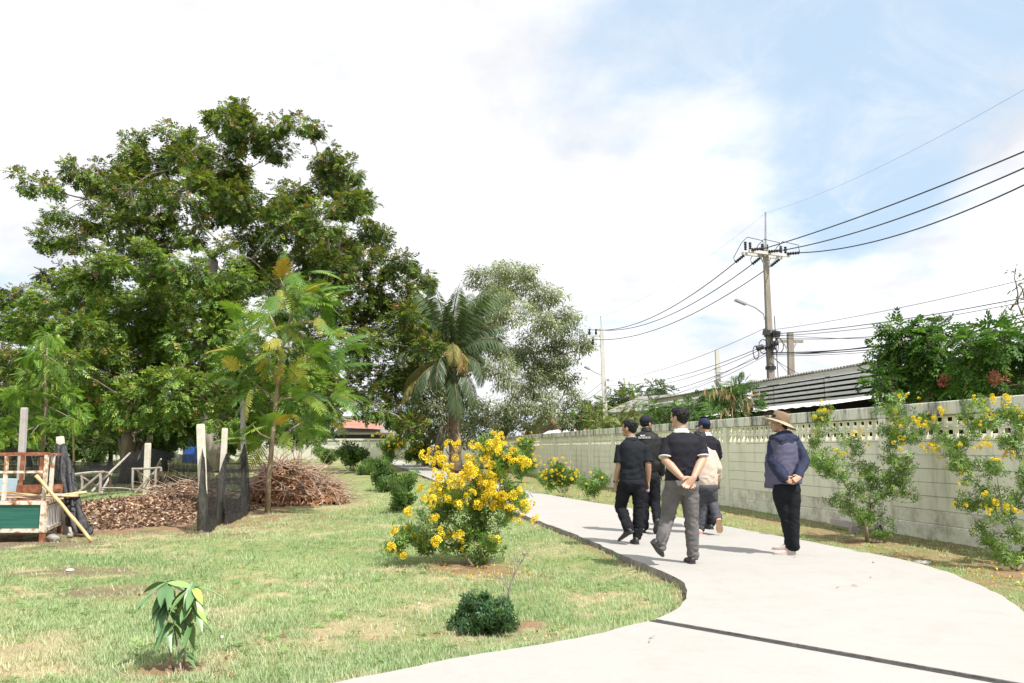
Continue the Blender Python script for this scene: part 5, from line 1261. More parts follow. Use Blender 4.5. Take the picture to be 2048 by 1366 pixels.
# ------------------------------------------------------------------ compost pen
M['post'] = pm('limewashed_post', ((0.50, 0.46, 0.38), (0.68, 0.65, 0.56)), 6, .9, .006)
M['post_grey'] = pm('grey_concrete_post', ((0.34, 0.31, 0.30), (0.46, 0.43, 0.41)), 6, .9, .006)
M['stick'] = pm('weathered_stick', ((0.24, 0.20, 0.17), (0.42, 0.37, 0.32)), 6, .9, .004)
M['bamboo'] = pm('dry_bamboo', ((0.46, 0.33, 0.15), (0.62, 0.48, 0.25)), 5, .6, .003)
def netmat(name, opacity):
    m, t, b = mk(name); b.inputs['Base Color'].default_value = (.010, .0105, .012, 1); b.inputs['Roughness'].default_value = .7; b.inputs['Specular IOR Level'].default_value = .25
    n = nnoise(t, 5, 6, .7); tr = t.nodes.new('ShaderNodeBsdfTransparent'); mxs = t.nodes.new('ShaderNodeMixShader')
    mr = t.nodes.new('ShaderNodeMapRange'); mr.inputs['From Min'].default_value = .3; mr.inputs['From Max'].default_value = .7; mr.inputs['To Min'].default_value = opacity - .20; mr.inputs['To Max'].default_value = min(1, opacity + .14)
    t.links.new(n, mr.inputs[0]); t.links.new(mr.outputs[0], mxs.inputs[0]); t.links.new(tr.outputs[0], mxs.inputs[1]); t.links.new(b.outputs[0], mxs.inputs[2]); t.links.new(mxs.outputs[0], t.nodes['Material Output'].inputs[0])
    return m
M['net'] = netmat('black_shade_net', .84); M['net_thin'] = netmat('thin_black_shade_net', .86)
def post(label, top, bot, D0, w, mat, tilt=0.0):
    a = at(bot[0], bot[1], D0); b_ = at(top[0], top[1], D0 + tilt); a = V3(a.x, a.y, -.05) if a.z < .35 else a
    mb = MB(); d = (b_ - a).normalized(); rot = d.to_track_quat('Z', 'Y').to_matrix(); L = (b_ - a).length
    rings = []
    for k, s_ in ((0, 1), (.5, 1.0), (.97, .98), (1, .86)):
        c = a.lerp(b_, k); rings.append([c + rot @ V3(x * w * s_ / 2, y * w * s_ / 2, 0) for x, y in ((-1, -.85), (-.85, -1), (.85, -1), (1, -.85), (1, .85), (.85, 1), (-.85, 1), (-1, .85))])
    mb.loft(rings); o = mb.build('fence_post', mat, None, origin=a); tag(o, label, 'post', 'posts of the compost pen', 'thing'); return o
post('cracked grey post behind the rusty trailer rail', (49, 815), (41, 960), 15, .10, M['post_grey'])
post('pale stub of a post with black net bunched round it', (120, 873), (136, 1060), 13.3, .10, M['post'])
post('white post standing at the back of the leaf heap', (296, 886), (292, 990), 24.5, .15, M['post'])
post('rounded white post at the near corner of the black net', (401, 848), (409, 1058), 13.6, .115, M['post'])
post('white leaning post just behind the near corner post', (450, 856), (441, 1020), 16.0, .10, M['post'])
post('tallest grey post at the far corner of the black net', (486, 801), (488, 1035), 17.3, .095, M['post_grey'])
def net(name, label, top, bot, mat, folds=.06, nu=48, nv=24, freq=9):
    """hanging net: rows between a top and a bottom outline of (px, py, depth)"""
    def interp(o, n):
        o = [np.array(at(*q)) for q in o]; d = np.r_[0, np.cumsum([np.linalg.norm(o[i + 1] - o[i]) for i in range(len(o) - 1)])]; s_ = np.linspace(0, d[-1], n); return np.stack([np.interp(s_, d, [p[k] for p in o]) for k in range(3)], 1)
    T, B_ = interp(top, nu), interp(bot, nu); V = []
    for j in range(nv):
        v = j / (nv - 1)
        for i in range(nu):
            u = i / (nu - 1); p = T[i] * (1 - v) + B_[i] * v; k = folds * math.sin(math.pi * min(v * 1.2 + .1, 1)) if False else folds * (.35 + .65 * v)
            f = math.sin(u * freq * 3.1 + 1.3 * math.sin(v * 3 + u * 5)) + .6 * math.sin(u * freq * 7.3 + v * 2); f += 1.2 * (vnoise(np.array(u * 9 + 2.), np.array(v * 5.)) - .5)
            V.append(p + np.array((.25, -.95, 0)) * k * f + np.array((0, 0, -.02 * math.sin(v * math.pi) * math.sin(u * 9))))
    F = [(j * nu + i, j * nu + i + 1, (j + 1) * nu + i + 1, (j + 1) * nu + i) for j in range(nv - 1) for i in range(nu - 1)]
    V = np.array(V); o0 = V.mean(0); o0[2] = 0
    return tag(link(name, np_mesh(name, V, np.array(F), mat, None, o0, True), None, o0), label, 'net', None, 'thing')
net('shade_net', 'black shade net draped over three posts at the front of the pen', [(406, 880, 13.6), (412, 908, 13.7), (422, 934, 14.2), (431, 952, 14.8), (439, 945, 15.2), (446, 922, 15.7), (453, 903, 16), (460, 915, 16.3), (472, 924, 16.8), (482, 910, 17.2), (490, 880, 17.3), (497, 930, 17.5)],
    [(394, 1062, 13.1), (404, 1060, 13.3), (413, 1068, 13.4), (425, 1066, 13.6), (434, 1052, 14.2), (445, 1050, 14.8), (455, 1056, 14.6), (468, 1046, 15.2), (480, 1040, 15.8), (492, 1034, 16.4), (502, 1020, 17.2)], M['net'], .13, freq=6)
net('shade_net', 'thin black net stretched along the back of the leaf heap', [(134, 922, 20.5), (190, 926, 23), (235, 920, 24.5), (262, 908, 25), (292, 895, 25.2), (302, 896, 25.2), (330, 904, 25), (365, 909, 24), (408, 906, 22)], [(140, 985, 20.5), (200, 985, 23), (262, 982, 25), (296, 984, 25.2), (340, 986, 25), (410, 990, 22.3)], M['net_thin'], .05)
net('shade_net', 'thin black net hanging behind the rusty trailer rail', [(0, 902, 15.5), (40, 893, 15.2), (60, 897, 15), (90, 905, 14.4), (122, 900, 13.4)], [(0, 985, 15.5), (45, 985, 15.2), (90, 990, 14.4), (135, 985, 13.4)], M['net_thin'], .05)
# bunched net round the stub post
mb = MB(); path_ = [(121, 889), (123, 905), (127, 930), (131, 955), (139, 980), (146, 1005), (151, 1030), (158, 1050), (168, 1064), (178, 1069)]; rr = [.055, .075, .10, .10, .085, .085, .11, .12, .10, .03]
rings = []
for k in range(37):
    u = k / 36 * (len(path_) - 1); i = min(int(u), len(path_) - 2); f = u - i; p_ = at(path_[i][0] * (1 - f) + path_[i + 1][0] * f, path_[i][1] * (1 - f) + path_[i + 1][1] * f, 13.2 - .5 * k / 36); r_ = rr[i] * (1 - f) + rr[i + 1] * f
    rings.append([p_ + V3(math.cos(a) * r_ * (1 + .35 * math.sin(5 * a + k * .4) + .25 * math.sin(9 * a - k * .3) + .2 * float(vnoise(np.array(a * 3.), np.array(k * .7)))), math.sin(a) * r_ * .8 * (1 + .3 * math.sin(6 * a + k * .5)), .02 * math.sin(k * 1.3 + a * 2)) for a in [6.283 * j / 40 for j in range(40)]])
mb.loft(rings); o = mb.build('bunched_net', pm('black_net_bundle', ((.006, .006, .007), (.020, .0205, .023)), 14, .5, .012), None, smooth=True); tag(o, 'crumpled black net gathered round the stub post beside the trailer', 'net', None, 'thing')
# stick racks
def rack(label, D0, sticks):
    t = thing('stick_rack', label, 'rack', at(sticks[0][0], 985, D0), 'lashed stick racks in the pen')
    for (x0, y0, x1, y1, d, w) in sticks:
        a, b_ = at(x0, y0, D0), at(x1, y1, D0 + d); mb = MB(); mb.tube(bend(a, b_, 3, 0, .015), [w, w * .95, w * .9, w * .8], 6); mb.build('stick', M['stick'], t)
rack('lashed stick rack with a long pole slanting up to the net', 19.5, [(138, 951, 205, 944, 0, .035), (205, 943, 224, 947, 1, .03), (142, 950, 142, 985, 0, .03), (163, 950, 164, 988, 0, .032), (200, 945, 199, 988, 0, .036), (219, 947, 218, 985, 1, .03), (150, 990, 204, 945, 0, .032), (166, 955, 200, 980, .3, .025), (183, 984, 260, 906, 1.5, .03), (202, 988, 223, 946, .8, .03), (200, 976, 262, 978, .6, .02)])
rack('lashed stick rack standing beside the white back post', 22.5, [(264, 938, 322, 935, 0, .035), (266, 938, 265, 980, 0, .035), (276, 940, 284, 975, .4, .03), (312, 937, 310, 975, 0, .036), (322, 936, 306, 980, .5, .03), (322, 940, 330, 978, .6, .03), (270, 985, 316, 938, .2, .035), (322, 918, 290, 975, 1, .025), (258, 980, 330, 978, .5, .03)])
bp = gp(150, 958); mb = MB(); mb.tube(bend(bp, at(146, 858, bp.y), 5, 0, .012), [.045, .045, .043, .04, .036, .03], 6); tag(mb.build('bamboo_pole', M['bamboo'], None, smooth=True), 'thin upright bamboo pole beyond the netting near the dark trunk', 'pole', None, 'thing')

# leaf heap, brush heaps -----------------------------------------------------------------------------------
def heap(name, label, c, rx, ry, h, nleaf, pals, ls, leafmatn, sticks=0, stick_len=(.3, .8), stick_r=.008, seed=3, zmin=0):
    r = np.random.default_rng(seed); V, F = [], []; n = 44
    def hz(u, v, x, y):
        q = np.clip(1 - u * u - v * v, 0, 1); return h * q ** .75 * (.62 + .75 * fbm(x * .9 + seed, y * .9, 4)) + .05 * (fbm(x * 6, y * 6, 2) - .5) * np.clip(q * 6, 0, 1) - .03 * (q <= 0)
    U, W_ = np.meshgrid(np.linspace(-1, 1, n), np.linspace(-1, 1, n)); Xh, Yh = c[0] + U * rx, c[1] + W_ * ry; Zh = hz(U, W_, Xh, Yh) + .002
    keep = (U ** 2 + W_ ** 2) < 1.02; idx = np.arange(n * n).reshape(n, n); F = []
    for j in range(n - 1):
        for i in range(n - 1):
            if keep[j, i] and keep[j, i + 1] and keep[j + 1, i] and keep[j + 1, i + 1]: F.append((idx[j, i], idx[j, i + 1], idx[j + 1, i + 1], idx[j + 1, i]))
    Vh = np.stack([Xh, Yh, Zh], -1).reshape(-1, 3); parts = [(Vh, np.array(F), np.clip(np.tile(np.array(pals[0][1]) * .55, (n * n, 1)), 0, 1))]
    a = r.random(nleaf) * 6.283; q = np.sqrt(r.random(nleaf)) * 1.08; u, w = np.cos(a) * q, np.sin(a) * q; x, y = c[0] + u * rx, c[1] + w * ry
    pos = np.stack([x, y, np.maximum(hz(u, w, x, y), 0) + .004 + r.random(nleaf) * .03], 1)
    tv, tf = leaf_quad(1, .55, .12, .25); parts.append(scatter(tv, tf, pos, r.normal(0, 1, (nleaf, 3)) * np.array((1, 1, .45)), np.array((0, 0, 1.)) + r.normal(0, .5, (nleaf, 3)), ls * r.uniform(.6, 1.4, nleaf), pal(pals, nleaf, .2)))
    v, f, cc = join(parts); me = np_mesh(name, v, f, M['litter'], cc, (c[0], c[1], 0)); o = link(name, me, None, (c[0], c[1], 0)); tag(o, label, None, None, 'stuff')
    if sticks:
        mb = MB()
        for i in range(sticks):
            a = r.random() * 6.283; q = r.random() ** .6 * .98; u, w = math.cos(a) * q, math.sin(a) * q; x, y = c[0] + u * rx, c[1] + w * ry; z = float(hz(np.array(u), np.array(w), np.array(x), np.array(y)))
            d = Vector((r.normal(0, 1), r.normal(0, .7), r.normal(-.05, .32) + .22 * (u < -.2))).normalized(); L = r.uniform(*stick_len); d.z -= u * d.x * .25
            p_ = V3(x, y, max(z, .02) + r.uniform(-.03, .07)); e = p_ + d * L; e.z = max(e.z, .02)
            k = Vector(r.normal(0, .06, 3)) * L; rr_ = stick_r * r.uniform(.45, 1.5); mb.tube([p_, p_.lerp(e, .35) + k, p_.lerp(e, .7) + k * .8, e], [rr_, rr_ * .85, rr_ * .6, rr_ * .25], 4)
        so_ = mb.build(name + '_twigs', M['brush'], o, origin=(c[0], c[1], 0)); so_.location = (0, 0, 0); so_['kind'] = 'stuff'
    return o
M['brush'] = pm('dry_brushwood', ((0.28, 0.19, 0.135), (0.52, 0.40, 0.31)), 4, .9, .003)
BR = [(.30, (.21, .13, .085)), (.32, (.32, .21, .14)), (.23, (.43, .30, .215)), (.08, (.11, .07, .045)), (.07, (.52, .42, .33))]
OR = [(.35, (.40, .20, .105)), (.35, (.45, .285, .185)), (.30, (.32, .23, .16))]
heap('leaf_litter', 'heap of brown dead leaves inside the netted pen', (-8.0, 17.9), 2.1, 3.0, .24, 11000, BR, .085, None, 40, (.2, .6), .006, 3)
heap('leaf_litter', 'thin brown litter spilling in front of the leaf heap', (-7.6, 15.2), 1.7, 1.5, .12, 3500, BR, .07, None, 15, (.2, .5), .005, 8)
heap('brush_heap', 'tall heap of dry branches and orange dead leaves behind the feathery sapling', (-5.65, 20.6), 1.15, 1.2, .88, 4200, OR, .13, None, 480, (.4, 1.25), .012, 5)
heap('brush_heap', 'thin grey twigs spreading from the end of the brush heap', (-4.75, 20.4), .62, .7, .5, 500, OR, .10, None, 380, (.3, .9), .008, 9)
heap('brush_heap', 'small dark brush heap behind the near net post', (-9.0, 22.6), 1.1, 1.0, .38, 900, BR, .09, None, 160, (.4, 1.0), .010, 12)

# ------------------------------------------------------------------ rusty trailer
CX, CY = at(87, 1040, 12.0).x, 12.0
tr0 = V3(CX, CY, 0); trl = thing('trailer', 'rusty flatbed trailer with green and white side panels and a rail', 'trailer', tr0)
du, dv = V3(-1, -.03, 0).normalized(), V3(-.33, .944, 0).normalized()
def tpt(u, v, z): return tr0 + du * u + dv * v + V3(0, 0, z)
def tbar(a, b_, w, h, mat, name, up=(0, 0, 1)): mb = MB(); mb.beam(tpt(*a), tpt(*b_), w, h, up); return mb.build(name, mat, trl)
TL, TW, ZB, ZT = 1.5, 1.35, .16, .56
tbar((0.03, 0, ZT), (TL, 0, ZT), .05, .055, M['peel'], 'top_rail'); tbar((.03, 0, ZB), (TL, 0, ZB), .05, .055, M['peel'], 'bottom_rail')
tbar((0, .03, ZT), (0, TW, ZT), .05, .055, M['peel'], 'top_rail'); tbar((0, .03, ZB), (0, TW, ZB), .05, .055, M['peel'], 'bottom_rail')
tbar((0, 0, ZB - .03), (0, 0, ZT + .03), .075, .075, M['peel'], 'corner_post', (1, 0, 0)); tbar((0, TW, ZB - .03), (0, TW, ZT + .03), .06, .06, M['peel'], 'corner_post', (1, 0, 0))
tbar((0, 0, -.04), (0, 0, ZB - .031), .06, .06, M['rust'], 'leg', (1, 0, 0)); tbar((0, TW - .1, -.04), (0, TW - .1, ZB - .031), .05, .05, M['rust'], 'leg', (1, 0, 0)); tbar((1.4, .5, -.04), (1.4, .5, ZB - .03), .05, .05, M['rust'], 'leg', (1, 0, 0))
mb = MB(); c = tpt(.04 + (TL - .04) / 2, .01, (ZB + ZT) / 2); mb.box(c, (TL - .06, .02, ZT - ZB - .058), Matrix((du, du.cross(V3(0, 0, 1)) * -1, V3(0, 0, 1))).transposed())
mb.build('side_panel', pm('green_board', ((0.012, 0.085, 0.065), (0.028, 0.15, 0.115)), 3, .45, .002, sc3=(.5, 1, 9)), trl)
mb = MB(); mb.beam(tpt(.012, .045, (ZB + ZT) / 2), tpt(.012, TW - .04, (ZB + ZT) / 2), .02, ZT - ZB - .058); mb.build('end_panel', pm('scuffed_white_board', [(.3, (.42, .37, .34)), (.5, (.56, .53, .52)), (.7, (.62, .60, .59))], 5, .6, .003), trl)
mb = MB(); mb.box(tpt(TL / 2, TW / 2, ZT - .04), (TL, TW, .03), Matrix((du, dv, V3(0, 0, 1))).transposed()); mb.build('bed', M['rust'], trl)
for (u, v, z0, z1, mt) in ((.02, .0, ZT + .03, 1.26, M['peel']), (.02, .45, ZT + .03, 1.24, M['peel']), (.60, 0, ZT + .03, 1.24, M['peel']), (.56, .8, ZT, 1.25, M['rust']), (.28, .9, .9, 1.22, M['rust']), (1.2, 0, ZT + .03, 1.24, M['peel'])):
    tbar((u, v, z0), (u, v, z1), .045, .045, mt, 'rail_post', (1, 0, 0))
tbar((-.02, 0, 1.28), (TL, 0, 1.265), .045, .04, M['rust'], 'hand_rail'); tbar((.02, 0.03, 1.255), (.02, .5, 1.25), .04, .04, M['rust'], 'hand_rail'); tbar((.05, .01, 1.01), (TL, .01, 1.00), .035, .035, M['peel'], 'mid_rail'); tbar((-.1, .7, .74), (.9, .7, .72), .05, .12, M['rust'], 'cross_rail'); tbar((0, .95, 1.26), (TL, .95, 1.25), .04, .04, M['rust'], 'hand_rail')
bx0 = at(8, 1000, 12.5); bxt = thing('plastic_crate', 'pale blue box with an orange stripe standing on the trailer bed', 'box', V3(bx0.x, 12.5, ZT))
mb = MB(); mb.box(V3(bx0.x - .06, 12.5, ZT + .17), (.32, .28, .32)); mb.build('body', pm('pale_blue_plastic', ((.34, .50, .60), (.46, .60, .68)), 3, .5, 0), bxt)
mb = MB(); mb.box(V3(bx0.x - .06, 12.5, ZT + .12), (.324, .284, .03)); mb.build('stripe', pm('orange_paint', ((.55, .26, .05), (.62, .32, .08)), 3, .5, 0), bxt)
for i in range(16):
    a = tpt(.75 - rng.uniform(0, .35), .12 + .04 * i, ZT + .02 + .012 * (i % 5) + rng.uniform(0, .05)); b_ = tpt(-.30 + rng.uniform(-.1, .25), .16 + .05 * i + rng.normal(0, .08), ZT + .035 + rng.uniform(0, .07)); mb = MB(); mb.tube(bend(a, b_, 3, 0, .01), .014, 6)
    tag(mb.build('bamboo_stick', M['bamboo'] if i % 3 == 0 else M['brush'], None, smooth=True), 'dry stick lying in the bundle on the trailer bed', 'stick', 'dry sticks on the trailer bed', 'thing')
for (a, b_, lab) in ((at(72, 951, 11.9), gp(183, 1083), 'long yellow bamboo pole leaning against the trailer corner'), (at(114, 993, 12.6), at(172, 985, 13.0), 'short yellow bamboo pole lying across the trailer corner')):
    pts = bend(a, b_, 12, 0, .008); rr_ = [.024 + (.005 if k % 4 == 0 else 0) for k in range(13)]; mb = MB(); mb.tube(pts, rr_, 8); tag(mb.build('bamboo_pole', M['bamboo'], None, smooth=True), lab, 'pole', None, 'thing')
def rock(name, label, p, s_, mat, seed):
    mb = MB(); mb.ell(p + V3(0, 0, s_[2] * .7), s_, nu=12, nv=8); me = mb.mesh(name, mat, p, True)
    for v in me.vertices: v.co *= 1 + .35 * (mnoise.noise(v.co * (2.2 / max(s_)) + V3(seed, 0, 0)))
    return tag(link(name, me, None, p), label, 'rock' if name == 'rock' else 'litter', None, 'thing')
M['rock'] = pm('grey_rock', ((.20, .185, .17), (.36, .34, .315)), 8, .9, .01); M['scrap'] = pm('white_plastic_scrap', ((.60, .60, .62), (.72, .72, .74)), 12, .5, .01)
rock('rock', 'grey lump of rubble under the trailer end', gp(107, 1081), (.11, .08, .055), M['rock'], 1); rock('rock', 'pale lump of rubble by the foot of the leaning bamboo', gp(140, 1074), (.05, .045, .035), M['rock'], 4)
rock('plastic_scrap', 'white plastic scrap on the bare soil before the leaf heap', gp(274, 1053), (.10, .07, .035), M['scrap'], 2); rock('plastic_scrap', 'small white scrap on the dark bare patch', gp(140, 1142), (.05, .04, .015), M['scrap'], 5)
rock('plastic_scrap', 'tiny white scrap on the lawn near the seedling', gp(444, 1277), (.014, .014, .012), M['scrap'], 6); rock('plastic_scrap', 'small white scrap on the lawn by the small dark bush', gp(838, 1209), (.012, .012, .012), M['scrap'], 7)
rock('rock', 'flat pale stone in the grass beside the path edge', gp(1840, 1128), (.14, .08, .025), M['rock'], 9)
# concrete kerb piece on a stub by the wall
kb = gp(1700, 1062); kt = thing('concrete_beam', 'grey concrete beam resting on a stub in front of the wall', 'beam', kb)
mb = MB(); mb.beam(at(1665, 1043, kb.y + .5), at(1722, 1052, kb.y - .1), .10, .10); mb.build('beam', M['post_grey'], kt)
mb = MB(); q = gp(1713, 1068); mb.box(V3(q.x, q.y + .1, .06), (.11, .11, .12)); mb.build('stub', M['post_grey'], kt)
# dry leaves on the path, fallen petals on the ground
dl = np_mesh('dry_leaf', *big_leaf(2), pm('dry_leaf', ((.22, .12, .06), (.36, .2, .1)), 8, .8, 0))
for i, (px, py) in enumerate(((1310, 1272), (1300, 1281), (1745, 1124), (1742, 1153), (1702, 1170), (1680, 1173), (1590, 1113), (1283, 1068))):
    o = link('dry_leaf', dl, None, gp(px, py, PZ + .012)); o.scale = (.07, .07, .05); o.rotation_euler = (rng.normal(0, .3), rng.normal(0, .2), rng.uniform(0, 6)); tag(o, 'small curled brown leaf on the path ' + ('just before the dark joint, upper of two', 'just before the dark joint, lower of two', 'behind the sun hat wearer by the verge', 'in open concrete below the verge leaf', 'in the open middle, upper of a close pair', 'in the open middle, lower of a close pair', 'beside the white shoes', 'by the boots of the man in black')[i], 'leaf', 'dry leaves on the path', 'thing')
def petals(name, label, spots, n, s_):
    pos = []
    for (px, py, sx, sy) in spots:
        p_ = gp(px, py); pos.append(np.stack([p_.x + rng.normal(0, sx, n), p_.y + rng.normal(0, sy, n), rng.uniform(.004, .035, n)], 1))
    pos = np.concatenate(pos); pos = pos[path_dist(pos[:, 0], pos[:, 1]) > .02]; k = len(pos); tv, tf = leaf_quad(1, .8, .15, .2)
    v, f, c = scatter(tv, tf, pos, rng.normal(0, 1, (k, 3)) * np.array((1, 1, .3)), np.array((0, 0, 1.)) + rng.normal(0, .4, (k, 3)), s_ * rng.uniform(.6, 1.2, k), pal([(.7, (.80, .50, .03)), (.3, (.55, .30, .05))], k)); tag(link(name, np_mesh(name, v, f, M['petal'], c)), label, None, None, 'stuff')
petals('fallen_petals', 'yellow petals fallen on the lawn under the largest yellow shrub', [(1000, 1140, .35, .35), (960, 1150, .25, .3), (930, 1120, .3, .2)], 45, .032)
petals('fallen_petals', 'yellow petals fallen on the verge under the wall shrubs', [(1800, 1105, .5, .5), (1850, 1125, .5, .3), (1960, 1150, .4, .3), (2030, 1170, .3, .3)], 45, .034)
# ------------------------------------------------------------------ people
def cloth(name, c1, c2, rough=.85, sheen=.0, sc=7, bump=.004):
    m, t, b = mk(name)
    t.links.new(ramp(t, nnoise(t, sc, 5, .6), [(.3, c1), (.7, c2)]), b.inputs['Base Color']); b.inputs['Roughness'].default_value = rough; b.inputs['Specular IOR Level'].default_value = .2
    b.inputs['Sheen Weight'].default_value = sheen
    bumpit(t, b, nnoise(t, 26, 5, .6, sc3=(1, 1, .6)), bump, .5)
    return m
def skinmat(name, c):
    m, t, b = mk(name); t.links.new(ramp(t, nnoise(t, 14, 4, .6), [(.3, tuple(x * .92 for x in c)), (.7, c)]), b.inputs['Base Color']); b.inputs['Roughness'].default_value = .5
    b.inputs['Subsurface Weight'].default_value = .12; b.inputs['Subsurface Radius'].default_value = (.012, .005, .003); b.inputs['Subsurface Scale'].default_value = 1.0
    return m
M['skin'] = skinmat('skin', (.40, .235, .155)); M['skin_fair'] = skinmat('fair_skin', (.47, .295, .205))
M['hair'] = pm('black_hair', ((.006, .0055, .0055), (.013, .012, .012)), 40, .55, .003, sc3=(1, 1, .5), spec=.25)
M['sole'] = pm('dark_sole', ((.02, .02, .02), (.05, .048, .045)), 20, .8, .004); M['tan_sole'] = pm('tan_sole', ((.50, .33, .20), (.60, .42, .28)), 20, .7, .004)
M['white_cloth'] = cloth('white_trim', (.62, .62, .60), (.72, .72, .70))
M['shoe_sole'] = pm('off_white_sole', ((.42, .37, .34), (.52, .47, .44)), 12, .7, .002)
M['lens'] = pm('eye_dark', ((.01, .008, .008), (.02, .016, .015)), 5, .2, 0)
M['lip'] = skinmat('lip', (.42, .19, .15))

class Person:
    def __init__(s, label, D, heading, base_px, shirt_mat, pants_mat, skin, J, name='person'):
        """J: joints of the figure, (px, py, dy) in the photograph at depth D + dy"""
        s.D, s.J = D, {k: at(v[0], v[1], D + (v[2] if len(v) > 2 else 0)) for k, v in J.items()}
        b_ = gp(base_px[0], base_px[1], PZ); s.t = thing('person', label, 'person', b_)
        s.F = V3(-math.sin(R(heading)), math.cos(R(heading)), 0); s.Rt = V3(math.cos(R(heading)), math.sin(R(heading)), 0)
        s.sm, s.pmat, s.skin = shirt_mat, pants_mat, skin; s.sockm = pants_mat
        s.body = MB(); s.seed = hash(label) % 97 * 0 + int(base_px[0]) % 97
    def limb(s, mb, pts, rad, n=14, flat=None): mb.tube(pts, rad, n, hint=tuple(s.F * .9 + V3(.05, .02, .1)), flat=flat, round_caps=True)
    def ring(s, c, rx, ry, ex=2.3, n=28, R_=None, F_=None, tilt=0.0):
        R_, F_ = R_ or s.Rt, F_ or s.F; o = []
        for j in range(n):
            a = 6.28318 * j / n; ca, sa = math.cos(a), math.sin(a); x = math.copysign(abs(ca) ** (2 / ex), ca) * rx; y = math.copysign(abs(sa) ** (2 / ex), sa) * ry
            o.append(c + R_ * x + F_ * y + V3(0, 0, tilt * y))
        return o
    # ------- head, neck, arms, hands
    def head(s, c, h, yaw, pitch=0.0, roll=0.0, tilt_neck=None):
        """c: head centre, h: height chin to crown, yaw: degrees turned to the left of straight away"""
        f = s.F; a = R(yaw); hf = V3(f.x * math.cos(a) - f.y * math.sin(a), f.x * math.sin(a) + f.y * math.cos(a), 0); hr = V3(hf.y, -hf.x, 0)
        hf2 = (hf * math.cos(pitch) + V3(0, 0, math.sin(pitch))); hu = hr.cross(hf2)
        s.hc, s.hf, s.hr, s.hu, s.hh = c, hf2, hr, hu, h; k = h / .225; q = lambda x, y, z: c + hr * (x * k) + hf2 * (y * k) + hu * (z * k)
        B = s.body; e = lambda p, r: B.ell(p, tuple(v * k for v in r), hr, hf2, 18, 12)
        e(q(0, -.012, .035), (.073, .092, .078)); e(q(0, .012, -.015), (.062, .074, .080)); e(q(0, .038, -.068), (.042, .046, .040)); e(q(0, .025, .03), (.064, .068, .07))
        e(q(0, .093, -.014), (.011, .014, .022)); e(q(0, .100, -.026), (.014, .013, .010)); e(q(0, .079, .022), (.050, .012, .010)); e(q(0, .080, -.058), (.022, .012, .012)); e(q(0, .076, -.092), (.018, .014, .014))
        for sx in (-1, 1):
            e(q(sx * .045, .055, -.018), (.022, .025, .022)); B.ell(q(sx * .076, -.006, -.008), (.010 * k, .020 * k, .032 * k), (hr * 1 - hf2 * .35 * sx), hf2 + hr * .35 * sx, 12, 8)
        nb = s.J['neck']; s.limb(B, [nb - V3(0, 0, .06), nb + V3(0, 0, .01), q(0, -.02, -.05)], [.066, .056, .054], 16)
        mb = MB()
        for sx in (-1, 1): mb.ell(q(sx * .031, .081, .004), (.011 * k, .006 * k, .0055 * k), hr, hf2, 10, 7)
        s.eyes = [mb]; s.q = q; s.k = k
    def hand(s, w, d, pn, thumb, L=.185, curl=.5, spread=.1):
        """w wrist, d pointing along the fingers, pn palm normal (palm faces +pn), thumb: side vector"""
        d = Vector(d).normalized(); pn = (Vector(pn) - d * Vector(pn).dot(d)).normalized(); sd = d.cross(pn).normalized()
        if sd.dot(Vector(thumb)) < 0: sd = -sd
        B = s.body; kk = L / .185
        rings = []
        for t_, wx_, th in ((-.01, .026, .020), (.02, .031, .019), (.05, .039, .017), (.08, .041, .014), (.095, .036, .010)):
            c = w + d * (t_ * kk); rings.append([c + sd * (math.cos(a) * wx_ * kk) + pn * (math.sin(a) * th * kk) for a in [6.283 * j / 14 for j in range(14)]])
        B.loft(rings)
        for i, (off, ln) in enumerate(((.029, .070), (.010, .080), (-.010, .074), (-.028, .058))):
            p_ = w + d * (.085 * kk) + sd * (off * kk); e = curl * (.5 + .12 * i); dd = (d + sd * (off * spread * 10 * .3)).normalized(); pts = [p_ - d * .02]
            pts.append(p_)
            for j in range(3):
                dd = (dd * math.cos(e) + pn * math.sin(e)).normalized() if j == 0 else (dd * math.cos(e) + (pn - dd * pn.dot(dd)).normalized() * math.sin(e)).normalized()
                p_ = p_ + dd * (ln * kk * (.44, .32, .24)[j]); pts.append(p_)
            s.limb(B, pts, [.0095 * kk, .0095 * kk, .0088 * kk, .008 * kk, .007 * kk], 8)
        td = (sd * .75 + d * .75 + pn * .25).normalized(); p_ = w + d * (.028 * kk) + sd * (.026 * kk)
        s.limb(B, [p_ - td * .012, p_ + td * .03 * kk, p_ + td * .045 * kk + d * .018 * kk + pn * .006, p_ + td * .052 * kk + d * .040 * kk + pn * .012], [.013 * kk, .0115 * kk, .010 * kk, .008 * kk], 9)
    def arm(s, side, r=(.050, .043, .040, .030)):
        a, b_, c = s.J['sh' + side], s.J['el' + side], s.J['wr' + side]
        s.limb(s.body, [a, a.lerp(b_, .5), b_, b_.lerp(c, .3), b_.lerp(c, .7), c], [r[0], r[1] + .003, r[1], r[2] + .003, r[2] - .006, r[3] - .002], 14)
    # ------- garments
    def folds(s, amp, sx, sz, extra=None):
        def fn(co, no):
            n = len(co); d = np.empty(n)
            for i in range(n):
                x, y, z = co[i]; w = mnoise.noise((x * 4 + s.seed, y * 4, z * 3)); q1 = mnoise.noise((x * sx + s.seed + w, y * sx, z * sz + x * 6)); q2 = mnoise.noise((x * sx * 1.7 - z * 7 + w, y * sx * 1.7 + s.seed, z * sz * 1.5 + x * 4))
                d[i] = .6 * q1 + 1.5 * (.28 - abs(q2)) + .35 * q1 * q2
            a = np.full(n, amp)
            if extra is not None: a = a * extra(co)
            return co + no * (d * a)[:, None]
        return fn
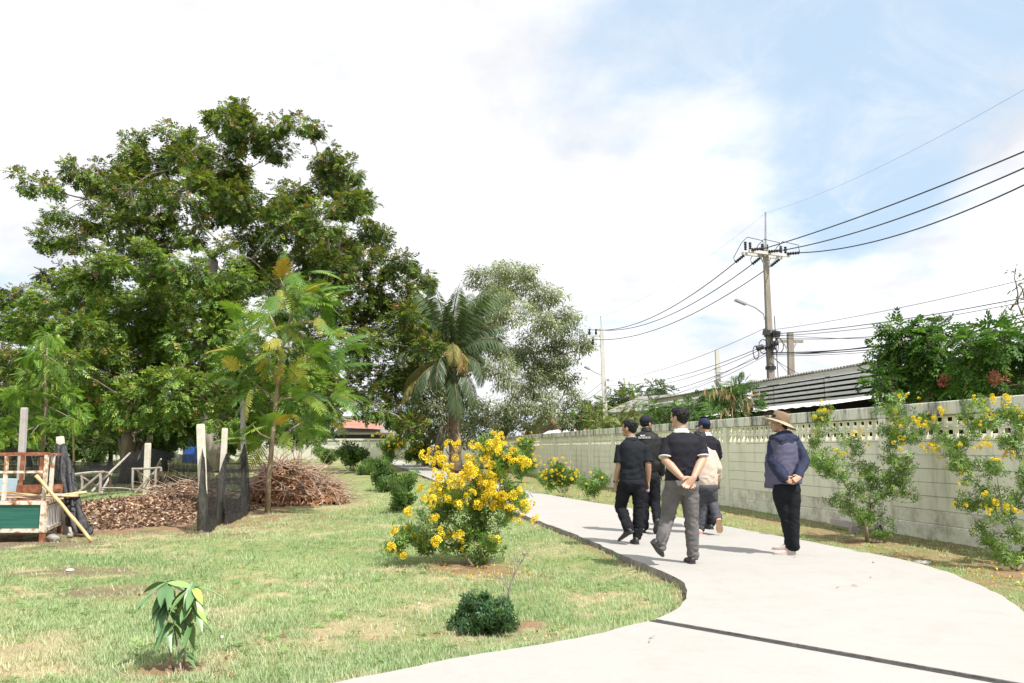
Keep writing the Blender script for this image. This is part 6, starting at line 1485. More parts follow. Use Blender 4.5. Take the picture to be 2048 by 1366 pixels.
    def top(s, name, hem_z, widths, sleeve, sl_r, mat=None, voxel_=.011, amp=.006, bag=1.0, lumbar=.02):
        """widths: [(fraction hem->neck, half width, half depth)]"""
        mb = MB(); J = s.J; hip = (J['hipL'] + J['hipR']) / 2; shm = (J['shL'] + J['shR']) / 2; nk = J['neck']
        z1 = nk.z; rings = []
        for f, rx, ry in widths:
            z = hem_z + (z1 - hem_z) * f; u = min(max((z - hip.z) / (shm.z - hip.z), -.1), 1); c = hip.lerp(shm, u)
            if z > shm.z: c = shm.lerp(nk, min(1, (z - shm.z) / max(nk.z - shm.z, 1e-4)))
            c = V3(c.x, c.y, z) - s.F * (lumbar * math.sin(math.pi * min(max(f, 0), 1)))
            rings.append(s.ring(c, rx * bag, ry * bag))
        mb.loft(rings)
        for sd in 'LR':
            a, b_, c = J['sh' + sd], J['el' + sd], J['wr' + sd]; inn = a.lerp(shm, .35) - V3(0, 0, .02)
            if sleeve == 'short': e = a.lerp(b_, .84); pts = [inn, a, a.lerp(b_, .45), e]; rr = [sl_r[0] * .95, sl_r[0], sl_r[0] * .97, sl_r[1]]
            else: pts = [inn, a, a.lerp(b_, .5), b_, b_.lerp(c, .35), b_.lerp(c, .7), c.lerp(b_, .06)]; rr = [sl_r[0] * .95, sl_r[0], sl_r[0] * .92, sl_r[0] * .86, sl_r[0] * .78, (sl_r[0] + sl_r[1]) * .45, sl_r[1]]
            if sleeve == 'short':
                mb.tube(pts, rr, 18, hint=tuple(s.F + V3(.04, 0, .1)))
            else: s.limb(mb, pts, rr, 18)
        me = voxel(mb, voxel_, 5)
        el = [np.array(J['elL']), np.array(J['elR'])]
        def ex(co):
            k = .7 + .9 * np.exp(-((co[:, 2] - (hem_z + .10)) / .09) ** 2)
            for q in el: k = k + (1.1 if sleeve != 'short' else .2) * np.exp(-(np.linalg.norm(co - q, axis=1) / .12) ** 2)
            return k
        return skin_object(name, me, mat or s.sm, s.t, s.folds(amp, 6, 7, ex))
    def trousers(s, waist_z, rx, ry, rr, mat=None, voxel_=.011, amp=.007, seat=.02, crotch=None):
        mb = MB(); J = s.J; hip = (J['hipL'] + J['hipR']) / 2; cr = crotch if crotch else hip.z - .07
        rings = []
        for z, k, kd, off in ((cr - .01, .80, .75, 0), (cr + .05, .98, 1.0, -.012), (hip.z + .02, 1.02, 1.08, -seat), (hip.z + .07, 1.0, 1.0, -seat * .7), (waist_z, .93, .86, 0), (waist_z + .02, .92, .85, 0)):
            rings.append(s.ring(V3(hip.x, hip.y, z) + s.F * off, rx * k, ry * kd))
        mb.loft(rings)
        for sd in 'LR':
            a, k, n_ = J['hip' + sd], J['kn' + sd], J['an' + sd]; a2 = a.lerp(k, .25)
            pts = [a + V3(0, 0, .02), a2, a.lerp(k, .6), k, k.lerp(n_, .35), k.lerp(n_, .75), n_]; s.limb(mb, pts, [rr[0] * .9, rr[0], rr[0] * .9, rr[1], rr[1] * .98, rr[2] * 1.02, rr[2]], 18)
        me = voxel(mb, voxel_, 5); kn = [np.array(J['knL']), np.array(J['knR'])]; an = [np.array(J['anL']), np.array(J['anR'])]
        def ex(co):
            k = np.full(len(co), .55)
            for q in kn: k += .9 * np.exp(-(np.linalg.norm(co - q, axis=1) / .13) ** 2)
            for q in an: k += 1.2 * np.exp(-(np.linalg.norm(co - q, axis=1) / .12) ** 2)
            k += .5 * np.exp(-((co[:, 2] - cr) / .07) ** 2); return k
        return skin_object('trousers', me, mat or s.pmat, s.t, s.folds(amp, 7, 13, ex))
    def shoe(s, heel, toe, mat, solem, up=None, L=.27, w=1.0, high=0.0, collar=None):
        heel, toe = Vector(heel), Vector(toe); f = (toe - heel).normalized(); heel = toe - f * L
        u = Vector(up) if up is not None else V3(0, 0, 1); u = (u - f * u.dot(f)).normalized(); r = f.cross(u)
        mb = MB(); rings = []
        for t_, hw, h in ((.0, .018, .045), (.02, .029, .062), (.10, .035, .078 + high), (.24, .036, .085 + high), (.34, .037, .082 + high * .5), (.48, .041, .066), (.64, .046, .052), (.80, .045, .043), (.92, .036, .036), (.985, .020, .028), (1.0, .008, .022)):
            c = heel + f * (t_ * L); rings.append([c + r * (x * hw * w) + u * (.014 + z * (h - .014)) for x, z in ((-1, 0), (-1.02, .3), (-.9, .65), (-.55, .93), (0, 1), (.55, .93), (.9, .65), (1.02, .3), (1, 0), (0, -.02))])
        mb.loft(rings); so_ = mb.build('shoe', mat, s.t, smooth=True)
        mb = MB(); rings = []
        for t_, hw in ((-.015, .016), (.01, .031), (.1, .038), (.3, .038), (.45, .042), (.65, .050), (.82, .048), (.94, .038), (1.0, .020), (1.015, .008)):
            c = heel + f * (t_ * L); rings.append([c + r * (hw * w) + u * 0, c + r * (hw * w) + u * .022, c - r * (hw * w) + u * .022, c - r * (hw * w)])
        mb.loft(rings); o = mb.build('sole', solem, so_, origin=s.t.location); o.location = (0, 0, 0)
        mb = MB(); s.limb(mb, [heel + f * .075 + u * .05, heel + f * .07 + u * .11, heel + f * .05 + u * .17], [.037, .040, .045], 10); mb.build('sock', s.sockm, s.t, smooth=True)
        return so_
    def flat_shoe(s, px, py, ang, mat, solem, L=.27, **k):
        h = gp(px, py, PZ + .001); d = V3(-math.sin(R(ang)), math.cos(R(ang)), 0); h = V3(h.x, h.y, PZ + .001); return s.shoe(h, h + d * L, mat, solem, (0, 0, 1), L, **k)
    def finish(s):
        J = s.J; B = s.body; hip = (J['hipL'] + J['hipR']) / 2; shm = (J['shL'] + J['shR']) / 2
        B.loft([s.ring(hip.lerp(shm, f), rx, ry) for f, rx, ry in ((-.1, .10, .07), (.0, .13, .085), (.3, .115, .075), (.7, .13, .085), (.95, .13, .07), (1.06, .07, .05))])
        for sd in 'LR':
            s.limb(B, [J['hip' + sd], J['kn' + sd], J['an' + sd]], [.065, .045, .032], 12); s.limb(B, [shm.lerp(J['sh' + sd], .4), shm.lerp(J['sh' + sd], .9)], [.045, .036], 12)
        me = voxel(B, .0056, 3, .5, .30); skin_object('body', me, s.skin, s.t)
        for e in s.eyes: e.build('eye', M['lens'], s.t, smooth=True)
        mb = MB(); mb.ell(s.q(0, .0905, -.058), (.021 * s.k, .005 * s.k, .007 * s.k), s.hr, s.hf, 10, 7); mb.build('lip', M['lip'], s.t, smooth=True)
    def hair(s, name='hair', vol=1.0, spikes=260, nape=-.055, mat=None):
        k, q = s.k, s.q; mb = MB(); e = lambda p, r: mb.ell(p, tuple(v * k * vol for v in r), s.hr, s.hf, 18, 12)
        e(q(0, -.020, .046), (.080, .096, .078)); e(q(0, -.040, .012), (.075, .074, .070)); e(q(0, .030, .082), (.062, .055, .040)); e(q(0, -.055, nape + .03), (.056, .046, .045))
        for sx in (-1, 1): e(q(sx * .066, .012, .028), (.014, .030, .032))
        r = np.random.default_rng(s.seed + 5)
        for i in range(spikes):
            a, z = r.uniform(0, 6.283), r.uniform(-.25, 1); cr = math.sqrt(max(0, 1 - z * z)); n_ = V3(math.cos(a) * cr, math.sin(a) * cr, z)
            if n_.y > .55 and n_.z < .45: continue
            c = q(n_.x * .076 * vol, -.022 + n_.y * .092 * vol, .042 + n_.z * .074 * vol); d = (s.hr * n_.x + s.hf * n_.y + s.hu * n_.z); tng = (V3(0, 0, -.5) + s.hf * r.normal(.25, .5) + s.hr * r.normal(0, .5) + d * .75).normalized()
            mb.tube([c - d * .006, c + tng * .012 * k, c + tng * .022 * k + V3(0, 0, -.004)], [.0058, .0048, .002], 4)
        me = voxel(mb, .0052, 1, .4)
        def fn(co, no):
            o = co.copy()
            for i in range(len(co)): o[i] += no[i] * (.004 * mnoise.noise((co[i][0] * 55, co[i][1] * 55, co[i][2] * 40)))
            return o
        return skin_object(name, me, mat or M['hair'], s.t, fn)
    def band(s, name, c, axis, r, w, mat, flat=1.0):
        a = Vector(axis).normalized(); mb = MB(); n = 20; x = a.cross(s.F + V3(.01, .02, .03)).normalized(); y = a.cross(x)
        def rg(rad, h): return [Vector(c) + a * h + x * (math.cos(6.283 * j / n) * rad) + y * (math.sin(6.283 * j / n) * rad * flat) for j in range(n)]
        mb.loft([rg(r * .96, -w / 2), rg(r * 1.03, -w / 2), rg(r * 1.03, w / 2), rg(r * .96, w / 2)]); return mb.build(name, mat, s.t, smooth=False)
    def collar(s, mat, r=.068, h=.045, flare=1.18, drop=.012, name='collar'):
        c = s.J['neck']; n = 26; mb = MB(); up = (V3(0, 0, 1) + s.F * .22).normalized(); X = s.Rt; Y = up.cross(X)
        def rg(rad, z, b=0): return [c + up * (z + (.012 * math.cos(6.283 * j / n - math.pi / 2) * 0)) + X * (math.cos(6.283 * j / n) * rad * 1.06) + Y * (math.sin(6.283 * j / n) * rad) for j in range(n)]
        mb.loft([rg(r * .9, -.02), rg(r * flare, -.03 - drop), rg(r * (flare + .05), -.02 - drop), rg(r * 1.05, h * .62), rg(r * .98, h * .66), rg(r * .9, h * .5)]); return mb.build(name, mat, s.t, smooth=True)
    def cap(s, mat, brim_mat=None, patch=None):
        k, q = s.k, s.q; mb = MB(); rings = []; n = 26
        def rg(z, rx, ry, y0=-.012): return [q(math.cos(6.283 * j / n) * rx, y0 + math.sin(6.283 * j / n) * ry, z) for j in range(n)]
        mb.loft([rg(.010, .078, .096), rg(.016, .086, .105), rg(.055, .086, .104), rg(.088, .076, .091), rg(.112, .055, .066), rg(.124, .028, .034), rg(.127, .006, .008)]); c = mb.build('cap', mat, s.t, smooth=True)
        mb = MB(); T, Bm = [], []
        m_ = 14
        for i in range(m_ + 1):
            a = -1.15 + 2.3 * i / m_; x, y = math.sin(a) * .082, -.012 + math.cos(a) * .100; xo, yo = math.sin(a) * .080, .055 + math.cos(a) * .105; dz = -.016 * (math.sin(a) ** 2)
            T += [q(x, y, .024 + dz), q(xo, yo, .004 + dz * 1.6)]; Bm += [q(x, y, .019 + dz), q(xo, yo, -.002 + dz * 1.6)]
        nT = len(T); fs = []
        for i in range(m_): a = 2 * i; fs += [(a, a + 1, a + 3, a + 2), (nT + a, nT + a + 2, nT + a + 3, nT + a + 1), (a + 1, nT + a + 1, nT + a + 3, a + 3), (a, a + 2, nT + a + 2, nT + a)]
        mb.add(T + Bm, fs + [(0, nT, nT + 1, 1), (2 * m_, 2 * m_ + 1, nT + 2 * m_ + 1, nT + 2 * m_)]); mb.build('brim', brim_mat or mat, c, origin=s.t.location).location = (0, 0, 0)
        mb = MB(); mb.ell(q(0, -.012, .128), (.009, .009, .006), nu=10, nv=6); mb.build('button', mat, c, origin=s.t.location).location = (0, 0, 0)
        return c
    def short_nape(s):
        k, q = s.k, s.q; mb = MB(); mb.ell(q(0, -.030, .000), (.0765 * k, .080 * k, .062 * k), s.hr, s.hf, 18, 12)
        me = voxel(mb, .006, 1); skin_object('hair', me, M['hair'], s.t)

D3 = gp(1386, 1127, PZ).y; D1 = gp(1274, 1088, PZ).y; D2 = gp(1289, 1066, PZ).y; D4 = gp(1401, 1068, PZ).y; D5 = gp(1418, 1057, PZ).y; D6 = gp(1585, 1110, PZ).y
POLO_B = cloth('black_polo', (.009, .011, .015), (.017, .021, .027)); POLO_N = cloth('dark_navy_polo', (.012, .0115, .018), (.021, .0205, .029)); JACK_B = cloth('black_jacket', (.013, .013, .013), (.022, .022, .022), .6)
TR_B = cloth('black_trousers', (.007, .008, .011), (.013, .014, .018)); TR_G = cloth('grey_trousers', (.105, .098, .098), (.15, .142, .142)); TR_DG = cloth('slate_trousers', (.055, .055, .07), (.085, .085, .10))
HOOD = cloth('slate_blue_hoodie', (.078, .076, .128), (.112, .108, .165)); HOODD = cloth('navy_hoodie_sleeve', (.022, .027, .060), (.036, .042, .078)); BEIGE = cloth('beige_jacket', (.50, .41, .34), (.57, .48, .405)); HAT = cloth('khaki_hat', (.20, .135, .085), (.30, .215, .145)); NAVY = cloth('navy_cap', (.018, .022, .06), (.03, .035, .085)); CAPB = cloth('black_cap', (.012, .013, .020), (.022, .023, .032))
SH_B = pm('black_shoe_leather', ((.012, .012, .013), (.03, .03, .032)), 12, .45, .002); SH_W = pm('cream_canvas_shoe', ((.46, .37, .33), (.56, .46, .42)), 12, .75, .002)

# --- the man in the middle, hands clasped behind his back
p = Person('man in dark polo with white collar and grey trousers, hands clasped behind him', D3, 4, (1386, 1127), POLO_N, TR_G, M['skin_fair'],
   dict(neck=(1362, 862, 0), shL=(1334, 884, .01), shR=(1399, 882, -.02), elL=(1331, 921, -.07), elR=(1405, 918, -.08), wrL=(1363, 955, -.225), wrR=(1387, 955, -.225), hipL=(1346, 976, .0), hipR=(1379, 976, .0),
        knL=(1335, 1036, .02), anL=(1320, 1092, -.17), knR=(1383, 1042, .02), anR=(1386, 1110, .02)))
p.head(at(1358, 836, D3 + .015), .232, 38)
p.arm('L', (.054, .049, .047, .034)); p.arm('R', (.054, .049, .047, .034))
p.hand(p.J['wrL'], p.Rt * .75 + V3(0, 0, -.62) + p.F * .05, -p.F + V3(0, 0, .2), V3(0, 0, 1), L=.205, curl=.28, spread=.16); p.hand(p.J['wrR'] - p.F * .030, -p.Rt * .72 + V3(0, 0, -.66), -p.F + V3(0, 0, .2), V3(0, 0, 1), L=.205, curl=.45, spread=.16)
p.shirt_z = at(1360, 958, D3).z
p.top('polo_shirt', p.shirt_z - .02, ((0, .192, .128), (.16, .186, .128), (.36, .178, .125), (.58, .192, .132), (.78, .198, .128), (.90, .172, .100), (.965, .105, .078), (1.0, .072, .066)), 'short', (.078, .080), amp=.011)
p.trousers(p.shirt_z + .01, .186, .128, (.102, .078, .066), amp=.012)
p.shoe(at(1301, 1082, D3 - .30), at(1323, 1113, D3 - .10), SH_B, M['sole'], up=(.72, .35, .62)); p.flat_shoe(1386, 1128, 2, SH_B, M['sole'])
p.collar(M['white_cloth'], .070, .022, 1.32)
for sd in 'LR': a, b_ = p.J['sh' + sd], p.J['el' + sd]; p.band('sleeve_trim', a.lerp(b_, .845), b_ - a, .0775, .010, M['white_cloth'])
p.hair(vol=1.0); p.finish()

# --- the man on the left in black
p = Person('man all in black with polo shirt, watch band and boots walking nearest the path edge', D1, 14, (1274, 1088), POLO_B, TR_B, M['skin'],
   dict(neck=(1262, 878, 0), shL=(1241, 896, .03), shR=(1291, 897, -.02), elL=(1238, 932, -.02), elR=(1296, 930, -.06), wrL=(1231, 966, .04), wrR=(1296, 963, .02), hipL=(1250, 970, .02), hipR=(1278, 970, 0),
        knL=(1241, 1014, .10), anL=(1258, 1058, -.08), knR=(1278, 1016, .02), anR=(1275, 1070, .02)))
p.head(at(1258, 857, D1 + .02), .228, 42)
p.arm('L', (.050, .044, .042, .030)); p.arm('R', (.050, .044, .042, .030))
p.hand(p.J['wrL'], V3(0, .12, -1), p.Rt, p.F, curl=.45); p.hand(p.J['wrR'], V3(0, .1, -1), -p.Rt, p.F, curl=.6)
z = at(1262, 957, D1).z
p.top('polo_shirt', z - .03, ((0, .178, .128), (.18, .178, .13), (.4, .176, .128), (.6, .186, .13), (.78, .188, .122), (.90, .160, .098), (.965, .10, .076), (1.0, .070, .064)), 'short', (.075, .078), amp=.010)
p.trousers(z, .176, .128, (.102, .080, .066), amp=.011)
p.shoe(at(1271, 1062, D1 - .16), at(1238, 1083, D1 + .02), SH_B, M['sole'], up=(-.45, .2, .8), high=.035); p.flat_shoe(1274, 1089, 4, SH_B, M['sole'], high=.03)
p.collar(POLO_B, .068, .030); p.band('collar_stripe', p.J['neck'] + V3(0, 0, .014), V3(0, 0, 1) + p.F * .22, .0725, .004, M['white_cloth'])
p.band('watch_band', p.J['wrL'] + V3(0, 0, .02), V3(0, 0, 1), .033, .022, M['rubber']); p.band('wrist_band', p.J['wrR'] + V3(0, 0, .02), V3(0, 0, 1), .033, .012, M['rubber'])
p.hair(vol=1.0); p.finish()
c = p.J['wrR'] + V3(0, .02, -.115); mb = MB(); mb.ell(c, (.022, .014, .028)); tag(mb.build('small_pouch', pm('lilac_cloth', ((.40, .34, .62), (.50, .44, .70)), 9, .7, .002), None, smooth=True), 'tiny lilac pouch held in the hand of the man in black', 'pouch', None, 'thing')

# --- the capped man in the black jacket
p = Person('man in black jacket with white back print and black cap looking aside', D2, 2, (1289, 1066), JACK_B, TR_B, M['skin'],
   dict(neck=(1293, 861, 0), shL=(1273, 880, .02), shR=(1315, 880, -.02), elL=(1268, 915, .05), elR=(1322, 917, -.06), wrL=(1270, 946, .12), wrR=(1323, 948, .02), hipL=(1284, 958, 0), hipR=(1308, 958, 0),
        knL=(1288, 1005, .05), anL=(1289, 1052, .05), knR=(1310, 1003, .02), anR=(1315, 1043, -.12)))
p.head(at(1293, 847, D2 + .03), .226, -58)
p.arm('L'); p.arm('R'); p.hand(p.J['wrR'], V3(0, .1, -1), -p.Rt, p.F, curl=.6); p.hand(p.J['wrL'], V3(0, .2, -1), p.Rt, p.F, curl=.6)
z = at(1297, 944, D2).z
p.top('jacket', z, ((0, .168, .122), (.05, .18, .132), (.2, .192, .138), (.45, .19, .138), (.65, .192, .138), (.8, .192, .13), (.91, .165, .105), (.965, .105, .08), (1.0, .074, .068)), 'long', (.080, .052), amp=.011)
p.trousers(z + .01, .166, .122, (.098, .078, .066), amp=.010)
p.shoe(at(1316, 1043, D2 - .30), at(1312, 1067, D2 - .12), SH_B, M['sole'], up=(0, .55, .6)); p.flat_shoe(1288, 1066, 6, SH_B, M['sole'])
p.collar(JACK_B, .070, .055)
def back_mark(p, px0, px1, py, h, depth_off, name='back_print'):
    a, b_ = at(px0, py, p.D - depth_off), at(px1, py, p.D - depth_off); mb = MB(); mb.box((a + b_) / 2, ((b_ - a).length, .006, h)); return mb.build(name, M['white_cloth'], p.t)
for (x0, x1, y, h) in ((1281, 1284.5, 871.0, .018), (1285.2, 1287.2, 871.2, .014), (1287.8, 1289.6, 871.0, .018)): back_mark(p, x0, x1, y, h, .150)
for k in range(13): back_mark(p, 1276 + k * 2.0, 1277.5 + k * 2.0, 876.0 - (k % 2) * .15, .007 + .003 * (k % 3), .148)
back_mark(p, 1276, 1301.5, 873.6, .004, .149)
p.cap(CAPB); p.short_nape(); p.finish()

# --- the person in the beige jacket, mostly hidden
p = Person('person in beige jacket holding a phone, mostly hidden behind the man with clasped hands', D4, 4, (1418, 1066), BEIGE, TR_DG, M['skin_fair'],
   dict(neck=(1402, 892, .06), shL=(1388, 908, .05), shR=(1424, 908, .02), elL=(1388, 940, .05), elR=(1435, 936, .0), wrL=(1396, 960, .15), wrR=(1436, 960, .10), hipL=(1402, 978, .02), hipR=(1422, 978, 0),
        knL=(1406, 1015, .08), anL=(1402, 1055, .06), knR=(1425, 1006, .06), anR=(1436, 1038, -.14)))
p.head(at(1399, 876, D4 + .10), .215, 10, pitch=-.35)
p.arm('R', (.044, .038, .036, .027)); p.arm('L', (.044, .038, .036, .027)); p.hand(p.J['wrR'], V3(.1, .25, -1), -p.Rt, p.F, L=.17, curl=.7); p.hand(p.J['wrL'], V3(0, .4, -.8), p.Rt, p.F, L=.17)
z = at(1410, 972, D4).z
p.top('jacket', z, ((0, .165, .125), (.05, .178, .135), (.25, .186, .14), (.5, .184, .138), (.72, .176, .128), (.88, .15, .105), (.96, .10, .08), (1.0, .072, .066)), 'long', (.078, .05), amp=.009)
p.trousers(z + .02, .160, .122, (.096, .078, .068), amp=.011)
p.shoe(at(1438, 1037, D4 - .30), at(1440, 1066, D4 - .14), pm('maroon_shoe', ((.10, .015, .02), (.16, .03, .035)), 9, .6, .002), M['tan_sole'], up=(0, .75, .45), L=.255); p.flat_shoe(1402, 1068, 8, SH_W, pm('pink_sole', ((.55, .22, .20), (.62, .3, .27)), 9, .6, 0), L=.25)
p.collar(cloth('charcoal_collar', (.06, .06, .065), (.09, .09, .095)), .075, .05); p.hair(vol=1.08, nape=-.08, mat=pm('dark_grey_hair', ((.016, .016, .017), (.03, .03, .032)), 30, .6, .002)); p.finish()
ph0 = p.J['wrR'] + V3(.005, .015, -.075); pht = thing('mobile_phone', 'black mobile phone held at the side by the person in beige', 'phone', ph0)
mb = MB(); mb.box(ph0, (.052, .014, .118), Matrix.Rotation(.12, 3, 'Y') @ Matrix.Rotation(.5, 3, 'Z')); o = mb.build('case', M['rubber'], pht)
mb = MB(); rot = Matrix.Rotation(.12, 3, 'Y') @ Matrix.Rotation(.5, 3, 'Z'); mb.box(ph0 - rot @ V3(0, .0085, 0), (.046, .002, .108), rot); mb.build('screen', pm('dark_glass', ((.02, .016, .015), (.045, .035, .03)), 9, .15, 0), pht)

# --- the man in the navy cap
p = Person('man in navy cap and dark shirt with white collar walking furthest ahead', D5, 14, (1418, 1057), POLO_N, TR_B, M['skin'],
   dict(neck=(1412, 869, 0), shL=(1394, 886, .03), shR=(1432, 886, -.02), elL=(1390, 916, .05), elR=(1437, 912, .05), wrL=(1400, 925, .25), wrR=(1428, 922, .26), hipL=(1404, 958, 0), hipR=(1425, 958, 0),
        knL=(1407, 1002, .05), anL=(1408, 1044, .04), knR=(1424, 1002, .03), anR=(1423, 1046, .0)))
p.head(at(1408, 852, D5 + .02), .222, 30)
p.arm('L'); p.arm('R'); p.hand(p.J['wrL'], p.Rt * .5 + p.F * .6 + V3(0, 0, -.1), V3(0, 0, -1), p.F); p.hand(p.J['wrR'], -p.Rt * .5 + p.F * .6, V3(0, 0, -1), p.F)
z = at(1412, 948, D5).z
p.top('shirt', z - .02, ((0, .172, .125), (.2, .172, .125), (.45, .172, .125), (.65, .182, .128), (.8, .182, .122), (.91, .155, .098), (.965, .10, .076), (1.0, .070, .064)), 'long', (.076, .048), amp=.008)
p.trousers(z + .01, .168, .122, (.096, .076, .064)); p.flat_shoe(1409, 1053, 8, SH_B, M['sole']); p.flat_shoe(1424, 1059, 8, SH_B, M['sole'])
p.collar(M['white_cloth'], .068, .030, 1.25); cp = p.cap(NAVY)
mb = MB(); mb.box(p.q(.035, -.108, .058), (.024, .006, .022), Matrix.Rotation(.35, 3, 'Z')); mb.build('emblem', pm('yellow_thread', ((.62, .40, .05), (.74, .52, .10)), 60, .7, .002), cp, origin=p.t.location).location = (0, 0, 0)
p.short_nape(); p.finish()

# --- the person in the sun hat and hoodie
p = Person('person in khaki sun hat, slate blue hoodie and black trousers, hands behind back', D6, 22, (1585, 1110), HOOD, TR_B, M['skin_fair'],
   dict(neck=(1565, 866, 0), shL=(1545, 888, .03), shR=(1594, 888, -.03), elL=(1546, 924, -.05), elR=(1608, 922, -.08), wrL=(1570, 957, -.20), wrR=(1597, 954, -.205), hipL=(1559, 985, .02), hipR=(1586, 985, -.01),
        knL=(1573, 1036, .03), anL=(1582, 1094, .04), knR=(1586, 1036, -.01), anR=(1589, 1094, -.02)))
p.head(at(1558, 847, D6 + .02), .225, 62, pitch=.05)
p.arm('L', (.046, .038, .036, .027)); p.arm('R', (.046, .038, .036, .027))
p.hand(p.J['wrL'], p.Rt * .85 + V3(0, 0, -.4), -p.F + V3(0, 0, .25), V3(0, 0, 1), L=.17, curl=.45); p.hand(p.J['wrR'] - p.F * .026, -p.Rt * .85 + V3(0, 0, -.35), -p.F + V3(0, 0, .25), V3(0, 0, 1), L=.17, curl=.6)
z = at(1565, 968, D6).z
p.top('hoodie', z, ((0, .192, .135), (.14, .190, .135), (.4, .180, .132), (.62, .184, .134), (.8, .184, .126), (.91, .158, .102), (.965, .105, .082), (1.0, .078, .070)), 'none', (.07, .05)) if False else None
# hoodie body and sleeves: body paler and worn, sleeves darker navy
mbs = {}
hip = (p.J['hipL'] + p.J['hipR']) / 2; shm = (p.J['shL'] + p.J['shR']) / 2; nk = p.J['neck']; rings = []
for f, rx, ry in ((0, .200, .142), (.03, .200, .142), (.18, .196, .138), (.4, .186, .132), (.62, .186, .134), (.78, .190, .128), (.88, .172, .110), (.955, .125, .085), (1.0, .080, .070)):
    zz_ = z + (nk.z - z) * f; u = min(max((zz_ - hip.z) / (shm.z - hip.z), -.1), 1); c = hip.lerp(shm, u)
    if zz_ > shm.z: c = shm.lerp(nk, min(1, (zz_ - shm.z) / (nk.z - shm.z)))
    rings.append(p.ring(V3(c.x, c.y, zz_) - p.F * (.02 * math.sin(math.pi * f)), rx, ry))
mb = MB(); mb.loft(rings); s_ = p.ring(hip, .2, .14)
# open front panels hanging forward at both sides
for sx in (-1, 1):
    c0 = V3(hip.x, hip.y, z) + p.Rt * (.155 * sx) + p.F * .10
    mb.loft([[c0 + p.Rt * (dx_ * sx + fl * sx) + p.F * dy2 + V3(0, 0, h) for dx_, dy2 in ((-.04, -.08), (.030, -.08), (.028, .06), (-.02, .06))] for h, fl in ((-.05, .016), (.12, .008), (.36, -.02))])
nb_ = len(mb.v)
for sd in 'LR':
    a, b_, c = p.J['sh' + sd], p.J['el' + sd], p.J['wr' + sd]; p.limb(mb, [a.lerp(shm, .3) - V3(0, 0, .03), a.lerp(shm, .06), a.lerp(b_, .5), b_, b_.lerp(c, .35), b_.lerp(c, .75), c.lerp(b_, .05)], [.066, .073, .070, .067, .061, .052, .044], 18)
me = voxel(mb, .010, 5); els = [np.array(p.J['elL']), np.array(p.J['elR'])]
hz_ = z
o = skin_object('hoodie', me, HOOD, p.t, p.folds(.010, 6, 7, lambda co: .6 + .9 * np.exp(-((co[:, 2] - hz_ - .1) / .12) ** 2) + sum(np.exp(-(np.linalg.norm(co - q_, axis=1) / .13) ** 2) for q_ in els)))
o.data.materials.append(HOODD); w0 = np.array(p.t.location)
segs = [(np.array(p.J['sh' + sd].lerp(shm, -.02)), np.array(p.J['el' + sd]), np.array(p.J['wr' + sd])) for sd in 'LR']
for f_ in o.data.polygons:
    c = np.array(f_.center) + w0; dm = 9
    for a, b_, c2 in segs:
        for u_, v_ in ((a, b_), (b_, c2)):
            d_ = v_ - u_; t_ = np.clip((c - u_) @ d_ / (d_ @ d_), 0, 1); dm = min(dm, np.linalg.norm(c - u_ - d_ * t_))
    if dm < .077: f_.material_index = 1
# hood lying on the back
mb = MB(); b0 = nk - p.F * .055
mb.ell(nk + V3(0, 0, -.030) - p.F * .01, (.122, .105, .040), p.Rt, p.F - V3(0, 0, .5), 18, 10); mb.ell(b0 + V3(0, 0, -.070) - p.F * .030, (.185, .058, .065), p.Rt, p.F, 18, 10); mb.ell(b0 + V3(0, 0, -.125) - p.F * .042, (.140, .042, .060), p.Rt, p.F, 16, 9); mb.ell(b0 + V3(0, 0, -.175) - p.F * .046, (.075, .034, .050), p.Rt, p.F, 16, 9)
for sx in (-1, 1): mb.ell(nk + p.Rt * (.115 * sx) + p.F * .01 + V3(0, 0, -.055), (.065, .085, .040), p.Rt + V3(0, 0, -.35 * sx), p.F, 14, 9)
me = voxel(mb, .009, 4); skin_object('hood', me, HOODD, p.t, p.folds(.010, 9, 14))
p.trousers(z + .06, .164, .122, (.096, .074, .060), amp=.006)
h1 = gp(1593, 1110, PZ); p.shoe(h1, h1 + V3(-.255, .06, 0), SH_W, M['shoe_sole'], L=.255, high=.03); h2 = gp(1589, 1103, PZ); p.shoe(h2 + V3(.01, .10, 0), h2 + V3(-.20, .22, 0), SH_W, M['shoe_sole'], L=.255, high=.03)
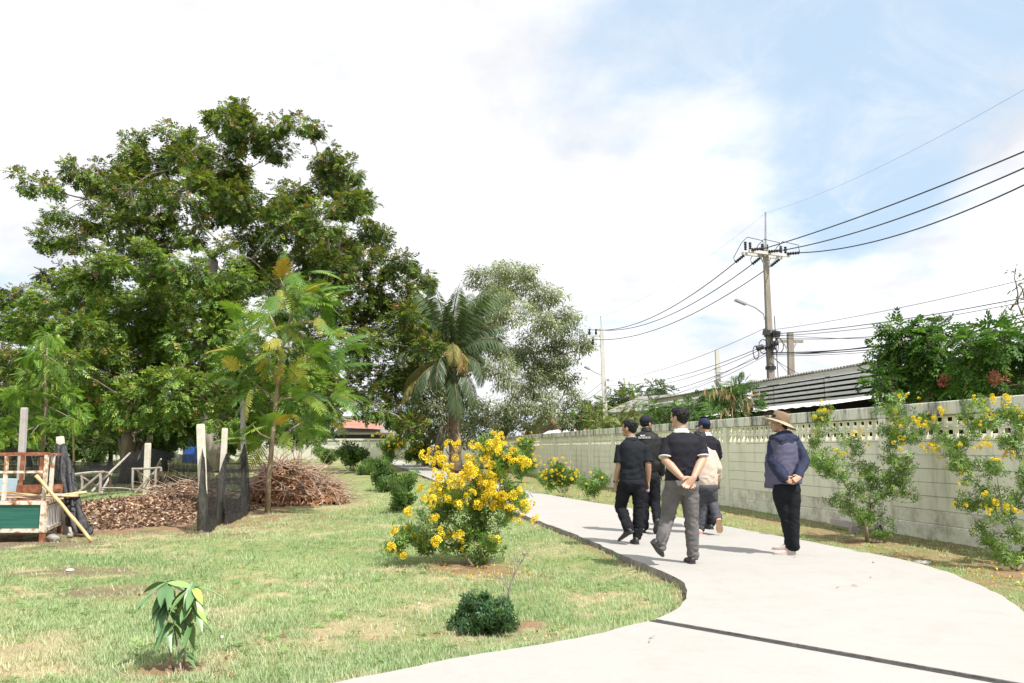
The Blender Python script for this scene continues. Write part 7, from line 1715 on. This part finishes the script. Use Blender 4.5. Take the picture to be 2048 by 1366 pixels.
mb = MB(); mb.box(V3(h1.x - .004, h1.y + .002, PZ + .085), (.012, .02, .07)); mb.build('heel_tab', pm('red_tab', ((.5, .10, .09), (.6, .16, .14)), 9, .6, 0), p.t)
# hat: drooping wide brim and creased crown
k = p.k; n = 40; mb = MB(); tl = .27; hf_, hu_ = p.hf * math.cos(tl) + p.hu * math.sin(tl), p.hu * math.cos(tl) - p.hf * math.sin(tl)
def q(x, y, z): return p.q(0, 0, .02) + p.hr * (x * k) + hf_ * (y * k) + hu_ * ((z - .02) * k)
def brim(rad, dz): 
    o = []
    for j in range(n):
        a = 6.283 * j / n; ca, sa = math.cos(a), math.sin(a); wv = .006 * math.sin(3 * a + 1) + .004 * math.sin(5 * a)
        o.append(q(ca * rad * .95, -.010 + sa * rad * 1.05, .030 + dz + (rad - .09) * (.10 * sa - .30 + wv * 5)))
    return o
mb.loft([brim(.088, .004), brim(.120, .006), brim(.165, .004), brim(.195, -.002), brim(.197, -.006), brim(.165, -.002), brim(.120, 0), brim(.086, -.004)]); hb = mb.build('hat', cloth('hat_brim', (.33, .25, .165), (.42, .33, .23)), p.t, smooth=True)
mb = MB()
def cr_(z_, rx, ry): return [q(math.cos(6.283 * j / n) * rx * (1 + .045 * math.sin(4 * 6.283 * j / n + z_ * 60)), -.012 + math.sin(6.283 * j / n) * ry * (1 + .03 * math.sin(5 * 6.283 * j / n)), z_) for j in range(n)]
mb.loft([cr_(.024, .088, .104), cr_(.05, .089, .105), cr_(.085, .086, .101), cr_(.125, .083, .098), cr_(.145, .072, .086), cr_(.149, .045, .055), cr_(.144, .01, .012)]); o = mb.build('hat_crown', HAT, hb, smooth=True, origin=p.t.location); o.location = (0, 0, 0)
mb = MB(); mb.loft([cr_(.030, .0905, .1065), cr_(.030, .092, .108), cr_(.046, .092, .108), cr_(.046, .0905, .1065)]); o = mb.build('hat_band', cloth('brown_band', (.16, .11, .07), (.22, .16, .11)), hb, origin=p.t.location); o.location = (0, 0, 0)
p.hair(vol=1.0, spikes=60, nape=-.075); p.finish()
